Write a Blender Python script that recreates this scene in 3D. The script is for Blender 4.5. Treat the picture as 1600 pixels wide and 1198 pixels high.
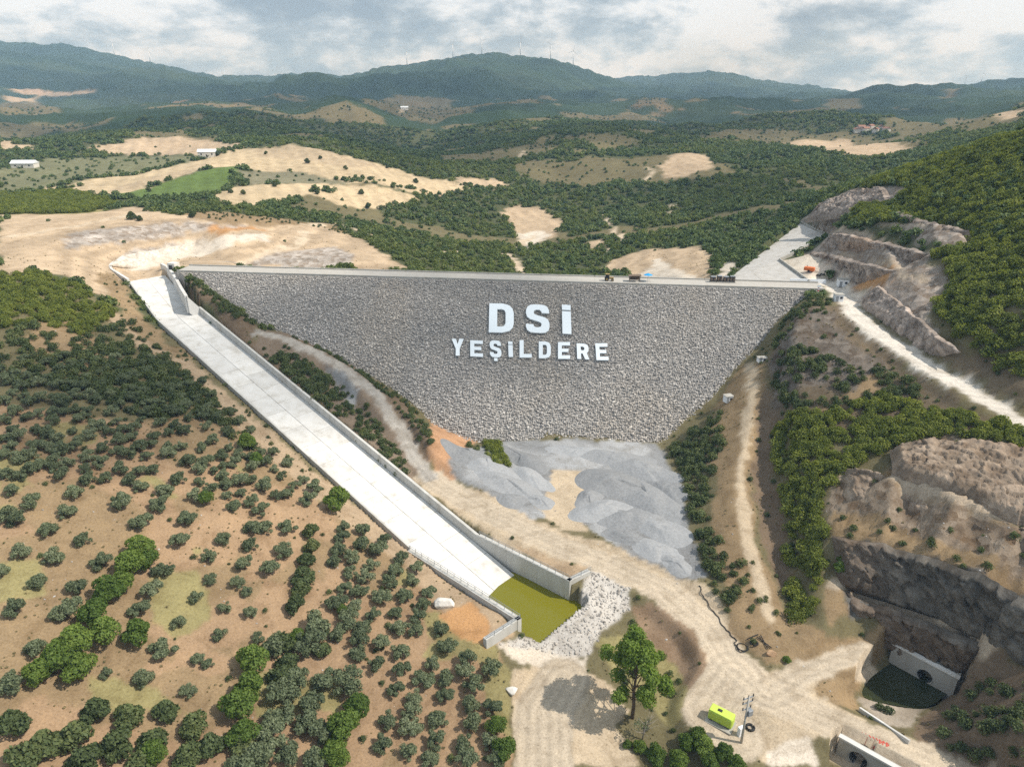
import bpy, bmesh, math, random
import numpy as np
from mathutils import Vector, Matrix, Quaternion, Euler
for o in list(bpy.data.objects): bpy.data.objects.remove(o)
random.seed(7); np.random.seed(7)
R = math.radians
scene = bpy.context.scene
COL = scene.collection
# ---------------------------------------------------------------- camera
cam = bpy.data.cameras.new('camera'); camo = bpy.data.objects.new('camera', cam); COL.objects.link(camo)
camo.location = (0, 0, 60); camo.rotation_euler = (R(90 - 22.6), 0, 0)
cam.sensor_width = 36; cam.lens = 36 * 1081 / 1600; cam.clip_start = 1; cam.clip_end = 40000
scene.camera = camo
# ---------------------------------------------------------------- sun and sky
SUN_EL, SUN_AZ = 50.0, 103.0          # azimuth clockwise from +Y (the view direction)
sd = Vector((math.cos(R(SUN_EL)) * math.sin(R(SUN_AZ)), math.cos(R(SUN_EL)) * math.cos(R(SUN_AZ)), math.sin(R(SUN_EL))))
sun = bpy.data.lights.new('sun', 'SUN'); sun.energy = 5.0; sun.angle = R(0.6); sun.color = (1, .95, .87)
suno = bpy.data.objects.new('sun', sun); COL.objects.link(suno)
suno.rotation_euler = sd.to_track_quat('Z', 'Y').to_euler(); suno.location = (0, 0, 500)
world = bpy.data.worlds.new('World'); scene.world = world; world.use_nodes = True
def build_world():
    nt = world.node_tree; nt.nodes.clear()
    N = lambda t, **k: _n(nt, t, k)
    out = N('ShaderNodeOutputWorld'); bg = N('ShaderNodeBackground'); bg.inputs[1].default_value = 0.11
    sky = N('ShaderNodeTexSky'); sky.sky_type = 'NISHITA'; sky.sun_disc = False
    sky.sun_elevation = R(SUN_EL); sky.sun_rotation = R(SUN_AZ)
    tc = N('ShaderNodeTexCoord'); sep = N('ShaderNodeSeparateXYZ'); nt.links.new(tc.outputs['Generated'], sep.inputs[0])
    # project the view direction onto a cloud deck
    zc = _m(nt, 'MAXIMUM', sep.outputs[2], 0.0); za = _m(nt, 'ADD', zc, 0.46)
    px = _m(nt, 'DIVIDE', sep.outputs[0], za); py = _m(nt, 'DIVIDE', sep.outputs[1], za)
    cmb = N('ShaderNodeCombineXYZ'); nt.links.new(px, cmb.inputs[0]); nt.links.new(py, cmb.inputs[1]); nt.links.new(_m(nt, 'MULTIPLY', zc, 2.0), cmb.inputs[2])
    def noise(scale, det, rough, dist=0.0, off=0):
        n = N('ShaderNodeTexNoise'); n.inputs['Scale'].default_value = scale; n.inputs['Detail'].default_value = det
        n.inputs['Roughness'].default_value = rough; n.inputs['Distortion'].default_value = dist
        mp = N('ShaderNodeMapping'); mp.inputs['Location'].default_value = (off, off * .7, off * .3)
        nt.links.new(cmb.outputs[0], mp.inputs[0]); nt.links.new(mp.outputs[0], n.inputs[0]); return n.outputs[0]
    cover = noise(.95, 8, .55, .3, 3.1)
    fine = noise(4.4, 14, .62, .15, 9.4)
    big = noise(1.7, 5, .5, .1, 21.7)
    cov = _ramp(nt, cover, [(0.30, (0, 0, 0, 1)), (0.46, (1, 1, 1, 1))])
    mix_t = _m(nt, 'ADD', _m(nt, 'MULTIPLY', fine, .66), _m(nt, 'MULTIPLY', big, .34))
    col = _ramp(nt, mix_t, [(0.455, (1.0, 1.0, 1.0, 1)), (0.48, (.86, .885, .91, 1)), (0.51, (.66, .71, .75, 1)), (0.545, (.47, .53, .58, 1)), (0.60, (.35, .41, .47, 1))])
    sc = N('ShaderNodeMix'); sc.data_type = 'RGBA'; sc.blend_type = 'MULTIPLY'; sc.inputs[0].default_value = 1
    nt.links.new(col, sc.inputs[6]); sc.inputs[7].default_value = (8.8, 9.5, 10.2, 1)
    mx = N('ShaderNodeMix'); mx.data_type = 'RGBA'
    nt.links.new(cov, mx.inputs[0]); nt.links.new(sky.outputs[0], mx.inputs[6]); nt.links.new(sc.outputs[2], mx.inputs[7])
    nt.links.new(mx.outputs[2], bg.inputs[0]); nt.links.new(bg.outputs[0], out.inputs[0])
def _n(nt, t, k=None):
    n = nt.nodes.new(t)
    for a, b in (k or {}).items(): setattr(n, a, b)
    return n
def _m(nt, op, a, b=None):
    n = nt.nodes.new('ShaderNodeMath'); n.operation = op
    for i, v in enumerate((a, b)):
        if v is None: continue
        if isinstance(v, (int, float)): n.inputs[i].default_value = v
        else: nt.links.new(v, n.inputs[i])
    return n.outputs[0]
def _ramp(nt, fac, stops):
    n = nt.nodes.new('ShaderNodeValToRGB'); e = n.color_ramp.elements
    while len(e) < len(stops): e.new(.5)
    for s, (p, c) in zip(e, stops): s.position = p; s.color = c
    nt.links.new(fac, n.inputs[0]); return n.outputs[0]
build_world()
vs = scene.view_settings; vs.view_transform = 'Standard'; vs.look = 'None'; vs.exposure = 0.0; vs.gamma = 1; vs.use_curve_mapping = False
scene.cycles.max_bounces = 5; scene.cycles.diffuse_bounces = 2; scene.cycles.glossy_bounces = 2; scene.cycles.transmission_bounces = 2
scene.cycles.volume_bounces = 0; scene.cycles.transparent_max_bounces = 4; scene.cycles.caustics_reflective = False; scene.cycles.caustics_refractive = False
scene.cycles.use_denoising = False
# ---------------------------------------------------------------- survey data (metres; x east, y north, z above the dam crest)
CTRL_V = [[-149.9,260.7,-4.6],[-116.32,216.35,-10.03],[-103.23,204.08,-13.75],[-86.86,188.74,-18.4],[-70.5,173.4,-23.05],[-54.13,158.07,-27.7],[-37.77,142.73,-32.25],
[-24.68,130.46,-35.47],[-18.13,124.33,-36.43],[-136.55,275.07,-2.5],[-106.74,233.13,-8.1],[-90.37,217.8,-12.65],[-74.01,202.46,-17.3],[-57.64,187.12,-21.95],
[-41.28,171.79,-26.6],[-24.91,156.45,-31.25],[-11.82,144.18,-34.67],[-5.27,138.04,-36.23],[-111.12,224.08,-12.12],[-91.48,205.68,-17.7],[-69.66,185.23,-23.9],
[-47.84,164.78,-30.1],[-26.02,144.33,-36.3],[-9.66,128.99,-40.95],[-143.74,267.34,-8.0],[11.17,123.61,-36.6],[15.71,126.42,-36.5],[-2.37,110.53,-36.7],
[-7.03,103.76,-36.9],[-10.71,116.55,-36.5],[-12.93,111.09,-36.8],[-7.56,107.12,-37.3],[-71.87,68.98,-27.0],[-61.08,72.15,-31.0],[-48.79,74.92,-34.5],[-35.24,77.3,-37.5],
[-20.65,79.28,-40.0],[-8.38,80.47,-41.5],[-77.36,78.25,-24.0],[-65.84,81.98,-28.0],[-52.95,85.71,-32.0],[-38.48,88.97,-35.5],[-22.68,91.76,-38.5],[-9.24,93.44,-40.3],
[-82.48,87.01,-21.0],[-70.33,91.3,-25.0],[-56.96,96.14,-29.5],[-41.57,100.22,-33.3],[-24.54,103.55,-36.4],[-13.67,104.84,-37.6],[-90.0,99.26,-18.0],[-76.88,104.35,-22.0],
[-62.38,110.08,-26.5],[-45.94,115.81,-31.0],[-29.99,120.26,-34.5],[-99.17,114.14,-14.5],[-84.36,119.5,-18.0],[-68.64,126.39,-22.5],[-53.56,133.29,-27.0],
[-41.3,135.23,-30.0],[-109.27,129.96,-12.0],[-93.1,136.28,-15.5],[-75.88,144.4,-20.0],[-63.74,151.62,-24.0],[-120.21,147.02,-9.5],[-101.89,153.37,-12.5],
[-83.78,163.94,-17.5],[-77.35,168.17,-19.5],[-130.68,163.58,-6.5],[-111.44,171.7,-9.8],[-96.34,182.03,-14.0],[-140.74,179.56,-3.5],[-129.36,189.33,-5.0],
[-118.56,202.44,-9.5],[-152.48,198.2,0.0],[-146.93,210.07,-1.5],[-135.25,216.37,-5.5],[-120.42,212.47,-8.6],[-173.02,229.72,3.5],[-163.78,235.51,3.2],
[-154.56,234.19,1.5],[-142.76,227.26,-2.5],[-150.0,60.0,-22.0],[-180.0,120.0,-13.0],[-250.0,200.0,4.0],[-100.0,45.0,-33.0],[-40.0,45.0,-42.0],[10.0,45.0,-45.0],
[60.0,45.0,-44.0],[100.0,60.0,-22.0],[140.0,90.0,5.0],[180.0,130.0,48.0],[-420.0,260.0,12.0],[-700.0,420.0,10.0],[-189.57,254.16,4.0],[-173.66,258.7,3.0],
[-157.78,250.77,0.0],[-155.44,258.15,-3.0],[-161.1,270.84,-3.0],[-167.75,293.07,-3.2],[-158.27,304.55,-3.4],[-149.13,322.76,-3.6],[-131.76,340.69,-4.0],
[-118.38,342.82,-4.4],[-162.06,285.34,-8.0],[-153.8,287.44,-8.5],[-147.72,317.21,-9.0],[-133.42,343.04,-9.5],[-121.69,351.67,-8.0],[-190.11,295.78,6.6],
[-173.33,315.94,6.4],[-151.11,331.22,5.6],[-129.41,337.22,3.4],[-117.75,342.69,0.0],[-182.79,277.81,3.2],[-166.89,301.22,1.2],[-151.86,330.66,0.0],[-132.6,344.19,-1.2],
[-118.64,347.2,-3.0],[-208.99,283.2,5.5],[-236.56,323.97,6.5],[-205.05,320.94,7.0],[-185.21,339.38,7.0],[-163.49,345.9,6.6],[-146.03,348.91,5.2],[-128.06,360.13,1.5],
[-133.64,277.62,-3.0],[-123.33,300.53,-6.5],[-101.16,310.32,-7.5],[-75.36,310.89,-8.5],[-54.39,306.26,-9.5],[-45.41,302.76,-11.0],[-107.51,332.4,-5.5],
[-83.02,345.79,-7.5],[-62.48,336.86,-9.5],[-104.97,357.26,-4.5],[-83.0,376.64,-8.0],[-119.07,250.22,-0.83],[-103.53,238.18,-7.84],[-88.93,228.5,-13.31],
[-78.86,225.43,-14.62],[-64.25,218.09,-18.49],[-50.03,209.38,-23.32],[-38.74,202.48,-27.15],[-28.9,195.36,-31.25],[-24.34,190.72,-34.06],[-12.52,185.19,-36.91],
[100.19,225.59,-0.28],[86.3,214.88,-8.72],[79.39,207.37,-14.41],[70.05,201.37,-19.27],[62.55,193.35,-25.35],[51.76,186.67,-30.79],[44.25,180.76,-35.44],
[-12.52,185.19,-36.91],[0.0,185.09,-35.99],[11.5,184.86,-35.23],[28.57,183.56,-34.77],[44.25,180.76,-35.44],[-94.69,249.8,-5.78],[-64.76,242.3,-8.54],
[-62.68,230.2,-16.67],[-41.03,237.92,-9.65],[-38.99,219.4,-22.18],[-21.01,209.59,-27.47],[-8.9,230.59,-12.12],[0.0,208.08,-26.84],[0.0,196.2,-34.97],
[22.02,228.13,-11.35],[26.55,202.15,-28.79],[44.26,230.99,-7.62],[42.12,213.32,-19.9],[39.94,195.38,-32.36],[66.31,231.54,-5.5],[63.48,215.98,-16.38],[82.95,227.84,-6.7],
[-99.98,259.43,-0.6],[-97.1,284.26,-17.0],[-60.25,254.82,-0.6],[-57.37,279.65,-17.0],[-20.51,250.21,-0.6],[-17.63,275.04,-17.0],[19.22,245.6,-0.6],[22.1,270.44,-17.0],
[58.95,240.99,-0.6],[61.83,265.83,-17.0],[-120.08,259.75,-0.4],[103.42,233.82,-0.4],[-114.32,242.33,-1.0],[-97.95,228.02,-4.5],[-87.51,222.22,-9.5],[-84.19,219.19,-13.0],
[-76.34,217.5,-14.0],[-61.94,209.69,-17.0],[-52.31,202.51,-19.5],[-43.83,193.95,-22.0],[-37.67,185.35,-24.5],[-31.35,176.56,-28.5],[-26.27,166.96,-31.5],
[-21.67,159.23,-33.6],[-77.12,205.58,-17.0],[-62.26,194.08,-21.0],[-56.4,201.71,-22.0],[-49.85,193.52,-25.0],[-40.48,178.61,-28.5],[-36.04,173.54,-30.0],
[-67.41,206.91,-17.5],[-46.36,193.3,-19.0],[-36.12,188.02,-23.0],[-29.29,178.73,-25.5],[-24.67,169.68,-28.0],[-22.05,164.22,-30.0],[-19.97,175.54,-29.0],
[-17.51,166.96,-31.5],[-17.69,158.4,-33.5],[-14.63,175.37,-33.0],[-3.71,177.82,-34.3],[-10.28,161.74,-33.5],[0.0,157.66,-35.0],[10.81,171.48,-35.0],[9.87,152.69,-35.8],
[25.23,171.48,-35.0],[22.62,149.37,-35.6],[38.97,167.85,-35.0],[38.14,146.31,-35.5],[29.82,134.43,-36.5],[40.59,129.59,-36.5],[41.42,121.29,-37.0],[-22.05,159.57,-33.8],
[-6.34,145.85,-35.2],[8.97,135.01,-36.2],[21.55,127.73,-37.2],[32.9,119.63,-38.2],[38.95,110.81,-39.0],[41.72,102.14,-39.8],[46.48,94.26,-40.4],[55.76,88.54,-41.0],
[66.12,82.61,-41.5],[0.0,134.29,-36.4],[8.59,127.4,-36.6],[-15.94,147.34,-34.3],[19.38,127.79,-36.9],[28.03,123.37,-37.8],[34.89,116.07,-38.6],[38.59,106.77,-39.4],
[37.69,97.6,-40.0],[34.45,92.73,-40.3],[24.77,119.81,-39.2],[28.96,112.11,-41.0],[32.93,105.41,-43.0],[30.11,97.92,-43.5],[25.04,103.75,-43.0],[20.86,110.75,-40.6],
[16.5,106.64,-40.9],[22.17,93.52,-43.5],[17.01,99.75,-42.2],[12.44,103.57,-41.2],[6.21,103.36,-41.0],[0.0,100.72,-40.0],[-3.69,102.75,-38.8],[6.97,93.58,-42.0],
[6.36,81.34,-42.6],[-2.25,89.89,-41.0],[17.1,82.06,-43.5],[26.61,86.76,-43.5],[27.92,82.45,-44.0],[32.33,88.09,-42.0],[35.69,88.54,-41.0],[37.04,81.27,-42.5],
[34.97,85.08,-43.0],[41.24,84.92,-41.3],[46.34,80.87,-42.0],[76.43,193.56,-12.5],[69.66,179.8,-17.0],[64.79,168.37,-21.5],[58.73,155.23,-26.0],[53.77,142.65,-29.5],
[52.2,131.28,-32.5],[52.75,120.9,-35.0],[53.23,111.55,-37.2],[53.34,105.91,-38.6],[64.8,183.27,-20.5],[54.47,175.54,-29.0],[52.93,162.45,-30.0],[46.93,157.56,-33.0],
[46.67,143.25,-33.5],[46.22,129.65,-34.8],[44.2,118.95,-36.8],[45.72,112.24,-37.8],[46.53,106.13,-38.8],[52.01,100.22,-39.5],[76.66,185.71,-13.5],[70.6,173.36,-20.0],
[66.39,161.22,-25.5],[62.68,148.53,-29.5],[60.54,136.49,-32.6],[59.33,123.71,-35.5],[59.39,113.92,-37.6],[78.86,181.55,-8.0],[75.55,166.2,-13.0],[73.19,153.84,-18.0],
[69.56,142.71,-22.5],[67.65,132.52,-26.5],[64.44,123.09,-30.0],[61.6,114.13,-34.5],[61.32,107.67,-37.0],[62.5,105.48,-38.2],[90.57,210.07,-1.5],[82.86,193.67,-4.5],
[92.7,190.66,-3.5],[91.5,174.87,-5.5],[85.93,160.51,-10.5],[81.18,147.51,-16.5],[97.27,161.74,-7.5],[92.21,149.78,-12.5],[103.51,149.52,-9.0],[98.03,138.83,-12.0],
[109.03,139.26,-9.0],[80.65,138.39,-20.0],[91.25,133.57,-14.0],[105.33,132.94,-10.5],[109.81,237.34,-0.2],[108.1,219.26,-0.3],[103.33,200.84,-0.8],[103.27,182.75,-1.8],
[105.66,166.91,-3.4],[109.11,152.71,-5.4],[115.32,140.48,-8.0],[125.0,120.0,-11.0],[114.38,225.44,0.2],[108.1,204.24,-0.2],[108.8,186.07,-1.4],[110.73,169.63,-3.0],
[113.93,155.27,-4.8],[119.26,142.41,-7.0],[112.63,200.57,4.84],[111.08,179.82,3.76],[111.09,161.37,1.25],[115.19,151.78,-1.7],[119.39,144.02,-3.58],[117.89,180.95,7.02],
[117.41,163.16,5.66],[120.98,153.18,2.62],[125.73,164.04,11.98],[127.47,182.43,13.73],[136.92,183.89,20.34],[128.15,195.29,14.2],[143.52,206.53,24.96],
[154.99,215.61,33.0],[144.35,227.12,25.55],[142.55,250.07,24.28],[113.17,266.77,1.22],[116.07,247.83,2.35],[115.77,224.82,2.54],[113.27,258.68,6.39],[114.96,237.36,8.37],
[117.62,208.82,10.23],[117.01,196.21,8.91],[118.98,265.09,6.78],[123.74,242.25,9.12],[125.62,214.87,10.83],[121.47,259.21,12.73],[123.72,231.0,14.91],
[126.42,207.67,15.99],[125.5,297.83,11.35],[125.49,272.26,10.85],[135.08,276.27,20.05],[136.74,249.24,17.72],[137.14,225.81,17.99],[136.33,205.75,17.93],
[135.93,249.51,22.15],[135.43,224.59,22.3],[135.99,208.74,22.69],[143.46,280.09,24.92],[147.71,265.59,27.89],[126.49,305.96,13.04],[141.99,298.67,23.89],
[152.38,285.37,31.17],[166.05,269.73,40.73],[178.02,256.03,49.12],[187.13,247.11,55.49],[171.72,420.0,-4.46],[228.36,480.0,1.14],[267.26,500.0,8.19],[320.44,520.0,21.55],
[375.97,540.0,35.28],[450.0,520.0,70.0],[420.0,340.0,100.0],[300.0,240.0,90.0],[240.0,180.0,80.0],[190.0,150.0,52.0],[73.57,249.48,-4.0],[95.21,283.66,-2.5],
[138.93,337.78,3.0],[77.74,249.4,-3.5],[103.35,236.83,-0.3],[103.05,265.51,1.0],[130.76,287.46,6.0],[138.2,336.0,3.3],[80.07,284.2,-8.0],[101.72,312.84,-6.0],
[130.51,346.91,-2.0],[84.12,322.23,-11.0],[69.16,282.74,-9.0],[-31.06,330.4,-20.0],[-6.4,340.11,-23.0],[19.45,344.25,-25.0],[40.8,333.39,-22.0],[56.8,318.01,-17.0],
[66.62,295.03,-12.0],[54.16,363.08,-20.0],[75.46,353.13,-14.5],[92.48,331.8,-10.0],[21.58,385.77,-25.0],[-10.54,376.7,-23.0],[-37.03,361.7,-18.0],[-46.97,335.85,-14.0],
[-78.69,430.3,-13.0],[-41.07,447.63,-20.0],[8.23,447.16,-24.0],[40.19,436.51,-22.0],[68.82,415.22,-18.0],[100.19,388.6,-13.0],[126.18,371.02,-8.0],[143.92,375.44,-2.0],
[-104.81,410.84,-6.0],[-121.09,403.42,-3.0],[-270.83,373.5,5.0],[-248.18,380.29,4.0],[-227.05,392.1,4.0],[-189.58,380.29,4.0],[-169.02,406.1,2.0],[-144.44,420.1,0.0],
[-108.2,499.99,-7.0],[-71.27,525.13,-15.0],[-28.73,527.35,-20.0],[14.54,533.94,-21.0],[56.02,514.16,-18.0],[92.49,511.13,-13.0],[131.14,483.12,-9.0],[156.11,432.83,2.0],
[-327.16,455.11,3.0],[-281.24,447.13,4.0],[-253.55,471.92,5.0],[-223.55,501.88,8.0],[-206.14,528.59,12.0],[-172.27,523.52,8.0],[-124.78,497.66,2.0],[-91.83,511.0,-4.0],
[-60.27,558.91,-10.0],[-20.72,574.62,-17.0],[16.57,614.8,-17.0],[54.91,612.14,-14.0],[98.94,614.87,-9.0],[148.2,593.1,-4.0],[191.18,534.67,0.0],[175.34,415.19,8.0],
[-460.2,648.6,0.0],[-413.64,658.44,3.0],[-376.47,689.76,9.0],[-332.6,688.1,12.0],[-257.41,622.14,14.0],[-204.78,581.56,17.0],[-158.9,563.13,16.0],[-117.35,551.31,9.0],
[-73.98,552.07,-1.0],[-661.51,944.07,2.0],[-493.44,802.92,6.0],[-415.77,728.57,11.0],[-401.55,766.15,18.0],[-348.57,783.23,19.0],[-291.64,733.03,18.0],
[-239.43,666.5,18.5],[-204.99,669.14,20.0],[-154.48,650.39,13.0],[-97.51,610.97,4.0],[-51.71,579.21,-3.0],[-24.24,562.68,-9.0],[-24.76,694.91,-12.0],[31.27,702.7,-11.0],
[84.56,681.03,-3.0],[136.35,669.99,2.0],[179.57,655.78,6.0],[236.92,704.64,-1.0],[244.48,551.31,9.0],[251.39,497.26,14.0],[0.0,906.16,-7.0],[62.49,888.8,-2.0],
[122.89,876.01,4.0],[203.87,895.24,5.0],[280.53,916.02,6.0],[325.57,862.39,2.0],[340.04,757.38,4.0],[380.82,732.46,4.0],[437.96,781.3,12.0],[-549.95,900.0,12.15],
[-730.81,1050.0,12.79],[-621.19,1050.0,12.79],[-526.71,1100.0,8.74],[-366.26,1050.0,6.76],[-245.0,1000.0,1.05],[-158.46,1000.0,-13.94],[-83.97,950.0,-19.83],
[-869.15,1350.0,-0.7],[-804.28,1500.0,14.52],[-747.43,1550.0,29.22],[-687.05,1600.0,38.46],[-591.26,1600.0,35.91],[-489.63,1580.0,29.89],[-336.61,1500.0,21.78],
[-218.59,1400.0,7.33],[-124.7,1300.0,-5.91],[-209.72,1500.0,-23.47],[-143.46,1650.0,-11.49],[-44.25,1700.0,-5.34],[73.83,1700.0,-9.49],[181.15,1600.0,-15.87],
[261.79,1500.0,-18.52],[-1173.42,1700.0,18.05],[-1163.92,1900.0,13.12],[-1571.93,2300.0,58.23],[-1379.06,2300.0,43.67],[-1133.64,2200.0,30.39],[-1969.06,2900.0,103.23],
[-1654.49,2900.0,80.57],[-1268.65,2700.0,57.92],[-1001.18,2600.0,47.72],[-749.98,2500.0,38.28],[-515.12,2500.0,28.34],[-309.79,2400.0,16.19],[-79.25,2300.0,12.49],
[138.82,2300.0,6.95],[326.36,2100.0,4.8],[484.78,2000.0,-5.5],[495.08,1500.0,-1.32],[543.8,1300.0,-3.78],[607.56,1200.0,-3.81],[739.51,1250.0,3.8],[899.7,1300.0,19.53],
[754.59,2300.0,-0.46],[865.68,2000.0,-5.5],[1018.41,1900.0,3.93],[1118.94,1800.0,12.69],[1309.29,1900.0,20.75],[1161.71,2700.0,10.71],[1395.12,2500.0,28.34],
[1644.59,2400.0,42.96],[-2027.98,3700.0,172.4],[-1527.72,3600.0,113.66],[-895.68,3300.0,114.33],[-559.25,3300.0,122.02],[-162.69,3200.0,120.14],[163.06,3200.0,102.71],
[359.4,3000.0,45.83],[922.65,4500.0,56.53],[1374.53,4600.0,63.71],[1620.61,4300.0,29.48],[-3783.84,4800.0,387.35],[-3194.54,4800.0,358.69],[-2961.58,4800.0,333.5],
[-2636.55,4700.0,281.69],[-2356.19,4600.0,245.51],[-2125.12,4600.0,242.01],[-1823.16,4500.0,186.32],[-1572.53,4500.0,134.08],[-1398.26,4000.0,122.74],
[-1087.71,3900.0,157.45],[-769.03,3800.0,175.44],[-511.69,3800.0,192.93],[-319.19,3800.0,210.35],[-159.39,3800.0,221.93],[0.0,3800.0,213.25],[155.75,3700.0,186.6],
[304.55,3600.0,141.6],[447.48,3500.0,76.59],[566.45,3300.0,20.84],[639.32,5800.0,159.99],[934.09,5800.0,164.5],[1276.56,5800.0,182.49],[1544.09,5800.0,204.92],
[1817.83,5800.0,173.5],[2096.75,5600.0,108.5],[2352.76,5400.0,55.84],[2491.01,5200.0,39.56],[1544.85,3600.0,17.28],[1685.8,3400.0,52.01],[1831.29,3300.0,62.66],
[1964.45,3200.0,72.65],[2180.58,3200.0,80.19],[2612.42,3200.0,92.72],[-7101.41,4100.0,-40.0],[-9526.28,5500.0,-80.0],[-6281.56,5270.86,-40.0],[-8426.49,7070.66,-80.0],
[-5270.86,6281.56,-40.0],[-7070.66,8426.49,-80.0],[-4100.0,7101.41,-40.0],[-5500.0,9526.28,-80.0],[-2804.57,7705.48,-40.0],[-3762.22,10336.62,-80.0],
[-1423.92,8075.42,-40.0],[-1910.13,10832.89,-80.0],[0.0,8200.0,-40.0],[0.0,11000.0,-80.0],[1423.92,8075.42,-40.0],[1910.13,10832.89,-80.0],[2804.57,7705.48,-40.0],
[3762.22,10336.62,-80.0],[4100.0,7101.41,-40.0],[5500.0,9526.28,-80.0],[5270.86,6281.56,-40.0],[7070.66,8426.49,-80.0],[6281.56,5270.86,-40.0],[8426.49,7070.66,-80.0],
[7101.41,4100.0,-40.0],[9526.28,5500.0,-80.0],[-52.98,28.17,-20.0],[-176.59,93.89,2.0],[-441.47,234.74,15.0],[-1059.54,563.37,25.0],[-2648.84,1408.41,90.0],
[-4414.74,2347.36,380.0],[52.98,28.17,-5.0],[176.59,93.89,60.0],[441.47,234.74,140.0],[1059.54,563.37,90.0],[2648.84,1408.41,60.0],[4414.74,2347.36,150.0],
[-35.32,18.78,-30.0],[0.0,40.0,-46.0],[35.32,18.78,-20.0],[-19.0,32.91,-42.0],[19.0,32.91,-42.0],[62.56,105.59,-38.3],[69.56,108.44,-38.5],[73.21,103.36,-37.8],
[63.87,120.19,-29.5],[67.5,122.49,-25.5],[75.28,117.02,-24.0],[80.56,110.79,-22.5],[85.33,103.36,-20.5],[88.75,96.39,-20.5],[64.94,116.68,-32.5],[69.2,115.79,-32.6],
[75.71,111.55,-33.0],[82.87,106.27,-32.6],[88.24,99.47,-32.0],[90.5,94.25,-31.8],[67.68,113.1,-33.0],[74.35,108.71,-33.3],[81.42,103.57,-33.0],[86.7,97.76,-32.5],
[86.74,94.57,-33.0],[70.12,114.77,-40.0],[76.11,107.65,-41.2],[80.26,104.39,-42.0],[85.13,99.73,-42.5],[88.16,98.71,-38.0],[83.51,91.77,-37.0],[78.9,90.36,-40.0],
[84.72,85.71,-32.0],[76.83,73.73,-33.0],[70.84,77.7,-38.0],[77.72,80.4,-34.5],[71.39,86.14,-42.0],[68.45,82.86,-41.8],[70.59,94.22,-44.6],[64.15,95.69,-44.3],
[74.76,93.28,-44.5],[79.46,94.54,-44.0],[61.57,100.02,-39.3],[57.09,94.96,-39.6],[60.93,90.77,-42.3],[65.9,86.14,-42.0],[79.23,146.14,-17.5],[83.18,131.11,-15.0],
[90.36,120.34,-14.0],[96.94,110.87,-14.5],[76.06,141.61,-19.3],[84.61,132.44,-18.5],[92.4,122.3,-17.5],[98.07,111.69,-16.5],[73.11,130.0,-23.2],[83.97,124.71,-21.4],
[91.05,114.97,-19.5],[95.8,107.5,-18.6]]
CTRL_E = [[0,1],[1,2],[2,3],[3,4],[4,5],[5,6],[6,7],[7,8],[9,10],[10,11],[11,12],[12,13],[13,14],[14,15],[15,16],[16,17],[25,26],[27,28],[78,79],[79,80],[80,81],[82,83],[98,99],
[99,100],[100,101],[101,102],[102,103],[104,105],[105,106],[106,107],[107,108],[109,110],[110,111],[111,112],[112,113],[114,115],[115,116],[116,117],[117,118],[126,127],
[127,128],[128,129],[129,130],[130,131],[137,138],[138,139],[139,140],[140,141],[141,142],[142,143],[143,144],[144,145],[145,146],[147,148],[148,149],[149,150],[150,151],
[151,152],[152,153],[154,155],[155,156],[156,157],[157,158],[188,189],[189,190],[191,192],[192,193],[193,194],[194,195],[195,196],[196,197],[197,198],[198,199],[207,208],
[208,209],[209,210],[210,211],[212,213],[213,214],[228,229],[229,230],[230,231],[231,232],[232,233],[233,234],[234,235],[235,236],[236,237],[241,242],[242,243],[243,244],
[244,245],[245,246],[270,271],[272,273],[273,274],[274,275],[275,276],[276,277],[277,278],[278,279],[279,280],[291,292],[292,293],[293,294],[294,295],[295,296],[296,297],
[321,322],[322,323],[323,324],[324,325],[325,326],[326,327],[329,330],[330,331],[331,332],[332,333],[333,334],[335,336],[336,337],[337,338],[338,339],[351,352],[352,353],
[354,355],[355,356],[356,357],[358,359],[359,360],[361,362],[362,363],[364,365],[366,367],[367,368],[368,369],[370,371],[371,372],[375,376],[376,377],[377,378],[378,379],
[379,380],[381,382],[382,383],[383,384],[384,385],[391,392],[392,393],[394,395],[395,396],[396,397],[397,398],[466,467],[467,468],[468,469],[469,470],[470,471],[471,472],
[472,473],[473,474],[474,475],[475,476],[476,477],[503,504],[504,505],[505,506],[506,507],[507,508],[508,509],[509,510],[510,511],[512,513],[513,514],[514,515],[515,516],
[516,517],[557,558],[558,559],[559,560],[560,561],[561,562],[562,563],[563,564],[565,566],[566,567],[567,568],[568,569],[569,570],[570,571],[571,572],[572,573],[573,574],
[574,575],[576,577],[577,578],[578,579],[579,580],[580,581],[581,582],[582,583],[584,585],[585,586],[586,587],[587,588],[588,589],[633,634],[634,635],[636,637],[637,638],
[638,639],[639,640],[640,641],[642,643],[643,644],[644,645],[645,646],[646,647],[648,649],[649,650],[650,651],[651,652],[653,654],[654,655],[655,656],[674,675],[675,676],
[676,677],[678,679],[679,680],[680,681]]
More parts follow.
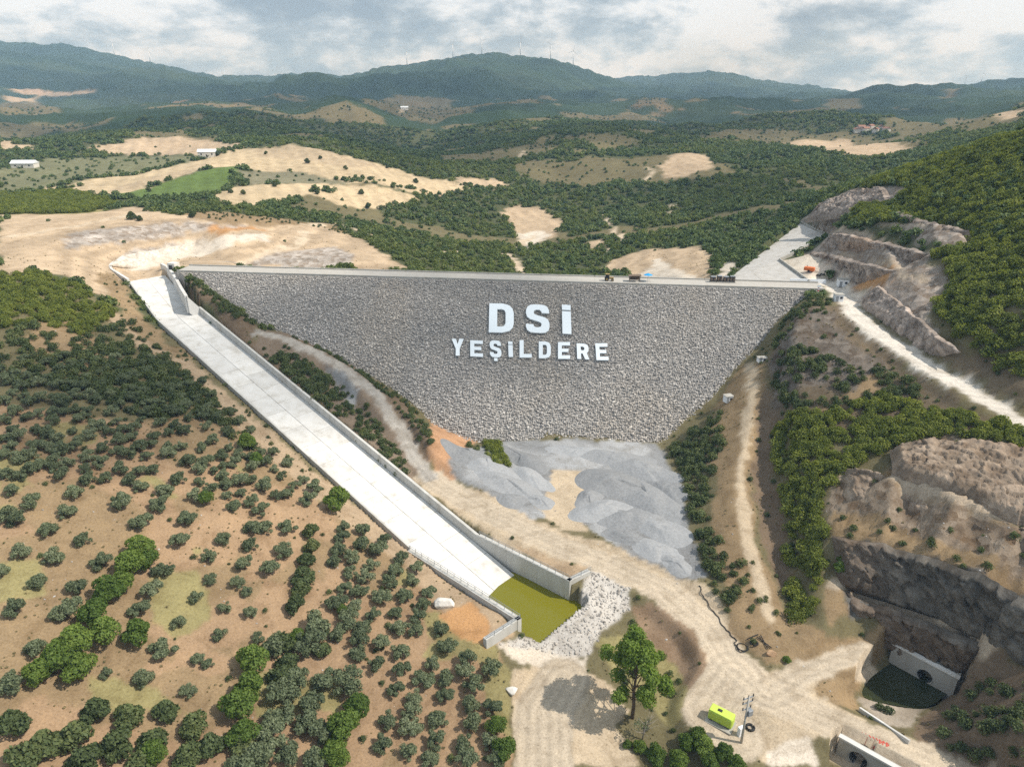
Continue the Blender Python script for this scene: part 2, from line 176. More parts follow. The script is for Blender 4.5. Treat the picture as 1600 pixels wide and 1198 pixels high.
ROADS = [["dirt_road",4.0,[[-22.05,159.57,-33.8],[-6.34,145.85,-35.2],[8.97,135.01,-36.2],[21.55,127.73,-37.2],[32.9,119.63,-38.2],[38.95,110.81,-39.0],[41.72,102.14,-39.8],
[46.48,94.26,-40.4],[55.76,88.54,-41.0],[66.12,82.61,-41.5],[73.93,77.77,-42.0]]],["track",1.9,[[-84.19,219.19,-13.0],[-76.34,217.5,-14.0],[-61.94,209.69,-17.0],
[-52.31,202.51,-19.5],[-43.83,193.95,-22.0],[-37.67,185.35,-24.5],[-31.35,176.56,-28.5],[-26.27,166.96,-31.5],[-21.67,159.23,-33.6]]],
["pale_road",3.0,[[109.81,237.34,-0.2],[108.1,219.26,-0.3],[103.33,200.84,-0.8],[103.27,182.75,-1.8],[105.66,166.91,-3.4],[109.11,152.71,-5.4],[115.32,140.48,-8.0],
[120.01,130.55,-10.0]]],["dirt_road",2.5,[[46.48,94.26,-40.4],[55.25,99.05,-39.9],[62.2,101.52,-39.2],[68.81,102.75,-38.8]]],["dirt_road",5.0,[[42.08,99.14,-40.0],
[35.36,91.44,-41.2],[38.44,86.36,-41.5]]],["dirt_road",5.0,[[5.29,81.27,-42.5],[5.75,92.16,-42.0],[9.66,99.16,-41.6]]]]
CARVE = [[[[-10.12,139.43],[12.13,120.24],[14.43,118.89],[15.65,117.29],[5.36,107.44],[1.55,109.38],[1.71,109.04],[-20.1,128.78]],-43.5],[[[75.8,105.93],[83.83,99.17],
[79.27,95.87],[75.7,95.0],[71.27,95.58],[65.34,97.65],[69.83,101.99]],-46.5],[[[55.12,86.53],[57.58,87.55],[66.26,80.02],[60.38,73.71],[50.19,75.81]],-46.0],
[[[75.6,105.92],[82.48,98.05],[83.16,98.64],[76.28,106.51]],-46.4]]
CARVE_RAMP = [[[-109.26,232.62,-9.69],[-119.52,221.68,-9.69],[-6.06,115.34,-41.93],[4.2,126.29,-41.93]],[[76.86,246.5,-3.0],[102.18,263.26,1.5],[129.55,284.8,6.5],
[136.98,333.04,3.8]],[[76.86,246.5,-3.0],[90.2,241.15,-1.4],[102.49,234.87,0.2],[102.18,263.26,1.5]],[[-138.6,272.86,-6.5],[-148.87,261.81,-6.5],[-117.34,219.63,-10.31],
[-107.08,230.58,-10.31]]]
DAM_POLY = [[-109.6,280.68],[-115.4,248.89],[-99.77,237.03],[-85.11,227.55],[-75.03,224.5],[-60.37,217.36],[-46.07,209.13],[-34.77,202.9],[-25.19,196.92],[-21.09,193.13],
[-10.93,188.95],[-0.72,189.1],[9.12,188.16],[25.26,185.88],[40.71,182.66],[47.99,188.04],[58.64,194.15],[66.1,201.68],[75.42,207.36],[82.35,214.55],[96.31,224.93],
[95.77,235.72],[43.56,262.91]]
DAM_EDGE = [[-119.13,250.34],[-103.57,238.28],[-88.97,228.6],[-78.89,225.53],[-64.28,218.18],[-50.05,209.48],[-38.76,202.57],[-28.91,195.44],[-24.35,190.81],[-12.53,185.28],
[0.0,185.17],[11.51,184.95],[28.58,183.64],[44.27,180.84],[51.78,186.76],[62.58,193.44],[70.09,201.46],[79.42,207.46],[86.33,214.97],[100.24,225.69]]
COVER = [["fieldg",[[-414.1,583.6],[-408.2,624.5],[-384.1,644.8],[-357.3,664.3],[-285.9,648.9],[-218.2,604.9],[-248.5,592.2],[-273.5,571.1],[-286.3,526.7],[-298.8,490.6],
[-321.1,483.7],[-335.7,466.9]]],["tan",[[-398.4,689.7],[-392.8,749.5],[-346.9,779.1],[-303.5,762.6],[-231.3,640.5],[-235.5,608.4],[-287.5,652.6],[-355.4,672.4],
[-381.9,677.9]]],["straw",[[-327.3,479.7],[-298.4,498.3],[-293.8,545.4],[-273.5,571.1],[-252.8,600.0],[-227.2,623.5],[-195.8,647.8],[-149.4,628.3],[-100.3,627.6],
[-60.3,593.0],[-25.2,583.9],[-54.6,551.3],[-76.9,535.2],[-111.9,521.4],[-133.5,497.1],[-165.7,516.4],[-199.0,534.3],[-221.9,532.4],[-241.1,490.4],[-249.6,440.2],
[-315.8,474.9]]],["green",[[-249.4,447.2],[-238.3,494.0],[-219.2,525.5],[-204.5,547.0],[-193.1,504.1],[-184.9,447.2],[-216.4,420.8]]],["grove",[[-196.8,521.5],
[-167.1,537.1],[-118.7,520.6],[-115.0,508.9],[-150.6,495.0],[-185.3,479.2]]],["strawd",[[-224.8,624.5],[-195.8,647.8],[-149.4,628.3],[-110.0,620.3],[-131.0,568.0],
[-168.6,578.3],[-205.2,581.5]]],["strawd",[[-237.8,536.2],[-226.2,556.0],[-221.9,532.4],[-238.0,498.6],[-251.1,466.0],[-269.0,453.6],[-258.9,500.0]]],
["straw",[[-182.3,426.0],[-183.9,477.5],[-150.6,495.0],[-110.6,514.6],[-76.5,531.4],[-68.6,524.3],[-90.8,477.1],[-112.2,459.3],[-132.7,460.8],[-145.4,423.3],
[-157.7,405.0]]],["tan",[[-7.1,518.6],[0.0,552.1],[24.6,543.7],[35.8,503.3],[28.8,446.9],[12.2,442.1],[5.9,424.6],[3.5,469.3]]],["pale",[[5.2,469.6],[17.6,478.6],
[26.1,458.3],[19.6,442.7],[7.6,412.1],[4.9,437.7]]],["tan",[[-49.2,612.9],[-16.9,630.9],[0.0,616.8],[-21.4,595.2],[-41.8,583.8]]],["scrub",[[-6.0,679.7],[19.2,725.9],
[49.2,696.4],[94.0,662.3],[121.3,651.4],[100.3,624.1],[64.7,602.0],[22.4,626.3]]],["tan",[[128.9,645.9],[156.0,695.1],[185.8,691.3],[170.4,615.9],[147.5,602.1],
[130.6,610.2]]],["scrub",[[246.0,756.4],[365.0,947.1],[341.4,734.2],[349.0,639.8],[381.3,658.9],[416.5,744.8],[472.2,967.0],[416.2,972.0],[301.4,860.4]]],
["tan",[[366.1,973.0],[444.7,960.3],[376.8,670.6],[305.0,596.3],[290.1,673.4]]],["scrub",[[504.7,1003.5],[775.7,1319.5],[821.4,1286.1],[507.3,736.0],[442.7,639.2],
[446.9,733.8],[498.6,953.6]]],["tan",[[581.0,909.1],[512.9,744.3],[489.0,708.4],[479.5,729.4]]],["scrub",[[267.6,1825.4],[379.7,1915.8],[299.3,1648.6],[249.5,1646.7]]],
["tan",[[-1871.9,2752.4],[-1766.0,2802.6],[-1529.3,2761.3],[-1577.9,2718.0],[-1802.3,2744.3]]],["scrub",[[-1658.1,2416.5],[-1658.1,2615.9],[-1007.1,1649.4],
[-852.0,1316.6],[-883.3,1280.6]]],["tan",[[-1730.5,2564.1],[-1723.0,2725.4],[-1664.3,2590.7],[-1683.4,2473.8]]],["tan",[[-742.5,1062.2],[-475.1,700.6],[-441.6,666.3],
[-450.2,639.7]]],["scrub",[[-315.2,1532.4],[-400.2,2604.0],[-221.6,2589.4],[-85.3,1650.8],[-136.4,1432.6],[-255.7,1562.5]]],["scrub",[[58.3,834.4],[114.7,822.4],
[137.6,785.2],[91.8,745.9]]],["grass",[[-332.9,462.7],[-308.6,477.3],[-238.5,422.8],[-214.7,391.9],[-214.1,346.1],[-235.0,349.0],[-249.1,342.0]]],["dry",[[-168.2,338.7],
[-158.4,371.2],[-136.4,369.9],[-116.9,376.8],[-98.3,383.5],[-69.3,339.9],[-45.8,305.2],[-66.8,296.4],[-87.3,306.2],[-106.8,310.2],[-125.1,316.1],[-147.0,329.2]]],
["tan",[[-254.3,349.4],[-237.5,352.9],[-214.1,346.1],[-207.4,391.5],[-170.2,346.5],[-146.8,342.1],[-123.8,355.6],[-103.8,378.2],[-79.4,359.0],[-45.4,302.6],[-64.3,300.8],
[-83.4,300.5],[-102.3,299.8],[-106.0,261.8],[-121.9,260.1],[-135.2,266.2],[-142.8,265.4],[-147.3,255.7],[-135.7,231.1],[-121.7,215.2],[-144.7,234.4],[-158.1,240.0],
[-167.5,237.8],[-170.9,226.4]]],["greyrock",[[-189.6,294.6],[-174.4,317.6],[-153.2,335.5],[-134.1,349.0],[-128.4,333.4],[-150.7,328.3],[-168.1,303.7],[-182.1,280.9]]],
["greyrock",[[-166.3,293.1],[-161.0,305.1],[-143.9,325.9],[-143.4,324.2],[-156.7,307.2],[-163.9,293.2]]],["greyrock",[[-110.2,312.2],[-86.5,333.6],[-71.5,319.9],
[-71.7,294.8],[-105.0,303.7],[-125.3,285.4]]],["orange",[[-145.5,338.6],[-130.7,348.1],[-121.6,350.3],[-133.9,323.5],[-145.2,329.7]]],["pale",[[-161.8,283.2],
[-165.6,291.6],[-158.0,304.0],[-148.6,321.9],[-131.1,323.9],[-117.2,333.8],[-112.9,329.2],[-127.4,312.9],[-146.2,307.8],[-154.7,284.2]]],["tan",[[54.0,361.7],
[71.9,369.2],[94.9,353.6],[94.7,328.7],[83.3,286.5],[74.1,251.1],[57.1,302.5],[45.5,346.4]]],["pale",[[59.3,315.4],[73.3,342.0],[74.1,303.9],[75.8,259.2],[72.5,247.0],
[63.8,287.1],[45.4,299.8]]],["tan",[[44.6,420.4],[56.4,421.8],[55.3,398.0],[45.5,392.4]]],["soil",[[-151.3,172.2],[-141.5,172.7],[-132.6,174.5],[-124.8,178.0],
[-117.5,183.0],[-110.2,209.0],[-87.8,186.4],[-75.8,175.3],[-65.3,166.1],[-55.2,157.6],[-45.6,149.0],[-36.9,141.4],[-26.5,132.6],[-16.8,123.2],[-13.1,113.0],[-3.7,104.0],
[0.0,99.3],[0.0,90.1],[0.0,81.2],[-6.7,80.3],[-13.2,79.5],[-19.6,78.6],[-25.8,77.6],[-31.9,76.6],[-37.8,75.5],[-43.4,74.3],[-48.8,73.0],[-53.9,71.6],[-59.0,70.4],
[-63.6,68.9],[-68.0,67.5],[-72.2,66.0],[-78.3,66.5],[-81.4,71.3],[-84.9,76.5],[-88.5,82.1],[-92.8,88.5],[-97.9,96.0],[-103.8,104.5],[-110.3,113.9],[-118.1,125.1],
[-128.0,138.9],[-139.0,154.5]]],["scrub",[[-191.6,228.7],[-177.9,232.1],[-164.8,237.1],[-152.8,234.5],[-125.0,215.8],[-108.4,200.9],[-93.0,186.4],[-80.0,170.9],
[-87.6,161.7],[-94.7,153.9],[-104.5,152.6],[-114.5,152.0],[-126.0,152.5],[-139.2,154.8],[-151.9,173.0],[-167.5,195.4]]],["dry",[[-151.1,213.9],[-134.6,208.1],
[-114.2,186.5],[-113.8,167.0],[-135.4,181.8]]],["dirt",[[-122.9,217.6],[-111.3,209.4],[-96.4,195.8],[-83.0,183.7],[-70.9,173.1],[-58.7,162.3],[-47.4,152.1],[-37.1,142.7],
[-27.1,136.1],[-17.9,132.1],[-5.0,123.9],[0.0,107.3],[-4.9,103.6],[-14.4,113.1],[-22.4,124.1],[-31.2,131.0],[-40.1,136.2],[-50.2,145.3],[-61.2,154.9],[-72.6,163.8],
[-83.9,173.5],[-95.6,182.9],[-109.7,195.7],[-137.2,220.3]]],["orange",[[-14.3,111.3],[-8.0,115.1],[-3.8,107.9],[-4.9,103.6],[-9.9,104.6]]],["dry",[[-104.2,105.1],
[-97.1,106.9],[-91.5,110.7],[-85.7,115.1],[-80.2,123.6],[-74.0,118.0],[-74.5,106.2],[-74.6,95.6],[-77.2,87.6],[-82.7,84.9],[-89.6,83.8],[-96.3,93.6]]],
["grass",[[-69.3,107.3],[-61.9,111.9],[-55.9,102.2],[-58.9,95.5],[-64.2,98.1]]],["grass",[[-100.3,99.4],[-93.0,101.4],[-87.3,105.5],[-81.6,97.4],[-87.5,93.5],
[-95.0,91.7]]],["grass",[[-68.7,85.8],[-58.6,85.1],[-52.0,83.4],[-58.6,81.7],[-64.9,80.0]]],["shaded_dirt",[[-115.7,242.5],[-120.4,250.0],[-102.2,235.3],[-86.6,223.6],
[-85.0,214.9],[-63.8,193.0],[-52.5,180.5],[-42.4,170.3],[-26.6,156.5],[-42.2,168.6],[-52.6,179.1],[-63.9,190.1],[-76.3,202.2],[-93.7,218.8]]],["groin",[[-86.0,221.6],
[-77.1,226.4],[-61.0,210.2],[-48.0,200.5],[-37.8,186.1],[-29.1,175.6],[-20.0,155.8],[-26.6,156.5],[-42.4,170.3],[-51.4,180.1],[-62.1,193.7],[-82.1,208.7]]],
["gravel",[[-59.7,204.2],[-50.8,199.7],[-46.3,191.7],[-47.1,184.9],[-51.7,193.6]]],["shaded_dirt",[[-78.6,224.8],[-60.1,218.0],[-38.5,201.4],[-28.4,191.9],[-20.9,165.4],
[-24.4,165.9],[-35.7,184.6],[-52.5,203.3]]],["reddirt",[[-25.4,193.6],[-20.0,195.8],[-11.6,185.7],[-14.4,172.9],[-15.3,159.3],[-18.3,156.2],[-21.8,165.6]]],
["tanroad",[[-27.0,158.7],[-16.8,157.8],[-6.6,153.8],[3.2,146.3],[12.2,139.1],[23.9,134.6],[36.7,124.8],[42.7,118.3],[44.7,108.3],[46.2,100.7],[39.2,106.7],[31.5,119.5],
[18.6,126.8],[9.4,128.9],[0.0,132.3],[-15.9,146.2]]],["gravel",[[-16.9,165.8],[-12.9,176.5],[-1.9,185.9],[11.5,184.4],[28.6,183.4],[43.7,181.1],[43.4,156.1],[42.4,137.8],
[41.6,122.0],[36.6,124.1],[23.9,134.6],[14.4,146.9],[4.7,143.8],[-6.6,153.8],[-15.3,160.4]]],["piles",[[-11.6,170.2],[-1.9,182.3],[7.4,177.7],[10.5,164.7],[4.8,149.1],
[-5.0,155.3]]],["piles",[[14.9,179.0],[30.1,181.0],[42.6,177.3],[41.3,154.1],[39.7,138.7],[30.2,136.7],[20.7,146.7],[16.4,152.5],[24.3,163.2],[16.1,169.5]]],
["tanroad",[[11.4,166.3],[21.1,166.4],[24.1,161.6],[19.0,153.9],[15.9,146.8],[19.1,139.2],[10.8,140.3],[6.5,149.4]]],["dirt",[[0.0,134.3],[7.3,130.5],[12.9,127.5],
[17.8,126.8],[12.5,122.2],[7.1,126.4]]],["riprapw",[[14.5,119.3],[17.8,126.8],[23.1,128.2],[26.0,119.3],[24.8,115.5],[18.2,110.3],[15.1,105.0],[8.7,103.9],[3.7,104.1],
[-5.0,104.2],[1.9,107.0],[5.3,106.4]]],["pale",[[-5.0,104.9],[3.7,104.7],[15.0,104.4],[12.3,101.5],[1.2,101.6]]],["tanroad",[[0.0,99.3],[3.7,101.7],[12.4,102.3],
[19.2,97.8],[21.5,93.3],[18.2,90.2],[20.3,85.5],[21.4,82.2],[14.6,81.8],[7.8,81.3],[1.1,81.3],[0.6,90.3]]],["bank",[[25.7,116.9],[32.1,115.8],[37.2,109.1],[38.0,100.9],
[35.5,94.1],[29.5,90.6],[29.5,100.8],[24.1,106.1]]],["grass",[[16.6,108.0],[24.7,110.3],[32.5,103.5],[31.9,91.4],[28.2,89.0],[25.0,96.3],[19.5,100.0]]],
["tanroad",[[39.6,108.3],[42.5,100.7],[48.1,99.2],[59.6,101.0],[60.5,97.4],[56.7,93.7],[61.6,90.2],[65.8,86.3],[73.5,80.6],[66.2,81.2],[60.2,84.0],[53.5,85.9],
[46.3,83.8],[42.1,80.8],[38.4,86.4],[32.4,88.7],[35.8,95.4]]],["pale",[[43.1,83.8],[50.3,86.0],[50.5,80.8],[42.1,80.8]]],["dry",[[72.1,202.1],[76.3,195.6],[68.1,170.8],
[59.7,149.6],[54.7,129.8],[55.5,120.6],[56.0,112.0],[61.3,105.5],[75.6,107.7],[67.9,101.4],[60.4,100.1],[48.6,100.6],[43.5,108.4],[45.6,122.0],[46.9,138.2],[52.7,155.3],
[52.4,173.9],[63.5,190.5]]],["tanroad",[[73.7,202.5],[74.8,197.9],[66.1,171.2],[57.4,147.2],[54.2,127.9],[53.5,110.2],[51.3,109.5],[51.0,124.4],[52.7,141.3],[60.8,162.6],
[65.9,178.7]]],["shaded_dirt",[[71.4,182.7],[73.0,174.1],[69.0,161.7],[65.1,149.9],[61.1,129.6],[59.5,114.7],[56.1,118.2],[56.7,134.0],[60.8,151.9],[65.9,166.6]]],
["scrubdirt",[[76.5,193.9],[95.7,217.9],[99.8,208.2],[100.0,195.6],[100.0,177.5],[101.4,164.3],[105.1,147.5],[110.7,139.2],[116.9,132.8],[122.2,126.4],[118.8,121.3],
[112.4,124.6],[105.8,128.0],[100.1,133.2],[93.6,138.1],[86.6,145.1],[78.1,151.1],[70.0,166.4]]],["dark_shaded_rock",[[76.9,192.4],[86.1,204.6],[93.9,211.0],[99.5,202.9],
[97.8,188.0],[99.4,166.6],[87.3,164.1],[78.1,169.0],[71.5,170.4]]],["dry",[[77.6,160.4],[86.6,163.1],[96.7,167.7],[98.3,164.0],[80.1,156.7]]],["cliff",[[89.4,143.5],
[100.2,143.0],[105.3,137.5],[111.0,133.3],[116.6,129.7],[122.2,126.4],[115.1,115.7],[110.4,107.7],[103.1,110.4],[95.8,113.5],[89.8,118.7],[82.9,132.4]]],
["cliff",[[75.8,140.9],[82.5,129.0],[87.4,123.1],[91.6,117.1],[95.7,110.7],[103.2,108.9],[108.5,105.0],[101.7,94.9],[99.0,101.7],[91.6,104.2],[84.7,107.7],[80.5,112.8],
[75.7,117.9],[68.5,124.9],[70.7,134.0]]],["dry",[[70.5,129.8],[76.2,125.3],[84.2,113.8],[90.1,105.5],[99.3,103.9],[103.8,98.0],[100.1,92.9],[99.0,99.6],[93.1,102.3],
[86.1,103.8],[81.0,111.0],[75.3,116.7],[67.6,122.5]]],["dry",[[77.6,138.2],[85.7,135.1],[92.8,123.4],[98.0,116.7],[104.0,112.0],[111.7,109.7],[109.9,107.0],[102.9,109.9],
[95.2,112.5],[89.6,118.1],[82.3,128.6]]],["shaded_slate",[[67.6,122.2],[75.3,116.7],[81.8,110.2],[87.1,103.6],[93.7,102.1],[99.2,99.5],[100.1,92.9],[93.9,84.0],[92.1,89.0],
[90.9,95.3],[86.0,98.6],[82.1,105.4],[75.7,111.7],[68.6,116.1]]],["shaded_slate",[[68.1,114.4],[76.5,110.1],[82.1,104.5],[86.4,96.8],[85.3,100.0],[76.0,107.5],[66.6,109.4]]],
["dry",[[64.8,116.4],[68.6,116.1],[66.7,109.9],[63.0,107.1],[62.1,110.1]]],["shaded_dirt",[[85.4,99.9],[86.9,96.0],[91.2,90.2],[93.7,83.6],[89.1,76.4],[83.1,68.3],
[79.6,70.2],[78.3,74.5],[77.0,79.5],[71.1,80.0],[65.8,81.5],[74.2,92.4],[83.1,98.9]]],["pebble",[[64.2,96.1],[72.7,97.6],[76.8,96.5],[70.8,88.8],[65.7,90.0]]],
["dry",[[54.8,94.8],[60.7,100.9],[67.3,102.3],[69.6,102.1],[63.7,96.6],[63.5,93.5],[58.4,92.0]]],["dry",[[-155.5,254.3],[-156.7,265.7],[-147.5,258.3],[-129.1,230.3],
[-109.9,209.2],[-98.7,200.0],[-102.3,195.6],[-119.4,208.1]]],["pale",[[102.3,263.4],[121.1,264.9],[120.4,257.4],[112.4,257.0],[112.9,240.2],[103.1,236.1]]],
["pale",[[72.0,247.0],[90.7,290.6],[92.8,284.0],[77.4,246.4]]],["scrubdirt",[[102.2,214.2],[101.8,195.4],[102.0,166.0],[105.7,148.9],[103.3,149.2],[98.3,164.0],
[96.5,176.8],[95.9,194.2]]],["pale",[[105.3,237.2],[112.8,239.7],[115.4,226.4],[112.7,208.3],[107.1,207.0],[102.6,210.4],[104.6,225.0]]],["rock",[[112.5,267.5],
[124.0,269.9],[125.8,248.2],[127.5,214.4],[125.1,205.8],[118.3,210.0],[114.1,218.9],[113.0,240.6]]],["rock",[[110.5,214.5],[119.3,212.2],[125.0,206.2],[123.3,192.0],
[114.7,184.2],[113.5,174.3],[110.5,170.3],[108.6,186.9]]],["rock",[[138.0,336.0],[145.5,328.3],[146.2,286.5],[149.4,266.9],[142.8,263.5],[134.0,278.3],[124.0,269.9]]],
["rock",[[131.0,241.9],[137.8,231.8],[139.5,217.2],[135.5,203.3],[129.6,205.6],[130.2,227.7]]],["orange",[[116.5,234.1],[118.9,214.9],[114.1,205.9],[115.0,223.1]]],
["scrubdirt",[[110.0,172.5],[114.2,166.6],[118.6,154.8],[123.9,146.0],[127.9,137.1],[125.2,131.6],[121.9,138.9],[117.4,146.0],[112.7,153.7]]]]
PATHS = [["bench",1.0,[[112.1,259.3,4.8],[120.1,248.2,6.5],[118.6,210.9,10.3],[118.9,196.6,9.7]]],["bench",1.0,[[123.4,268.5,10.5],[126.6,245.1,12.8],[126.9,208.4,15.8]]],
["bench",0.8,[[133.5,277.1,17.2],[132.5,243.4,18.3],[133.5,227.6,20.2]]],["bench",1.2,[[65.9,115.9,-32.4],[69.1,115.4,-33.0],[75.7,111.2,-33.7],[82.0,104.9,-32.4],
[86.6,97.3,-30.9]]],["bench",1.3,[[76.8,138.0,-20.1],[83.1,130.5,-16.2],[90.1,119.6,-14.7],[98.5,112.4,-16.2]]],["path",1.6,[[65.8,517.0,-20.7],[65.2,429.7,-18.8],
[67.9,413.9,-18.5],[53.7,385.6,-20.3],[42.4,379.9,-21.9]]],["path",1.6,[[-52.4,353.2,-13.5],[-34.8,375.0,-19.1],[-25.3,389.8,-21.5]]],["path",2.0,[[-3.7,392.6,-23.9],
[4.1,366.0,-24.1],[5.8,339.4,-23.5]]],["path",1.6,[[-109.0,372.2,-3.8],[-96.3,390.0,-6.2],[-77.8,376.2,-9.0],[-65.5,363.8,-11.0]]],["path",2.0,[[5.8,417.1,-25.3],
[7.4,442.9,-26.5],[14.9,462.0,-25.9]]],["path",1.5,[[114.7,611.7,-7.1],[122.9,628.1,-2.4],[122.4,650.9,-0.2]]],["path",1.5,[[104.9,470.8,-13.5],[115.8,507.9,-12.5]]],
["path",2.0,[[-211.2,286.5,5.7],[-198.3,300.2,6.3],[-189.5,324.4,6.4],[-184.9,357.0,5.2]]],["path",2.0,[[-117.0,297.9,-7.6],[-103.2,327.9,-6.1],[-105.0,357.2,-4.5]]],
["path",1.5,[[5.1,727.6,0.1],[10.1,761.7,3.7],[15.1,781.2,5.5]]],["path",2.0,[[-242.6,1562.9,23.9],[-233.5,1615.1,30.5]]]]
PILES = [[-11.7,170.7,3.4,1.8,-0.5],[-6.7,166.1,3.6,2.2,-0.8],[-1.7,159.3,3.2,2.4,-0.8],[2.7,173.3,3.0,2.2,-0.9],[5.2,162.6,2.6,2.0,-0.9],[7.3,151.4,2.0,1.6,-0.6],
[0.0,151.4,2.2,1.5,-0.4],[19.4,177.2,2.6,2.6,-0.1],[29.1,173.3,3.2,2.4,-0.3],[36.0,166.1,3.6,2.0,-0.6],[27.2,159.3,4.2,1.8,-0.3],[34.5,152.9,4.2,1.7,-0.8],
[23.1,147.0,3.4,1.7,0.3],[29.8,144.1,3.6,1.5,0],[35.3,140.0,3.2,1.8,-0.9],[33.0,132.3,2.4,1.8,-0.7],[26.4,137.4,2.2,1.8,-0.4],[36.4,127.6,1.8,2,-0.8],
[19.7,152.9,2.4,1.3,0.8],[40.1,156.1,2.6,2.4,-1.1]]
FACES = [["shaded_slate",3.0,[[67.5,122.49,-25.5],[75.28,117.02,-24.0],[80.56,110.79,-22.5],[85.33,103.36,-20.5],[88.75,96.39,-20.5],[91.9,91.62,-20.5]],[[66.18,116.48,-32.5],
[75.71,111.55,-33.0],[82.87,106.27,-32.6],[88.24,99.47,-32.0],[90.5,94.25,-31.8],[93.87,89.6,-31.8]]],["shaded_slate",3.0,[[67.68,113.1,-33.0],[74.35,108.71,-33.3],
[81.42,103.57,-33.0],[87.05,97.76,-32.5]],[[69.95,114.38,-40.0],[76.29,108.0,-41.2],[80.45,104.72,-42.0],[86.1,99.73,-42.5]]],["cliff",2.6,[[75.79,141.01,-19.3],
[84.33,131.9,-18.5],[92.11,121.81,-17.5],[97.78,111.27,-16.5],[101.66,106.57,-16.5]],[[73.11,130.0,-23.2],[84.18,125.02,-21.6],[91.35,115.26,-20.0],[96.23,107.8,-19.4],
[99.82,102.86,-19.4]]],["cliff",2.6,[[86.41,140.48,-14.5],[94.1,139.41,-12.3],[102.07,136.52,-10.8],[109.41,130.92,-10.2],[114.53,126.71,-10.2]],[[82.49,131.11,-15.0],
[86.99,125.69,-14.5],[90.36,120.34,-14.0],[96.94,110.87,-14.5],[100.44,105.74,-14.5]]],["rock",2.6,[[112.5,260.13,5.85],[114.96,237.36,8.37],[117.62,208.82,10.23]],
[[113.17,266.77,1.22],[116.07,247.83,2.35],[115.87,223.7,2.61]]],["rock",2.6,[[121.02,263.59,12.41],[123.72,231.0,14.91],[126.42,207.67,15.99]],[[118.5,267.99,6.45],
[123.74,242.25,9.12],[125.62,214.87,10.83]]],["rock",2.4,[[135.6,251.01,21.92],[135.43,224.59,22.3],[136.1,208.32,22.77]],[[136.39,250.69,17.47],[137.14,225.81,17.99],
[136.51,205.15,18.05]]],["rock",2.4,[[113.19,209.94,5.74],[113.02,199.57,5.11],[111.08,179.82,3.76],[111.09,161.37,1.25]],[[110.35,212.11,0.0],[107.84,202.87,-0.2],
[108.58,184.93,-1.4],[110.52,168.67,-3.0]]],["rock",2.4,[[128.84,299.56,16.69],[139.13,292.36,23.89],[143.92,276.92,27.25]],[[125.11,299.5,11.08],[132.5,280.15,16.25],
[142.64,263.12,23.35]]],["pitch",0.35,[[-161.31,274.71,-2.6],[-165.76,289.96,-2.8],[-157.93,303.99,-3.0],[-148.83,322.24,-3.2],[-132.13,341.9,-3.6],
[-118.72,344.05,-4.0]],[[-161.79,285.34,-8.0],[-155.3,291.67,-8.4],[-147.51,316.75,-8.9],[-133.6,343.62,-9.3],[-121.79,355.04,-8.0]]]]
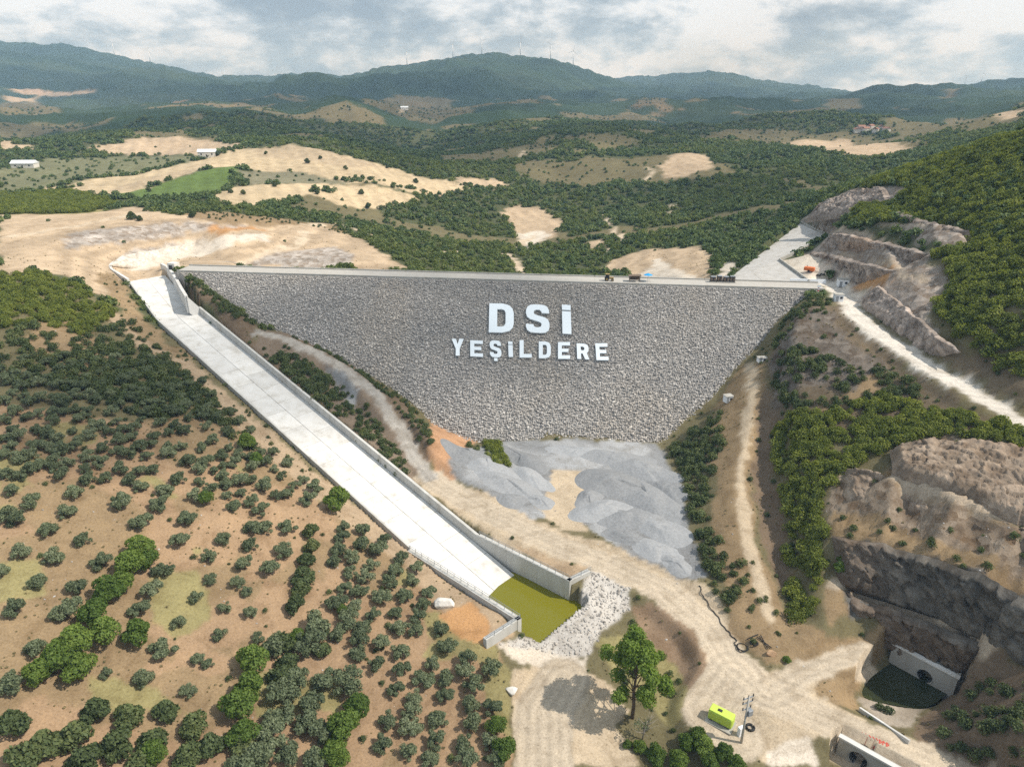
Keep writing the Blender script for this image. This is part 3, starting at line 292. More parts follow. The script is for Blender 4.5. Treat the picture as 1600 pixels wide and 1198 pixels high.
OLIVES = [[-38.0,131.8,-31.37,1.04,"r0","olive tree, first from the top in the first row right of the dark hedge"],
[-37.8,128.4,-31.68,1.01,"r0","olive tree, second from the top in the first row right of the dark hedge"],
[-37.9,125.0,-32.14,1.09,"r0","olive tree, third from the top in the first row right of the dark hedge"],
[-37.9,121.7,-32.51,1.02,"r0","olive tree, fourth from the top in the first row right of the dark hedge"],
[-34.1,133.5,-33.23,1.19,"r1","olive tree, first from the top in the second row right of the dark hedge"],
[-33.6,128.4,-33.26,1.2,"r1","olive tree, second from the top in the second row right of the dark hedge"],
[-34.4,123.0,-33.22,1.11,"r1","olive tree, third from the top in the second row right of the dark hedge"],
[-33.9,118.7,-33.72,1.05,"r1","olive tree, fourth from the top in the second row right of the dark hedge"],
[-34.3,114.2,-33.91,0.98,"r1","olive tree, fifth from the top in the second row right of the dark hedge"],
[-34.8,109.9,-34.01,1.16,"r1","olive tree, sixth from the top in the second row right of the dark hedge"],
[-29.2,132.0,-34.49,1.04,"r2","olive tree, first from the top in the third row right of the dark hedge"],
[-29.7,127.4,-34.52,1.24,"r2","olive tree, second from the top in the third row right of the dark hedge"],
[-30.4,122.1,-34.43,1.01,"r2","olive tree, third from the top in the third row right of the dark hedge"],
[-30.9,118.0,-34.4,1.17,"r2","olive tree, fourth from the top in the third row right of the dark hedge"],
[-31.0,113.8,-34.51,1.0,"r2","olive tree, fifth from the top in the third row right of the dark hedge"],
[-31.3,110.0,-34.71,1.05,"r2","olive tree, sixth from the top in the third row right of the dark hedge"],
[-31.6,106.0,-34.86,1.25,"r2","olive tree, seventh from the top in the third row right of the dark hedge"],
[-32.9,102.6,-34.79,1.04,"r2","olive tree, eighth from the top in the third row right of the dark hedge"],
[-24.4,126.0,-35.45,1.04,"r3","olive tree, first from the top in the fourth row right of the dark hedge"],
[-25.1,121.6,-35.35,1.24,"r3","olive tree, second from the top in the fourth row right of the dark hedge"],
[-25.5,117.7,-35.41,1.01,"r3","olive tree, third from the top in the fourth row right of the dark hedge"],
[-26.5,113.1,-35.42,1.17,"r3","olive tree, fourth from the top in the fourth row right of the dark hedge"],
[-27.4,108.5,-35.51,1.0,"r3","olive tree, fifth from the top in the fourth row right of the dark hedge"],
[-28.6,104.7,-35.44,1.05,"r3","olive tree, sixth from the top in the fourth row right of the dark hedge"],
[-28.7,101.6,-35.61,1.25,"r3","olive tree, seventh from the top in the fourth row right of the dark hedge"],
[-28.7,98.4,-36.06,1.04,"r3","olive tree, eighth from the top in the fourth row right of the dark hedge"],
[-20.9,123.8,-36.03,1.07,"r4","olive tree, first from the top in the fifth row right of the dark hedge"],
[-21.2,119.4,-36.12,1.02,"r4","olive tree, second from the top in the fifth row right of the dark hedge"],
[-22.0,114.3,-36.16,1.16,"r4","olive tree, third from the top in the fifth row right of the dark hedge"],
[-23.3,109.6,-36.17,1.0,"r4","olive tree, fourth from the top in the fifth row right of the dark hedge"],
[-21.8,105.9,-36.54,1.12,"r4","olive tree, fifth from the top in the fifth row right of the dark hedge"],
[-24.8,101.9,-36.43,1.08,"r4","olive tree, sixth from the top in the fifth row right of the dark hedge"],
[-24.7,97.0,-37.08,1.0,"r4","olive tree, seventh from the top in the fifth row right of the dark hedge"],
[-17.5,116.2,-36.71,1.07,"r5","olive tree, first from the top in the sixth row right of the dark hedge"],
[-17.8,112.5,-36.78,1.02,"r5","olive tree, second from the top in the sixth row right of the dark hedge"],
[-18.6,109.0,-36.86,1.16,"r5","olive tree, third from the top in the sixth row right of the dark hedge"],
[-18.9,105.6,-36.86,1.0,"r5","olive tree, fourth from the top in the sixth row right of the dark hedge"],
[-21.0,100.2,-37.24,1.12,"r5","olive tree, fifth from the top in the sixth row right of the dark hedge"],
[-20.3,96.7,-37.92,1.08,"r5","olive tree, sixth from the top in the sixth row right of the dark hedge"],
[-20.7,92.4,-38.73,1.0,"r5","olive tree, seventh from the top in the sixth row right of the dark hedge"],
[-13.8,106.2,-37.46,1.11,"r6","olive tree, first from the top in the seventh row right of the dark hedge"],
[-12.3,102.4,-38.14,1.08,"r6","olive tree, second from the top in the seventh row right of the dark hedge"],
[-14.9,98.6,-38.6,1.02,"r6","olive tree, third from the top in the seventh row right of the dark hedge"],
[-15.9,95.4,-38.98,1.21,"r6","olive tree, fourth from the top in the seventh row right of the dark hedge"],
[-17.2,91.4,-39.43,0.98,"r6","olive tree, fifth from the top in the seventh row right of the dark hedge"],
[-17.6,88.4,-39.54,1.12,"r6","olive tree, sixth from the top in the seventh row right of the dark hedge"],
[-16.9,85.7,-39.91,1.22,"r6","olive tree, seventh from the top in the seventh row right of the dark hedge"],
[-21.1,86.6,-39.24,1.0,"r6","olive tree, eighth from the top in the seventh row right of the dark hedge"],
[-21.2,82.1,-39.67,1.13,"r6","olive tree, ninth from the top in the seventh row right of the dark hedge"],
[-8.4,100.1,-38.34,1.07,"r7","olive tree, first from the top in the eighth row right of the dark hedge"],
[-8.7,97.4,-39.21,1.02,"r7","olive tree, second from the top in the eighth row right of the dark hedge"],
[-12.0,95.9,-39.5,1.16,"r7","olive tree, third from the top in the eighth row right of the dark hedge"],
[-12.1,92.5,-40.04,1.0,"r7","olive tree, fourth from the top in the eighth row right of the dark hedge"],
[-12.6,88.1,-40.39,1.12,"r7","olive tree, fifth from the top in the eighth row right of the dark hedge"],
[-13.0,83.9,-40.62,1.08,"r7","olive tree, sixth from the top in the eighth row right of the dark hedge"],
[-16.7,81.4,-40.43,1.0,"r7","olive tree, seventh from the top in the eighth row right of the dark hedge"],
[-3.8,98.3,-39.55,1.19,"r8","olive tree, first from the top in the ninth row right of the dark hedge"],
[-7.0,94.8,-40.1,1.2,"r8","olive tree, second from the top in the ninth row right of the dark hedge"],
[-7.3,91.0,-40.66,1.11,"r8","olive tree, third from the top in the ninth row right of the dark hedge"],
[-6.9,87.6,-41.01,1.05,"r8","olive tree, fourth from the top in the ninth row right of the dark hedge"],
[-8.1,83.9,-41.23,0.98,"r8","olive tree, fifth from the top in the ninth row right of the dark hedge"],
[-7.6,81.3,-41.42,1.16,"r8","olive tree, sixth from the top in the ninth row right of the dark hedge"],
[-3.4,90.6,-40.83,1.04,"r9","olive tree, first from the top in the tenth row right of the dark hedge"],
[-3.6,84.2,-41.57,1.01,"r9","olive tree, second from the top in the tenth row right of the dark hedge"],
[-2.7,81.2,-41.87,1.09,"r9","olive tree, third from the top in the tenth row right of the dark hedge"],
[-13.4,80.4,-40.87,1.02,"r9","olive tree, fourth from the top in the tenth row right of the dark hedge"],
[-38.2,83.5,-36.12,1.48,"big","wide old olive tree at the foot of the orchard, fifth from the left"],
[-38.9,80.1,-36.16,1.52,"big","wide old olive tree at the foot of the orchard, third from the left"],
[-39.1,77.0,-36.52,1.5,"big","wide old olive tree at the foot of the orchard, second from the left"],
[-33.7,83.4,-37.04,1.51,"big","wide old olive tree at the foot of the orchard, ninth from the left"],
[-33.9,87.4,-36.55,1.49,"big","wide old olive tree at the foot of the orchard, eleventh from the left"],
[-37.4,91.6,-35.38,1.58,"big","wide old olive tree at the foot of the orchard, eighth from the left"],
[-32.9,92.0,-36.34,1.44,"big","wide old olive tree at the foot of the orchard, fourteenth from the left"],
[-28.8,92.2,-37.12,1.57,"big","wide old olive tree at the foot of the orchard, sixteenth from the left"],
[-35.4,78.2,-37.41,1.35,"big","wide old olive tree at the foot of the orchard, seventh from the left"],
[-30.7,77.6,-38.33,1.46,"big","wide old olive tree at the foot of the orchard, twelfth from the left"],
[-38.9,88.0,-35.49,1.47,"big","wide old olive tree at the foot of the orchard, sixth from the left"],
[-30.6,82.2,-37.81,1.4,"big","wide old olive tree at the foot of the orchard, fifteenth from the left"],
[-40.5,75.7,-36.4,1.61,"big","wide old olive tree at the foot of the orchard, first from the left"],
[-43.0,97.7,-33.45,1.46,"big","wide old olive tree at the foot of the orchard, fourth from the left"],
[-36.8,102.9,-34.18,1.63,"big","wide old olive tree at the foot of the orchard, thirteenth from the left"],
[-37.2,98.8,-34.49,1.68,"big","wide old olive tree at the foot of the orchard, tenth from the left"],
[-89.5,104.4,-17.99,1.06,"open","olive tree on open bare soil, first from left in third line down"],
[-88.5,111.2,-17.79,1.14,"open","olive tree on open bare soil, first from left in second line down"],
[-82.2,111.0,-19.55,1.03,"open","olive tree on open bare soil, third from left in third line down"],
[-84.2,104.7,-19.55,1.24,"open","olive tree on open bare soil, second from left in third line down"],
[-83.5,98.8,-20.02,1.05,"open","olive tree on open bare soil, second from left in fourth line down"],
[-83.1,92.3,-20.51,1.16,"open","olive tree on open bare soil, first from left in fifth line down"],
[-75.2,118.6,-21.11,1.28,"open","olive tree on open bare soil, second from left in second line down"],
[-74.7,124.8,-20.81,1.11,"open","olive tree on open bare soil, second from left in first line down"],
[-74.9,129.8,-20.61,1.29,"open","olive tree on open bare soil, third from left in first line down"],
[-80.9,122.4,-19.0,1.21,"open","olive tree on open bare soil, first from left in first line down"],
[-77.0,106.9,-21.75,1.16,"open","olive tree on open bare soil, fourth from left in third line down"],
[-68.2,122.4,-23.03,1.18,"open","olive tree on open bare soil, third from left in second line down"],
[-67.3,116.6,-24.03,1.17,"open","olive tree on open bare soil, fifth from left in third line down"],
[-66.7,108.5,-25.14,1.1,"open","olive tree on open bare soil, fourth from left in fourth line down"],
[-66.8,103.3,-25.51,1.3,"open","olive tree on open bare soil, fourth from left in fifth line down"],
[-66.7,98.4,-26.01,1.11,"open","olive tree on open bare soil, third from left in fifth line down"],
[-60.0,98.4,-28.38,0.88,"open","olive tree on open bare soil, first from left in sixth line down"],
[-59.4,104.3,-27.95,0.85,"open","olive tree on open bare soil, fifth from left in fifth line down"],
[-60.7,114.7,-26.42,0.99,"open","olive tree on open bare soil, sixth from left in third line down"],
[-59.7,119.9,-26.05,1.06,"open","olive tree on open bare soil, seventh from left in third line down"],
[-58.6,109.5,-27.62,0.77,"open","olive tree on open bare soil, fifth from left in fourth line down"],
[-53.7,109.8,-28.99,0.84,"open","olive tree on open bare soil, sixth from left in fourth line down"],
[-51.7,108.4,-29.61,0.71,"open","olive tree on open bare soil, seventh from left in fifth line down"],
[-54.1,114.8,-28.52,1.18,"open","olive tree on open bare soil, seventh from left in fourth line down"],
[-54.5,120.5,-27.66,1.1,"open","olive tree on open bare soil, eighth from left in third line down"],
[-55.8,125.3,-26.82,1.23,"open","olive tree on open bare soil, fourth from left in second line down"],
[-53.2,126.6,-27.69,1.28,"open","olive tree on open bare soil, fifth from left in second line down"],
[-55.7,131.3,-26.47,1.22,"open","olive tree on open bare soil, fifth from left in first line down"],
[-61.4,130.3,-24.6,1.04,"open","olive tree on open bare soil, fourth from left in first line down"],
[-49.4,115.3,-29.83,1.22,"open","olive tree on open bare soil, eighth from left in fourth line down"],
[-48.1,120.9,-29.78,1.12,"open","olive tree on open bare soil, ninth from left in third line down"],
[-49.2,128.2,-28.77,1.25,"open","olive tree on open bare soil, sixth from left in second line down"],
[-52.7,139.8,-27.35,1.13,"open","olive tree on open bare soil, seventh from left in first line down"],
[-58.0,140.1,-25.61,1.27,"open","olive tree on open bare soil, sixth from left in first line down"],
[-47.7,144.8,-28.72,1.3,"open","olive tree on open bare soil, ninth from left in first line down"],
[-48.0,139.4,-28.4,1.24,"open","olive tree on open bare soil, eighth from left in first line down"],
[-53.7,103.4,-29.48,0.84,"open","olive tree on open bare soil, sixth from left in fifth line down"],
[-49.0,103.6,-30.73,0.84,"open","olive tree on open bare soil, eighth from left in fifth line down"],
[-52.8,97.6,-30.69,0.8,"open","olive tree on open bare soil, second from left in sixth line down"],
[-46.4,98.5,-32.33,0.71,"open","olive tree on open bare soil, third from left in sixth line down"],
[-59.7,91.9,-28.92,1.3,"open","olive tree on open bare soil, second from left in seventh line down"],
[-54.2,92.2,-30.8,0.77,"open","olive tree on open bare soil, third from left in seventh line down"],
[-52.5,91.9,-31.3,0.67,"open","olive tree on open bare soil, fourth from left in seventh line down"],
[-60.3,85.9,-29.27,1.12,"open","olive tree on open bare soil, third from left in eighth line down"],
[-53.5,85.9,-31.63,0.75,"open","olive tree on open bare soil, fourth from left in eighth line down"],
[-65.9,85.7,-27.5,0.71,"open","olive tree on open bare soil, second from left in eighth line down"],
[-76.6,79.9,-24.15,1.29,"open","olive tree on open bare soil, first from left in eighth line down"],
[-89.7,99.4,-18.18,1.02,"open","olive tree on open bare soil, first from left in fourth line down"],
[-76.4,94.3,-22.74,1.27,"open","olive tree on open bare soil, second from left in fifth line down"],
[-77.4,99.8,-22.07,1.16,"open","olive tree on open bare soil, third from left in fourth line down"],
[-76.6,86.5,-23.29,1.04,"open","olive tree on open bare soil, first from left in seventh line down"],
[-116.7,152.8,-9.64,1.12,"shade","olive tree of the upper orchard, second from left in first line down"],
[-115.7,155.8,-9.59,1.01,"shade","olive tree of the upper orchard, fourth from left in first line down"],
[-112.2,156.6,-10.19,1.14,"shade","olive tree of the upper orchard, sixth from left in first line down"],
[-109.8,154.9,-10.81,1.23,"shade","olive tree of the upper orchard, seventh from left in first line down"],
[-110.6,151.3,-10.99,0.96,"shade","olive tree of the upper orchard, fifth from left in first line down"],
[-112.5,148.9,-10.8,1.08,"shade","olive tree of the upper orchard, third from left in first line down"],
[-103.7,149.7,-12.52,1.06,"shade","olive tree of the upper orchard, sixth from left in second line down"],
[-103.8,153.0,-12.23,1.04,"shade","olive tree of the upper orchard, eighth from left in first line down"],
[-98.3,148.4,-13.71,1.21,"shade","olive tree of the upper orchard, eighth from left in second line down"],
[-106.4,141.7,-12.6,1.24,"shade","olive tree of the upper orchard, fourth from left in second line down"],
[-110.6,138.3,-11.75,1.19,"shade","olive tree of the upper orchard, third from left in third line down"],
[-105.9,137.1,-12.82,1.08,"shade","olive tree of the upper orchard, fifth from left in third line down"],
[-100.8,136.7,-13.9,1.21,"shade","olive tree of the upper orchard, seventh from left in third line down"],
[-99.4,141.5,-14.03,0.98,"shade","olive tree of the upper orchard, tenth from left in third line down"],
[-98.3,144.4,-13.95,1.1,"shade","olive tree of the upper orchard, seventh from left in second line down"],
[-94.6,135.5,-15.23,1.09,"shade","olive tree of the upper orchard, ninth from left in fourth line down"],
[-93.4,140.2,-15.36,0.97,"shade","olive tree of the upper orchard, eleventh from left in third line down"],
[-92.0,144.2,-15.63,1.12,"shade","olive tree of the upper orchard, thirteenth from left in third line down"],
[-92.9,149.3,-15.04,1.06,"shade","olive tree of the upper orchard, eleventh from left in second line down"],
[-91.7,150.8,-15.34,1.06,"shade","olive tree of the upper orchard, twelfth from left in second line down"],
[-100.6,129.9,-14.01,0.98,"shade","olive tree of the upper orchard, fourth from left in fourth line down"],
[-105.8,130.6,-12.76,1.15,"shade","olive tree of the upper orchard, second from left in fourth line down"],
[-108.9,131.0,-12.16,0.99,"shade","olive tree of the upper orchard, first from left in fourth line down"],
[-87.4,129.3,-17.03,0.96,"shade","olive tree of the upper orchard, sixth from left in fifth line down"],
[-86.3,133.4,-17.25,1.21,"shade","olive tree of the upper orchard, eleventh from left in fourth line down"],
[-80.8,135.9,-18.66,1.04,"shade","olive tree of the upper orchard, fifteenth from left in fourth line down"],
[-80.2,129.3,-19.17,1.13,"shade","olive tree of the upper orchard, eighth from left in fifth line down"],
[-87.6,139.7,-16.83,1.17,"shade","olive tree of the upper orchard, twelfth from left in fourth line down"],
[-87.0,143.1,-16.88,1.18,"shade","olive tree of the upper orchard, fifteenth from left in third line down"],
[-80.6,143.3,-18.52,1.22,"shade","olive tree of the upper orchard, nineteenth from left in third line down"],
[-86.4,149.4,-16.91,1.0,"shade","olive tree of the upper orchard, seventeenth from left in third line down"],
[-87.7,156.0,-16.44,1.08,"shade","olive tree of the upper orchard, thirteenth from left in second line down"],
[-79.4,147.7,-18.83,0.99,"shade","olive tree of the upper orchard, twentieth from left in third line down"],
[-74.7,135.2,-20.44,1.17,"shade","olive tree of the upper orchard, tenth from left in fifth line down"],
[-72.1,140.1,-21.04,1.02,"shade","olive tree of the upper orchard, seventeenth from left in fourth line down"],
[-75.3,149.1,-20.23,1.03,"shade","olive tree of the upper orchard, twenty-first from left in third line down"],
[-75.3,130.1,-20.5,1.03,"shade","olive tree of the upper orchard, ninth from left in fifth line down"],
[-74.7,124.5,-20.83,1.17,"shade","olive tree of the upper orchard, fourth from left in sixth line down"],
[-75.5,118.5,-21.02,1.09,"shade","olive tree of the upper orchard, fourth from left in seventh line down"],
[-81.1,122.8,-18.92,1.2,"shade","olive tree of the upper orchard, third from left in sixth line down"],
[-88.0,116.6,-17.35,1.13,"shade","olive tree of the upper orchard, third from left in seventh line down"],
[-94.6,112.2,-16.04,1.13,"shade","olive tree of the upper orchard, second from left in seventh line down"],
[-97.1,112.9,-15.34,1.15,"shade","olive tree of the upper orchard, first from left in seventh line down"],
[-95.1,117.4,-15.49,1.05,"shade","olive tree of the upper orchard, first from left in sixth line down"],
[-67.3,140.4,-22.59,1.07,"shade","olive tree of the upper orchard, thirteenth from left in fifth line down"],
[-66.9,146.7,-22.94,1.04,"shade","olive tree of the upper orchard, twenty-second from left in fourth line down"],
[-62.8,147.3,-24.19,1.01,"shade","olive tree of the upper orchard, twenty-fifth from left in fourth line down"],
[-63.4,140.2,-23.83,1.22,"shade","olive tree of the upper orchard, fifteenth from left in fifth line down"],
[-69.3,130.1,-22.22,1.13,"shade","olive tree of the upper orchard, fifth from left in sixth line down"],
[-68.1,122.7,-23.04,1.09,"shade","olive tree of the upper orchard, fifth from left in seventh line down"],
[-74.7,153.7,-20.53,1.14,"shade","olive tree of the upper orchard, twenty-second from left in third line down"],
[-70.6,148.1,-21.81,1.0,"shade","olive tree of the upper orchard, twentieth from left in fourth line down"],
[-75.6,142.2,-19.99,1.21,"shade","olive tree of the upper orchard, sixteenth from left in fourth line down"],
[-72.5,144.0,-20.99,1.1,"shade","olive tree of the upper orchard, eighteenth from left in fourth line down"],
[-117.3,144.2,-10.33,1.04,"shade","olive tree of the upper orchard, first from left in second line down"],
[-117.1,148.2,-10.01,1.16,"shade","olive tree of the upper orchard, first from left in first line down"],
[-100.4,119.8,-14.21,1.1,"shade","olive tree of the upper orchard, second from left in fifth line down"],
[-89.8,122.7,-16.82,1.16,"shade","olive tree of the upper orchard, second from left in sixth line down"],
[-92.4,159.2,-15.11,1.14,"dense","olive in the dense grove beside the chute, thirteenth from left in third line down"],
[-92.0,164.6,-15.15,1.16,"dense","olive in the dense grove beside the chute, fourteenth from left in third line down"],
[-87.5,162.2,-16.47,1.24,"dense","olive in the dense grove beside the chute, fifteenth from left in third line down"],
[-86.5,166.9,-16.65,1.01,"dense","olive in the dense grove beside the chute, seventeenth from left in third line down"],
[-85.6,171.9,-17.39,0.97,"dense","olive in the dense grove beside the chute, eighteenth from left in third line down"],
[-80.7,164.1,-18.34,1.2,"dense","olive in the dense grove beside the chute, fifth from left in fourth line down"],
[-99.3,155.1,-13.19,1.05,"dense","olive in the dense grove beside the chute, eighth from left in third line down"],
[-99.1,159.5,-13.33,1.06,"dense","olive in the dense grove beside the chute, ninth from left in third line down"],
[-104.5,159.0,-11.71,1.19,"dense","olive in the dense grove beside the chute, sixth from left in third line down"],
[-103.3,163.0,-12.0,1.01,"dense","olive in the dense grove beside the chute, seventh from left in third line down"],
[-98.1,164.3,-13.55,1.22,"dense","olive in the dense grove beside the chute, eleventh from left in third line down"],
[-97.8,169.0,-13.63,1.1,"dense","olive in the dense grove beside the chute, fifteenth from left in second line down"],
[-95.9,173.5,-14.04,0.97,"dense","olive in the dense grove beside the chute, sixteenth from left in second line down"],
[-92.5,173.7,-15.13,1.23,"dense","olive in the dense grove beside the chute, seventeenth from left in second line down"],
[-90.7,177.9,-15.87,1.12,"dense","olive in the dense grove beside the chute, eighteenth from left in second line down"],
[-110.1,159.4,-10.48,0.97,"dense","olive in the dense grove beside the chute, fourth from left in third line down"],
[-110.7,164.4,-10.23,1.2,"dense","olive in the dense grove beside the chute, ninth from left in second line down"],
[-116.3,163.2,-9.26,1.18,"dense","olive in the dense grove beside the chute, seventh from left in second line down"],
[-120.6,162.7,-8.56,1.17,"dense","olive in the dense grove beside the chute, fifth from left in second line down"],
[-123.0,159.7,-8.28,1.15,"dense","olive in the dense grove beside the chute, third from left in second line down"],
[-127.1,161.1,-7.46,1.25,"dense","olive in the dense grove beside the chute, first from left in second line down"],
[-107.6,168.2,-10.82,0.95,"dense","olive in the dense grove beside the chute, twelfth from left in second line down"],
[-104.3,171.7,-11.8,1.24,"dense","olive in the dense grove beside the chute, thirteenth from left in second line down"],
[-88.9,183.3,-17.05,1.14,"dense","olive in the dense grove beside the chute, nineteenth from left in second line down"],
[-84.0,177.8,-18.41,1.03,"dense","olive in the dense grove beside the chute, twentieth from left in third line down"],
[-77.7,165.1,-19.32,1.13,"dense","olive in the dense grove beside the chute, sixth from left in fourth line down"],
[-73.1,159.3,-20.95,1.05,"dense","olive in the dense grove beside the chute, seventh from left in fourth line down"],
[-82.3,146.9,-18.03,0.75,"shade","olive tree of the upper orchard, eighteenth from left in third line down"],
[-56.0,146.9,-26.54,0.81,"shade","olive tree of the upper orchard, eighteenth from left in fifth line down"],
[-125.1,173.5,-6.89,0.86,"dense","olive in the dense grove beside the chute, fourth from left in first line down"],
[-81.8,169.9,-18.34,0.86,"dense","olive in the dense grove beside the chute, nineteenth from left in third line down"],
[-69.0,164.7,-22.76,0.86,"shade","olive tree of the upper orchard, eighteenth from left in second line down"],
[-104.2,124.8,-13.2,1.05,"shade","olive tree of the upper orchard, first from left in fifth line down"],
[-95.6,128.0,-15.24,1.08,"shade","olive tree of the upper orchard, fourth from left in fifth line down"],
[-98.8,138.3,-14.36,1.04,"shade","olive tree of the upper orchard, ninth from left in third line down"],
[-92.0,154.7,-15.19,0.77,"dense","olive in the dense grove beside the chute, third from left in fourth line down"],
[-103.9,176.4,-11.99,1.05,"dense","olive in the dense grove beside the chute, fourteenth from left in first line down"],
[-61.7,135.6,-24.34,0.88,"shade","olive tree of the upper orchard, sixteenth from left in fifth line down"],
[-78.2,159.4,-19.32,1.04,"shade","olive tree of the upper orchard, seventeenth from left in second line down"],
[-70.7,136.0,-21.62,0.87,"shade","olive tree of the upper orchard, eleventh from left in fifth line down"],
[-67.5,150.8,-22.89,1.0,"shade","olive tree of the upper orchard, twenty-third from left in fourth line down"],
[-96.6,132.3,-14.89,0.97,"shade","olive tree of the upper orchard, seventh from left in fourth line down"],
[-113.5,141.6,-10.98,0.83,"shade","olive tree of the upper orchard, second from left in second line down"],
[-127.6,165.8,-7.04,0.86,"dense","olive in the dense grove beside the chute, second from left in first line down"],
[-90.4,140.3,-16.17,0.96,"shade","olive tree of the upper orchard, twelfth from left in third line down"],
[-113.5,185.7,-10.02,0.96,"dense","olive in the dense grove beside the chute, twelfth from left in first line down"],
[-52.4,144.6,-27.6,0.9,"shade","olive tree of the upper orchard, nineteenth from left in fifth line down"],
[-65.1,151.9,-23.72,0.88,"shade","olive tree of the upper orchard, twenty-fourth from left in fourth line down"],
[-132.0,166.5,-6.16,0.95,"dense","olive in the dense grove beside the chute, first from left in first line down"],
[-96.2,151.6,-14.12,0.83,"shade","olive tree of the upper orchard, tenth from left in second line down"],
[-102.6,180.9,-12.46,0.97,"dense","olive in the dense grove beside the chute, sixteenth from left in first line down"],
[-112.7,137.2,-11.29,0.85,"shade","olive tree of the upper orchard, first from left in third line down"],
[-84.2,140.6,-17.72,0.96,"shade","olive tree of the upper orchard, fourteenth from left in fourth line down"],
[-70.4,152.9,-21.9,0.76,"shade","olive tree of the upper orchard, twenty-third from left in third line down"],
[-72.9,166.9,-21.27,0.95,"dense","olive in the dense grove beside the chute, eighth from left in fourth line down"],
[-90.2,128.2,-16.36,1.07,"shade","olive tree of the upper orchard, fifth from left in fifth line down"],
[-84.2,152.3,-17.41,0.87,"shade","olive tree of the upper orchard, fourteenth from left in second line down"],
[-103.5,137.0,-13.36,1.03,"shade","olive tree of the upper orchard, sixth from left in third line down"],
[-61.2,141.6,-24.62,0.98,"shade","olive tree of the upper orchard, seventeenth from left in fifth line down"],
[-130.1,172.2,-6.02,0.95,"dense","olive in the dense grove beside the chute, third from left in first line down"],
[-63.7,133.9,-23.76,0.8,"shade","olive tree of the upper orchard, sixth from left in sixth line down"],
[-81.6,154.8,-18.29,1.08,"shade","olive tree of the upper orchard, sixteenth from left in second line down"],
[-108.9,180.2,-10.94,0.76,"dense","olive in the dense grove beside the chute, thirteenth from left in first line down"],
[-122.8,177.3,-7.08,1.06,"dense","olive in the dense grove beside the chute, sixth from left in first line down"],
[-61.1,156.9,-25.33,0.9,"shade","olive tree of the upper orchard, twenty-sixth from left in third line down"],
[-120.3,166.3,-8.39,0.88,"dense","olive in the dense grove beside the chute, sixth from left in second line down"],
[-112.5,169.3,-9.72,0.85,"dense","olive in the dense grove beside the chute, tenth from left in second line down"],
[-102.6,145.0,-13.12,0.76,"shade","olive tree of the upper orchard, fifth from left in second line down"],
[-56.5,153.5,-26.73,0.99,"shade","olive tree of the upper orchard, twenty-eighth from left in fourth line down"],
[-119.1,174.7,-7.95,0.89,"dense","olive in the dense grove beside the chute, seventh from left in first line down"],
[-111.6,178.3,-10.06,0.77,"dense","olive in the dense grove beside the chute, eleventh from left in first line down"],
[-116.2,180.3,-8.78,0.76,"dense","olive in the dense grove beside the chute, ninth from left in first line down"],
[-101.1,187.4,-13.07,0.86,"dense","olive in the dense grove beside the chute, nineteenth from left in first line down"],
[-85.6,145.5,-17.17,0.88,"shade","olive tree of the upper orchard, sixteenth from left in third line down"],
[-111.8,173.1,-9.77,0.78,"dense","olive in the dense grove beside the chute, tenth from left in first line down"],
[-68.5,144.5,-22.31,0.84,"shade","olive tree of the upper orchard, twenty-first from left in fourth line down"],
[-101.9,124.9,-13.79,0.95,"shade","olive tree of the upper orchard, third from left in fifth line down"],
[-95.7,158.4,-14.25,0.87,"dense","olive in the dense grove beside the chute, tenth from left in third line down"],
[-98.3,130.0,-14.54,0.91,"shade","olive tree of the upper orchard, fifth from left in fourth line down"],
[-110.0,134.9,-11.91,0.92,"shade","olive tree of the upper orchard, second from left in third line down"],
[-106.7,153.5,-11.55,0.84,"dense","olive in the dense grove beside the chute, fifth from left in third line down"],
[-63.5,155.2,-24.39,0.89,"shade","olive tree of the upper orchard, twenty-fifth from left in third line down"],
[-106.0,190.6,-11.91,0.81,"dense","olive in the dense grove beside the chute, seventeenth from left in first line down"],
[-101.6,128.1,-13.79,1.07,"shade","olive tree of the upper orchard, third from left in fourth line down"],
[-91.1,134.5,-15.99,1.05,"shade","olive tree of the upper orchard, tenth from left in fourth line down"],
[-58.7,133.4,-25.38,0.99,"shade","olive tree of the upper orchard, seventh from left in sixth line down"],
[-92.7,131.6,-15.73,0.78,"shade","olive tree of the upper orchard, eighth from left in fourth line down"],
[-67.6,134.7,-22.54,1.01,"shade","olive tree of the upper orchard, twelfth from left in fifth line down"],
[-99.9,133.5,-14.2,1.06,"shade","olive tree of the upper orchard, sixth from left in fourth line down"],
[-90.4,146.7,-15.93,1.07,"shade","olive tree of the upper orchard, fourteenth from left in third line down"],
[-124.5,165.4,-7.72,0.97,"dense","olive in the dense grove beside the chute, fourth from left in second line down"],
[-65.4,137.4,-23.25,1.03,"shade","olive tree of the upper orchard, fourteenth from left in fifth line down"],
[-107.9,151.2,-11.45,0.91,"dense","olive in the dense grove beside the chute, third from left in third line down"],
[-113.9,146.7,-10.61,0.94,"dense","olive in the dense grove beside the chute, first from left in fourth line down"],
[-109.3,142.8,-11.89,0.87,"shade","olive tree of the upper orchard, third from left in second line down"],
[-68.1,155.6,-22.65,0.85,"shade","olive tree of the upper orchard, twenty-fourth from left in third line down"],
[-100.9,167.9,-12.71,0.98,"dense","olive in the dense grove beside the chute, fourteenth from left in second line down"],
[-120.0,155.6,-8.95,0.78,"dense","olive in the dense grove beside the chute, second from left in third line down"],
[-106.3,185.3,-11.77,0.88,"dense","olive in the dense grove beside the chute, fifteenth from left in first line down"],
[-54.7,138.1,-26.68,0.82,"shade","olive tree of the upper orchard, eighth from left in sixth line down"],
[-76.0,170.3,-20.23,1.02,"dense","olive in the dense grove beside the chute, twenty-first from left in third line down"],
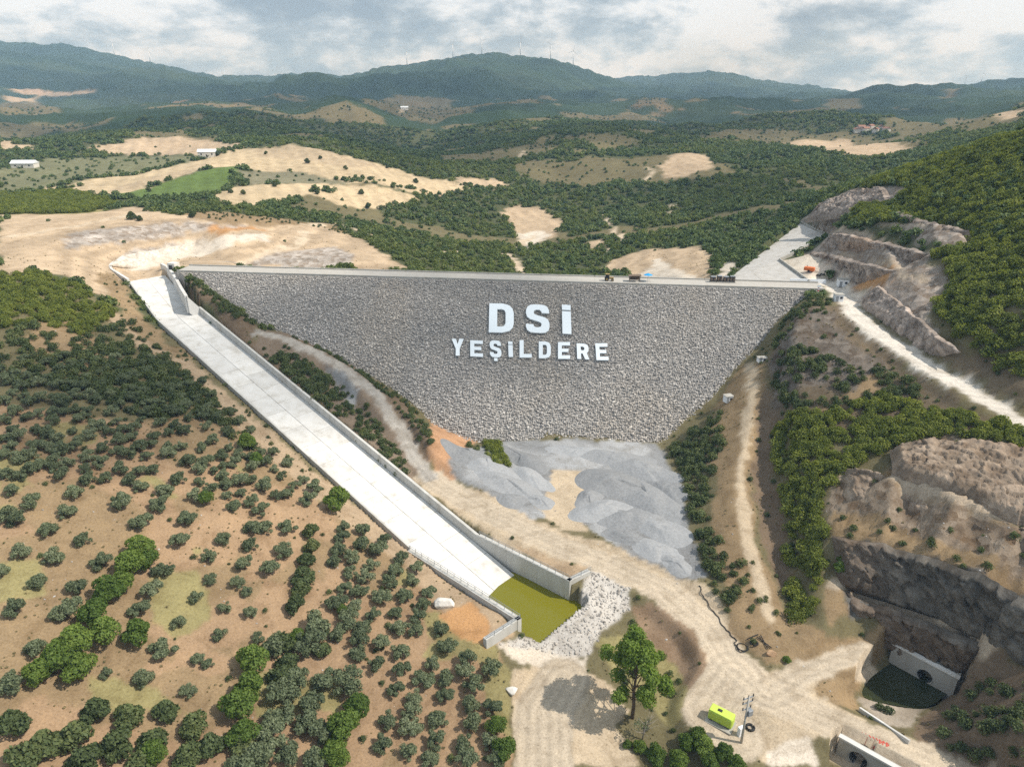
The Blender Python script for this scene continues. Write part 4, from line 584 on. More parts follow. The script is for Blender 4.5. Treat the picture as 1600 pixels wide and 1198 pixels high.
[-83.0,134.4,-18.12,0.94,"shade","olive tree of the upper orchard, thirteenth from left in fourth line down"],
[-95.5,146.7,-14.49,0.95,"shade","olive tree of the upper orchard, ninth from left in second line down"],
[-58.5,149.1,-25.79,0.77,"shade","olive tree of the upper orchard, twenty-seventh from left in fourth line down"],
[-83.3,131.0,-18.13,1.04,"shade","olive tree of the upper orchard, seventh from left in fifth line down"],
[-104.3,133.0,-13.07,1.05,"shade","olive tree of the upper orchard, fourth from left in third line down"],
[-98.4,181.1,-13.4,0.77,"dense","olive in the dense grove beside the chute, eighteenth from left in first line down"],
[-69.6,141.4,-21.77,0.79,"shade","olive tree of the upper orchard, nineteenth from left in fourth line down"],
[-61.3,150.7,-24.95,1.02,"shade","olive tree of the upper orchard, twenty-sixth from left in fourth line down"],
[-103.3,141.1,-13.29,1.04,"shade","olive tree of the upper orchard, eighth from left in third line down"],
[-108.1,147.1,-11.76,0.9,"dense","olive in the dense grove beside the chute, second from left in fourth line down"],
[-107.5,161.0,-10.98,1.04,"dense","olive in the dense grove beside the chute, eleventh from left in second line down"],
[-84.6,156.5,-17.37,0.98,"shade","olive tree of the upper orchard, fifteenth from left in second line down"],
[-83.2,161.4,-17.6,0.9,"dense","olive in the dense grove beside the chute, fourth from left in fourth line down"],
[-94.6,163.3,-14.49,0.97,"dense","olive in the dense grove beside the chute, twelfth from left in third line down"],
[-51.0,147.7,-28.04,0.83,"shade","olive tree of the upper orchard, twentieth from left in fifth line down"],
[-117.3,177.1,-8.26,0.81,"dense","olive in the dense grove beside the chute, eighth from left in first line down"],
[-122.2,152.0,-8.83,1.05,"dense","olive in the dense grove beside the chute, first from left in third line down"],
[-122.7,155.8,-8.53,0.91,"dense","olive in the dense grove beside the chute, second from left in second line down"],
[-113.6,164.4,-9.72,0.98,"dense","olive in the dense grove beside the chute, eighth from left in second line down"],
[-89.4,170.5,-15.92,1.01,"dense","olive in the dense grove beside the chute, sixteenth from left in third line down"],
[-120.3,171.7,-7.94,1.08,"dense","olive in the dense grove beside the chute, fifth from left in first line down"]]
BROAD = [[-67.2,155.9,-23.05,1.0,"bright green tree on the strip beside the upper chute, first from the top"],
[-62.9,149.9,-24.33,0.8,"bright green tree on the strip beside the upper chute, second from the top"],
[-71.9,110.9,-23.09,1.15,"bright green tree of the leafy belt across the left orchard, first from the top"],
[-69.5,109.2,-24.09,0.9,"bright green tree of the leafy belt across the left orchard, second from the top"],
[-71.7,106.5,-23.67,1.2,"bright green tree of the leafy belt across the left orchard, third from the top"],
[-71.0,102.4,-24.24,1.0,"bright green tree of the leafy belt across the left orchard, fourth from the top"],
[-72.0,99.5,-24.02,1.25,"bright green tree of the leafy belt across the left orchard, fifth from the top"],
[-71.5,94.5,-24.56,1.15,"bright green tree of the leafy belt across the left orchard, sixth from the top"],
[-68.4,91.3,-25.82,1.2,"bright green tree of the leafy belt across the left orchard, seventh from the top"],
[-64.1,92.8,-27.15,1.1,"bright green tree of the leafy belt across the left orchard, eighth from the top"],
[-71.3,87.4,-25.28,1.3,"bright green tree of the leafy belt across the left orchard, ninth from the top"],
[-72.2,84.4,-25.33,1.25,"bright green tree of the leafy belt across the left orchard, tenth from the top"],
[-69.0,84.3,-26.68,1.1,"bright green tree of the leafy belt across the left orchard, eleventh from the top"],
[-73.4,82.3,-25.17,1.0,"bright green tree of the leafy belt across the left orchard, twelfth from the top"],
[-53.7,74.5,-32.84,0.9,"bright green tree of the leafy belt across the left orchard, thirteenth from the top"],
[-45.0,92.4,-33.23,1.25,"bright green tree of the leafy belt in mid orchard, first from the top"],
[-44.0,87.5,-34.15,1.2,"bright green tree of the leafy belt in mid orchard, second from the top"],
[-44.7,83.7,-34.32,1.2,"bright green tree of the leafy belt in mid orchard, third from the top"],
[-42.5,79.5,-35.23,1.0,"bright green tree of the leafy belt in mid orchard, fourth from the top"],
[-26.2,87.3,-38.21,1.1,"bright green tree of the bottom clump, first from the top"],[-27.3,83.0,-38.29,1.25,"bright green tree of the bottom clump, second from the top"],
[-27.9,78.5,-38.8,1.1,"bright green tree of the bottom clump, third from the top"],
[-2.7,86.8,-41.27,0.8,"bright green tree by the dirt track below the rows, first from the top"],
[-1.1,82.5,-42.13,0.9,"bright green tree by the dirt track below the rows, second from the top"],
[-67.0,129.9,-22.91,0.75,"bright green tree alone among the olives, first from the top"],
[-40.9,139.4,-30.51,1.35,"bright green tree alone among the olives, second from the top"],
[-33.5,108.5,-34.33,0.5,"bright green tree alone among the olives, third from the top"],
[-39.6,100.2,-33.94,0.7,"bright green tree alone among the olives, fourth from the top"]]
DARKBUSH = [[-44.6,128.4,-30.06,0.9,"dark evergreen bush in the hedge across the orchard, first from the top"],
[-43.1,124.3,-30.92,0.9,"dark evergreen bush in the hedge across the orchard, second from the top"],
[-43.2,119.8,-31.33,0.9,"dark evergreen bush in the hedge across the orchard, third from the top"],
[-42.7,115.0,-31.86,1.1,"dark evergreen bush in the hedge across the orchard, fourth from the top"],
[-42.3,111.7,-32.19,0.9,"dark evergreen bush in the hedge across the orchard, fifth from the top"],
[-42.2,107.2,-32.58,1.0,"dark evergreen bush in the hedge across the orchard, sixth from the top"],
[-36.3,102.6,-34.27,0.8,"dark evergreen bush in the hedge across the orchard, seventh from the top"],
[-41.7,98.3,-33.72,1.1,"dark evergreen bush in the hedge across the orchard, eighth from the top"],
[-34.5,98.4,-35.02,0.8,"dark evergreen bush in the hedge across the orchard, ninth from the top"],
[-39.8,94.4,-34.52,1.0,"dark evergreen bush in the hedge across the orchard, tenth from the top"],
[-72.9,74.2,-26.16,1.1,"dark evergreen bush in the bottom left thicket, first from the left"],
[-68.8,70.0,-28.11,1.2,"dark evergreen bush in the bottom left thicket, second from the left"],
[-67.6,72.3,-28.39,1.2,"dark evergreen bush in the bottom left thicket, third from the left"],
[-64.6,74.7,-29.27,1.2,"dark evergreen bush in the bottom left thicket, fourth from the left"],
[-62.1,71.4,-30.55,1.2,"dark evergreen bush in the bottom left thicket, fifth from the left"],
[-64.1,79.0,-28.94,1.1,"dark evergreen bush in the bottom left thicket, sixth from the left"],
[-59.2,74.6,-31.1,1.2,"dark evergreen bush in the bottom left thicket, seventh from the left"],
[-59.4,79.0,-30.31,1.1,"dark evergreen bush in the bottom left thicket, eighth from the left"],
[-54.9,72.9,-32.71,1.0,"dark evergreen bush in the bottom left thicket, ninth from the left"],
[-54.5,76.2,-32.35,1.1,"dark evergreen bush in the bottom left thicket, tenth from the left"],
[-54.9,81.4,-31.62,1.0,"dark evergreen bush in the bottom left thicket, eleventh from the left"],
[-49.4,74.9,-34.2,1.1,"dark evergreen bush in the bottom left thicket, twelfth from the left"],
[-50.4,79.9,-33.32,1.1,"dark evergreen bush in the bottom left thicket, thirteenth from the left"],
[-46.6,77.5,-34.58,1.1,"dark evergreen bush in the bottom left thicket, fourteenth from the left"],
[-42.3,78.7,-35.41,1.0,"dark evergreen bush in the bottom left thicket, fifteenth from the left"],
[-40.0,90.9,-34.82,1.1,"dark evergreen bush in the bottom left thicket, sixteenth from the left"]]
LOWBUSH = [[19.8,85.9,-43.45,0.5,"leafy green bush by the foreground road, first from the left"],
[21.9,85.3,-43.52,0.7,"leafy green bush by the foreground road, second from the left"],
[24.3,83.7,-43.79,1.0,"leafy green bush by the foreground road, third from the left"],
[27.8,82.5,-43.9,1.1,"leafy green bush by the foreground road, fourth from the left"],
[30.0,85.5,-42.97,0.9,"leafy green bush by the foreground road, fifth from the left"],
[31.8,86.3,-41.68,0.8,"leafy green bush by the foreground road, sixth from the left"],
[32.4,84.3,-42.27,1.0,"leafy green bush by the foreground road, seventh from the left"],
[33.0,81.7,-42.8,0.9,"leafy green bush by the foreground road, eighth from the left"],
[35.1,82.5,-41.63,0.9,"leafy green bush by the foreground road, ninth from the left"],
[36.7,80.8,-41.76,0.8,"leafy green bush by the foreground road, tenth from the left"],
[52.4,101.5,-39.71,0.45,"leafy green bush by the foreground road, eleventh from the left"],
[67.7,117.4,-30.84,0.8,"leafy green bush by the foreground road, twelfth from the left"],
[68.3,118.6,-29.34,0.5,"leafy green bush by the foreground road, thirteenth from the left"]]
TALLTREE = [21.6,91.8,-43.33]
BARETREE = [22.6,87.4,-43.48]
VEG = [["oak",0.48,1.5,[[187.0,235.6],[179.4,244.0],[173.3,256.3],[327.7,532.1],[160.9,301.4],[143.6,293.9],[148.9,265.8],[142.2,262.1],[133.7,275.3],[126.1,260.1],
[132.8,246.3],[141.2,220.6],[135.9,202.5],[127.0,206.9],[124.2,190.6],[116.3,182.6],[114.4,169.9],[116.7,154.1],[122.8,145.3],[127.6,136.5],[131.6,144.4],[135.4,152.2],
[139.2,160.2],[147.8,174.2],[159.9,192.8],[172.5,212.6]]],["oak",0.544,1.25,[[70.0,166.4],[73.6,164.4],[80.5,157.8],[92.8,158.4],[101.1,150.5],[106.5,143.6],
[112.6,138.4],[120.3,135.9],[124.6,130.2],[122.4,126.7],[116.4,129.4],[110.5,132.5],[104.6,136.2],[99.0,140.8],[88.5,141.5],[75.2,139.3],[69.6,132.8],[65.6,119.7],
[60.7,110.9],[56.2,110.5],[59.2,121.4],[63.4,137.3],[66.2,154.4]]],["maquis",0.22,1.1,[[77.9,190.1],[84.0,186.4],[90.8,169.0],[99.4,166.5],[102.8,154.2],[92.8,158.4],
[80.5,157.8],[73.6,164.4],[70.2,169.5]]],["maquis",0.352,1.1,[[44.7,178.5],[54.7,183.6],[61.1,181.9],[56.6,164.5],[52.1,156.0],[46.0,143.5],[47.3,131.2],[50.3,125.3],
[49.3,118.0],[46.2,113.8],[42.9,117.4],[43.2,128.6],[43.6,144.5],[44.8,158.5]]],["maquis",0.22,0.8,[[76.5,193.8],[85.4,211.8],[94.0,218.4],[103.6,217.4],[95.7,203.1],
[84.8,198.9]]],["maquis",0.44,0.9,[[-121.2,253.8],[-104.8,241.6],[-89.5,231.5],[-86.4,220.0],[-97.7,225.7],[-115.2,243.1]]],["maquis",0.352,1.1,[[-73.8,208.3],
[-67.1,206.0],[-55.9,199.8],[-51.6,188.9],[-56.0,184.2],[-68.4,195.8],[-76.9,204.9]]],["maquis",0.286,0.8,[[-78.6,224.8],[-60.2,218.5],[-38.8,203.1],[-28.4,191.9],
[-21.2,169.1],[-24.0,168.9],[-29.5,179.9],[-38.7,192.1],[-52.7,204.5]]],["maquis",0.22,0.8,[[-82.0,207.7],[-63.8,193.0],[-52.5,180.5],[-42.4,170.3],[-26.6,156.5],
[-31.9,170.2],[-41.2,184.1],[-51.2,196.3],[-66.9,204.9]]],["maquis",0.198,0.9,[[-45.3,185.2],[-35.8,172.5],[-27.4,162.5],[-30.3,158.6],[-42.4,170.3]]],
["oak",0.8,0.9,[[-8.7,185.8],[-4.8,185.4],[-0.9,168.4],[-3.8,164.9],[-7.2,171.4]]],["maquis",0.264,0.7,[[-13.5,185.2],[-9.2,177.4],[-9.2,168.9],[-13.6,173.3]]],
["oak",0.32,1.2,[[-190.6,227.3],[-177.1,230.9],[-164.3,236.3],[-151.3,234.9],[-130.2,218.3],[-127.6,195.5],[-140.6,196.5],[-147.6,186.2],[-157.2,180.6]]],
["maquis",0.121,1.15,[[-140.6,196.5],[-127.6,195.5],[-125.0,215.8],[-108.4,200.9],[-93.0,186.4],[-78.8,171.9],[-61.3,153.6],[-71.7,156.9],[-82.5,160.8],[-95.2,163.0],
[-108.0,165.1],[-116.7,163.7],[-125.2,162.2],[-134.7,162.2],[-145.0,163.1],[-157.2,180.6],[-147.6,186.2]]],["maquis",0.22,1.2,[[-128.8,176.3],[-121.7,184.7],
[-116.0,197.3],[-93.0,186.4],[-76.2,169.4],[-88.8,157.3],[-101.2,159.4],[-114.5,162.5]]],["maquis",0.11,0.6,[[16.6,108.0],[24.7,110.3],[32.5,103.5],[31.9,91.4],
[28.2,89.0],[25.0,96.3],[19.5,100.0]]],["maquis",0.22,1.0,[[74.1,89.8],[81.1,93.8],[86.3,92.0],[87.3,83.5],[90.1,77.7],[83.1,68.3],[79.3,70.4],[78.7,76.0],[75.8,80.0],
[69.3,80.6]]],["maquis",0.066,0.7,[[70.4,129.6],[75.8,124.1],[82.1,121.0],[85.7,114.8],[91.5,112.2],[96.4,109.0],[104.2,109.1],[110.4,107.7],[101.7,94.9],[100.0,101.3],
[93.4,103.3],[85.5,103.9],[81.9,110.1],[77.5,116.4],[67.6,122.5]]],["maquis",0.11,0.8,[[99.3,136.1],[106.1,131.1],[113.7,127.8],[121.0,124.6],[112.8,111.5],[105.5,113.5],
[100.3,118.2],[96.2,125.1]]],["oak",0.32,1.6,[[-342.7,427.7],[-334.5,462.1],[-306.5,473.7],[-238.2,418.6],[-216.6,392.2],[-219.7,355.4],[-242.2,355.2],[-259.1,347.5],
[-275.3,339.9]]],["maquis",0.11,1.0,[[80.4,103.2],[67.1,92.2],[68.6,101.2],[66.0,104.6],[61.3,105.5],[54.6,104.2],[56.4,98.9],[69.0,102.2]]],
["maquis",0.044,0.5,[[-155.0,257.4],[-121.0,220.0],[-103.1,204.5],[-88.0,192.8],[-73.3,180.0],[-60.3,167.4],[-48.5,156.1],[-37.8,145.8],[-41.9,137.8],[-53.6,148.2],
[-65.8,157.8],[-78.6,167.2],[-95.5,180.2],[-116.0,197.3]]],["maquis",0.066,0.6,[[-173.0,345.8],[-158.4,371.2],[-136.4,369.9],[-116.9,376.8],[-79.4,359.0],[-98.3,383.5],
[-124.3,357.5],[-146.2,344.8]]],["maquis",0.044,0.6,[[44.4,122.3],[57.3,128.5],[59.6,116.9],[61.5,106.4],[48.9,101.8],[43.9,110.0]]],["maquis",0.22,0.55,[[-6.3,145.8],
[0.0,139.7],[7.4,134.0],[6.6,132.0],[-1.5,136.6],[-7.0,143.6]]],["maquis",0.22,0.55,[[11.6,129.7],[17.9,127.5],[16.2,124.4],[12.2,127.3]]]]
HEDGE = [[1.7,[[-330.9,459.5,0.4],[-312.2,491.1,2.8],[-285.2,533.5,4.7],[-272.8,581.2,8.2],[-249.4,601.8,13.0],[-226.8,630.6,18.6]]],[2.0,[[-187.8,476.6,4.5],[-188.1,495.8,6.5],
[-178.0,479.1,4.2]]],[1.6,[[-230.3,425.3,2.3],[-197.0,419.9,3.0],[-179.8,439.5,4.2]]],[2.4,[[-131.8,473.3,0.7],[-122.3,486.2,-0.9]]],[1.4,[[-414.1,583.6,6.0],
[-393.4,600.2,6.5]]],[1.6,[[-130.7,523.2,3.5],[-95.7,535.5,-0.1],[-69.0,548.7,-8.7],[-49.4,547.6,-14.3],[-18.9,521.0,-19.0]]],[1.5,[[-41.8,583.8,-8.0],
[0.0,612.9,-12.5]]],[2.0,[[-245.6,606.4,15.2],[-228.7,644.6,19.9]]],[1.8,[[44.0,334.3,-20.9],[55.7,320.2,-17.5]]],[1.5,[[-315.8,474.9,0.5],[-296.5,486.5,2.5]]]]
FIELDTREE = [[-179.0,330.4,6.01,"dark round tree alone among the pale far fields, first from the left"],
[-174.4,328.8,5.67,"dark round tree alone among the pale far fields, second from the left"],
[-232.4,456.0,2.98,"dark round tree alone among the pale far fields, third from the left"],
[-156.0,343.0,4.93,"dark round tree alone among the pale far fields, fourth from the left"],
[-243.9,602.2,13.97,"dark round tree alone among the pale far fields, fifth from the left"],
[-173.9,440.3,4.13,"dark round tree alone among the pale far fields, sixth from the left"],
[-165.5,438.6,3.57,"dark round tree alone among the pale far fields, seventh from the left"],
[-178.7,481.8,4.43,"dark round tree alone among the pale far fields, eighth from the left"],
[-201.2,594.1,15.56,"dark round tree alone among the pale far fields, ninth from the left"],
[-158.8,479.5,3.45,"dark round tree alone among the pale far fields, tenth from the left"],
[-159.0,562.3,11.25,"dark round tree alone among the pale far fields, eleventh from the left"],
[-128.2,467.8,-0.09,"dark round tree alone among the pale far fields, twelfth from the left"],
[-157.7,595.9,11.44,"dark round tree alone among the pale far fields, thirteenth from the left"],
[-127.6,553.3,7.32,"dark round tree alone among the pale far fields, fourteenth from the left"],
[-105.5,499.5,-4.05,"dark round tree alone among the pale far fields, fifteenth from the left"],
[-96.0,471.2,-9.62,"dark round tree alone among the pale far fields, sixteenth from the left"],
[-107.5,622.2,2.0,"dark round tree alone among the pale far fields, seventeenth from the left"],
[-80.2,464.2,-14.0,"dark round tree alone among the pale far fields, eighteenth from the left"],
[-76.4,570.3,-4.51,"dark round tree alone among the pale far fields, nineteenth from the left"],
[-74.6,621.7,-2.19,"dark round tree alone among the pale far fields, twentieth from the left"],
[-46.3,510.1,-18.89,"dark round tree alone among the pale far fields, twenty-first from the left"],
[-42.6,558.1,-11.4,"dark round tree alone among the pale far fields, twenty-second from the left"]]
CHUTE = {"r0":[-108.52,231.24,-10.0],"r1":[0.58,128.99,-41.0],"perp":[-0.6838,-0.7297],"dir":[0.7297,-0.6838],"w":14.0,"sl":[-148.53,262.18,-6.5],"sr":[-138.95,272.49,-6.5]}
BASIN = {"rc":[12.33,120.46,-36.0],"lc":[1.91,109.26,-36.0],"re":[17.21,123.92,-36.0],"le":[-4.89,103.12,-36.0]}
POOL = [[-5.57,120.94],[0.0,130.14],[12.99,121.56],[15.35,118.49],[16.56,116.89],[5.72,106.74],[1.03,108.84]]
INLET_L = [[-144.03,254.61,-3.6],[-148.54,259.59,-3.6],[-153.21,264.76,-3.6],[-159.15,271.21,-3.6],[-163.53,277.95,-3.6],[-165.09,283.8,-3.6],[-164.06,287.42,-3.6]]
INLET_R = [[-110.98,228.99,-3.2],[-117.59,240.02,-3.2],[-124.56,252.04,-3.2],[-132.44,265.2,-3.2],[-138.46,273.93,-3.2],[-142.65,278.5,-3.2]]
TOWER = [-132.86,268.55,-4.0]
LETTERS = [["D",[116.32,19.28],[124.68,19.18],[115.14,9.15]],["S",[128.69,18.81],[136.56,18.95],[127.68,8.96]],["i",[140.77,18.8],[143.73,18.9],[139.88,8.77]],["Y",[105.19,27.46],
[109.2,27.3],[104.23,21.93]],["E",[111.34,27.43],[115.56,27.46],[110.51,22.12]],["\u015e",[117.86,27.37],[121.65,27.43],[116.9,21.87]],["i",[123.91,27.13],[125.37,27.07],
[123.1,22.07]],["L",[127.47,27.19],[131.41,27.03],[126.85,21.49]],["D",[133.7,27.15],[137.62,26.99],[133.21,21.68]],["E",[139.89,27.1],[143.79,26.94],[139.5,21.65]],
["R",[146.04,26.85],[149.93,26.9],[145.56,21.84]],["E",[152.18,27.02],[156.04,26.86],[151.57,21.61]]]
APRON = {"A":[76.86,246.5,-3.0],"B":[102.49,234.87,0.2],"C":[102.18,263.26,1.5],"D":[129.55,284.8,6.5],"E":[136.98,333.04,3.8],"RAMP":[[72.75,246.6,-3.5],[75.4,243.1,-2.6],
[88.38,272.58,-1.6],[85.9,275.24,-2.2]]}
SPOT = {"umbrella":[47.31,236.35,0.05],"shelter":[44.19,236.35,0.05],"tractor":[33.81,237.26,0.05],"machines":[73.09,232.81,0.05],"orange":[106.46,244.32,1.54],"tyres":[108.93,241.64,0.8],"white_wall":[102.75,235.46,0.05],"gate_box":[112.35,230.01,0.1],"cabin":[103.85,213.74,-0.46],"sign":[100.08,220.44,-0.62],"box1":[63.15,185.0,-22.69],"box2":[75.21,194.98,-14.06],"van":[36.59,89.24,-41.34],"pole":[38.93,85.09,-41.5],"coil":[45.06,105.06,-39.73],"boulder1":[-13.83,113.91,-36.77],"boulder2":[0.0,95.57,-41.02],"redrock":[49.83,102.79,-39.16],"tyre":[41.4,88.05,-41.5],"farm":[-252.47,602.75,12.9],"barn":[-394.53,585.31,5.85],"headw":[70.65,180.03,-17.1],"redpaint":[61.75,85.09,-43.01]}
PORTAL = [[75.21,106.37,-40.0],[82.88,97.6,-40.0]]
PPOOL = [[76.32,106.95],[84.35,99.63],[78.96,96.17],[75.54,94.71],[71.27,95.58],[64.72,97.35],[70.22,102.79]]
CULVERT = [[56.51,86.69,-42.2],[64.17,79.63,-42.2]]
WALLP = [[63.1,93.32,-43.28],[67.29,84.83,-41.49]]
HOSE = [[40.15,120.52,-37.23],[40.59,117.56,-38.18],[42.01,113.51,-38.91],[43.07,109.24,-39.23],[44.3,106.82,-39.45],[43.74,105.69,-39.68],[44.65,103.62,-39.96]]
TURBINES = [[-2391.0,4600.0],[-2182.4,4600.0],[-523.8,3800.0],[-292.8,3790.0],[-149.8,3800.0],[41.5,3800.0],[187.0,3700.0],[289.1,3600.0],[1982.3,3300.0],[2052.6,3300.0]]
HOUSES = [[469.81,991.5,17.04],[472.03,982.57,15.02],[482.27,990.85,17.88],[483.09,976.93,14.48],[494.66,987.75,17.21],[462.3,987.01,14.01],[497.18,978.21,15.22],
[-233.49,1615.11,30.52]]
SHADOW = [[[-133.7,168.3,-5.7],[-125.4,174.7,-6.8],[-117.5,183.0,-8.6],[-116.6,200.4,-9.8],[-115.2,220.1,-11.1],[-103.9,230.7,-7.5],[-87.9,242.2,-8.5],[-71.9,242.9,-8.7],
[-55.5,242.1,-8.5],[-38.6,236.7,-10.5],[-22.4,231.8,-12.5],[-8.6,217.1,-21.3],[-20.2,198.5,-31.6],[-31.7,182.4,-26.2],[-43.8,177.9,-26.1],[-54.6,173.3,-26.9],
[-62.9,163.7,-24.9],[-68.7,150.5,-22.5],[-73.8,139.4,-20.6],[-82.4,135.3,-18.2],[-90.7,131.8,-16.2],[-100.1,130.9,-14.1],[-109.5,130.2,-12.2],[-120.8,147.8,-9.5]],
[[-56.6,249.1,-4.4],[-44.9,274.0,-11.1],[-24.8,245.5,-3.9],[-11.5,304.8,-19.7],[7.2,252.9,-6.3],[22.8,241.0,-3.5],[35.1,227.3,-11.1],[26.8,205.8,-25.9],
[11.8,193.0,-31.2],[-8.2,203.4,-29.3],[-22.1,226.9,-15.6],[-45.7,238.7,-9.9]],[[-770.0,1103.7,4.0],[-713.7,1128.5,1.9],[-462.6,815.6,17.3],[-394.7,787.9,21.7],
[-373.5,858.7,21.4],[-309.9,808.6,21.3],[-265.4,801.0,19.4],[-188.8,704.2,19.7],[-150.4,735.3,13.0],[-145.5,1034.1,-13.0],[-163.1,1167.4,-2.1],[-285.3,1267.4,18.5],
[-362.2,1310.6,24.5],[-432.2,1320.0,31.7],[-472.5,1247.2,35.2],[-527.8,1226.6,37.6],[-604.3,1162.8,20.0],[-708.4,1227.0,18.5],[-793.9,1250.3,18.4],[-830.5,1199.2,20.7]],
[[-158.6,1129.4,-16.0],[-71.6,1018.9,-9.8],[0.0,783.2,5.4],[43.7,746.5,7.9],[87.1,743.5,8.1],[133.9,761.5,6.9],[174.5,765.0,10.3],[221.6,791.0,12.3],[302.4,910.8,9.3],
[395.0,1029.7,8.2],[439.5,1010.2,14.6],[401.1,1087.5,17.8],[515.7,1702.0,4.3],[423.6,1778.0,-1.8],[203.8,1175.2,16.7],[121.0,1045.4,19.5],[60.7,1049.2,17.4],
[0.0,1089.4,13.7],[-113.7,1186.6,1.8]],[[92.9,574.6,-12.0],[133.1,595.2,-7.3],[169.1,593.7,0.0],[205.9,594.3,2.5],[235.8,577.9,6.5],[242.7,524.1,6.4],[148.1,285.7,27.9],
[149.3,322.4,19.2],[161.6,397.2,4.0],[147.3,434.1,-2.0],[129.4,476.3,-8.9],[116.7,538.9,-12.7]],[[-151.7,663.1,12.1],[-137.5,824.6,4.5],[-120.4,1144.8,-11.3],
[-44.5,1016.5,-1.6],[14.8,846.7,10.1],[32.1,728.9,3.0],[-24.2,681.0,-3.0],[-64.9,665.4,0.1],[-102.8,645.1,3.6]],[[-2189.2,3255.8,183.9],[-2057.7,3370.2,172.7],
[-1881.2,3430.1,158.9],[-1580.8,3169.2,136.7],[-1427.6,3179.9,122.2],[-1182.2,2963.5,104.2],[-867.9,2759.4,90.4],[-708.6,2737.3,100.8],[-571.3,2809.2,112.8],
[-406.9,2827.6,120.8],[-247.9,2932.2,131.0],[0.0,3181.5,132.1],[262.2,3078.9,81.8],[271.9,1979.3,34.9],[142.4,1774.6,30.4],[37.1,1616.2,26.6],[-48.9,1415.9,25.1],
[-162.6,1769.0,21.1],[-238.4,1597.5,29.1],[-275.4,1334.3,37.8],[-368.4,1405.6,39.4],[-554.3,1745.0,37.9],[-640.4,1716.3,41.7],[-738.5,1723.2,45.0],[-1208.7,2521.0,44.8],
[-1379.0,2600.6,51.1],[-1572.1,2706.1,57.9],[-1752.9,2777.3,68.8],[-1850.8,2716.9,79.3]],[[606.2,3547.6,57.3],[830.0,3742.7,71.9],[1218.5,4471.7,91.7],
[1454.7,4426.4,65.3],[1346.6,3497.1,43.5],[936.5,2081.1,41.9],[1004.4,1949.8,35.3],[859.1,1427.1,36.2],[817.6,1518.3,27.4],[509.5,1072.9,31.8],[461.7,1106.8,32.1],
[425.2,1183.1,31.4],[532.6,1765.0,19.3],[470.8,1884.6,21.1],[381.6,1927.9,24.8]],[[161.4,260.6,37.4],[173.1,247.4,45.8],[166.5,236.0,41.6],[160.7,244.9,37.3],
[150.0,261.7,29.5],[136.6,284.9,19.3],[146.7,282.4,27.1],[154.6,271.4,32.5]]]  # shade outlines; some mid-valley patches are added only for variety
# ---------------------------------------------------------------- terrain core
R0, R1, NR = 45.0, 9500.0, 880
T0, T1, NT = math.radians(-58), math.radians(58), 720
LR0, LRS = math.log(R0), math.log(R1 / R0) / (NR - 1)
TS = (T1 - T0) / (NT - 1)

def vnoise(x, y, seed=0):
    xi = np.floor(x).astype(np.int64); yi = np.floor(y).astype(np.int64)
    fx = x - xi; fy = y - yi
    fx = fx * fx * (3 - 2 * fx); fy = fy * fy * (3 - 2 * fy)
    def h(a, b):
        n = (a * 374761393 + b * 668265263 + seed * 982451653) & 0xffffffff
        n = ((n ^ (n >> 13)) * 1274126177) & 0xffffffff
        n = n ^ (n >> 16)
        return (n & 0xffff) / 65535.0
    a = h(xi, yi); b = h(xi + 1, yi); c = h(xi, yi + 1); d = h(xi + 1, yi + 1)
    return (a * (1 - fx) + b * fx) * (1 - fy) + (c * (1 - fx) + d * fx) * fy

def fbm(x, y, scale, octs=4, seed=0, gain=0.5):
    s = 0; a = 1; t = 0
    f = 1.0 / scale
    for i in range(octs):
        s = s + a * (vnoise(x * f + 17.3 * i, y * f - 9.1 * i, seed + i) - 0.5)
        t += a; a *= gain; f *= 2.03
    return s / t * 2

def ridged(x, y, scale, octs=4, seed=0):
    s = 0; a = 1; t = 0; f = 1.0 / scale
    for i in range(octs):
        s = s + a * (1 - np.abs(2 * vnoise(x * f + 31.7 * i, y * f + 5.3 * i, seed + i) - 1))
        t += a; a *= 0.5; f *= 2.1
    return s / t

def blur(a, sr, sc):
    for ax, s in ((0, sr), (1, sc)):
        if s <= 0: continue
        n = int(3 * s) + 1
        k = np.exp(-0.5 * (np.arange(-n, n + 1) / s) ** 2); k /= k.sum()
        p = np.pad(a, [(n, n) if i == ax else (0, 0) for i in range(2)], mode='edge')
        o = np.zeros_like(a)
        for i, w in enumerate(k):
            o += w * (p[i:i + a.shape[0], :] if ax == 0 else p[:, i:i + a.shape[1]])
        a = o
    return a

def inpoly(x, y, poly):
    p = np.asarray(poly, float)
    r = np.zeros(x.shape, bool)
    m = (x >= p[:, 0].min()) & (x <= p[:, 0].max()) & (y >= p[:, 1].min()) & (y <= p[:, 1].max())
    xs = x[m]; ys = y[m]; q = np.zeros(xs.shape, bool)
    j = len(p) - 1
    for i in range(len(p)):
        xi, yi = p[i]; xj, yj = p[j]
        if yi != yj:
            c = ((yi > ys) != (yj > ys)) & (xs < (xj - xi) * (ys - yi) / (yj - yi) + xi)
            q ^= c
        j = i
    r[m] = q
    return r

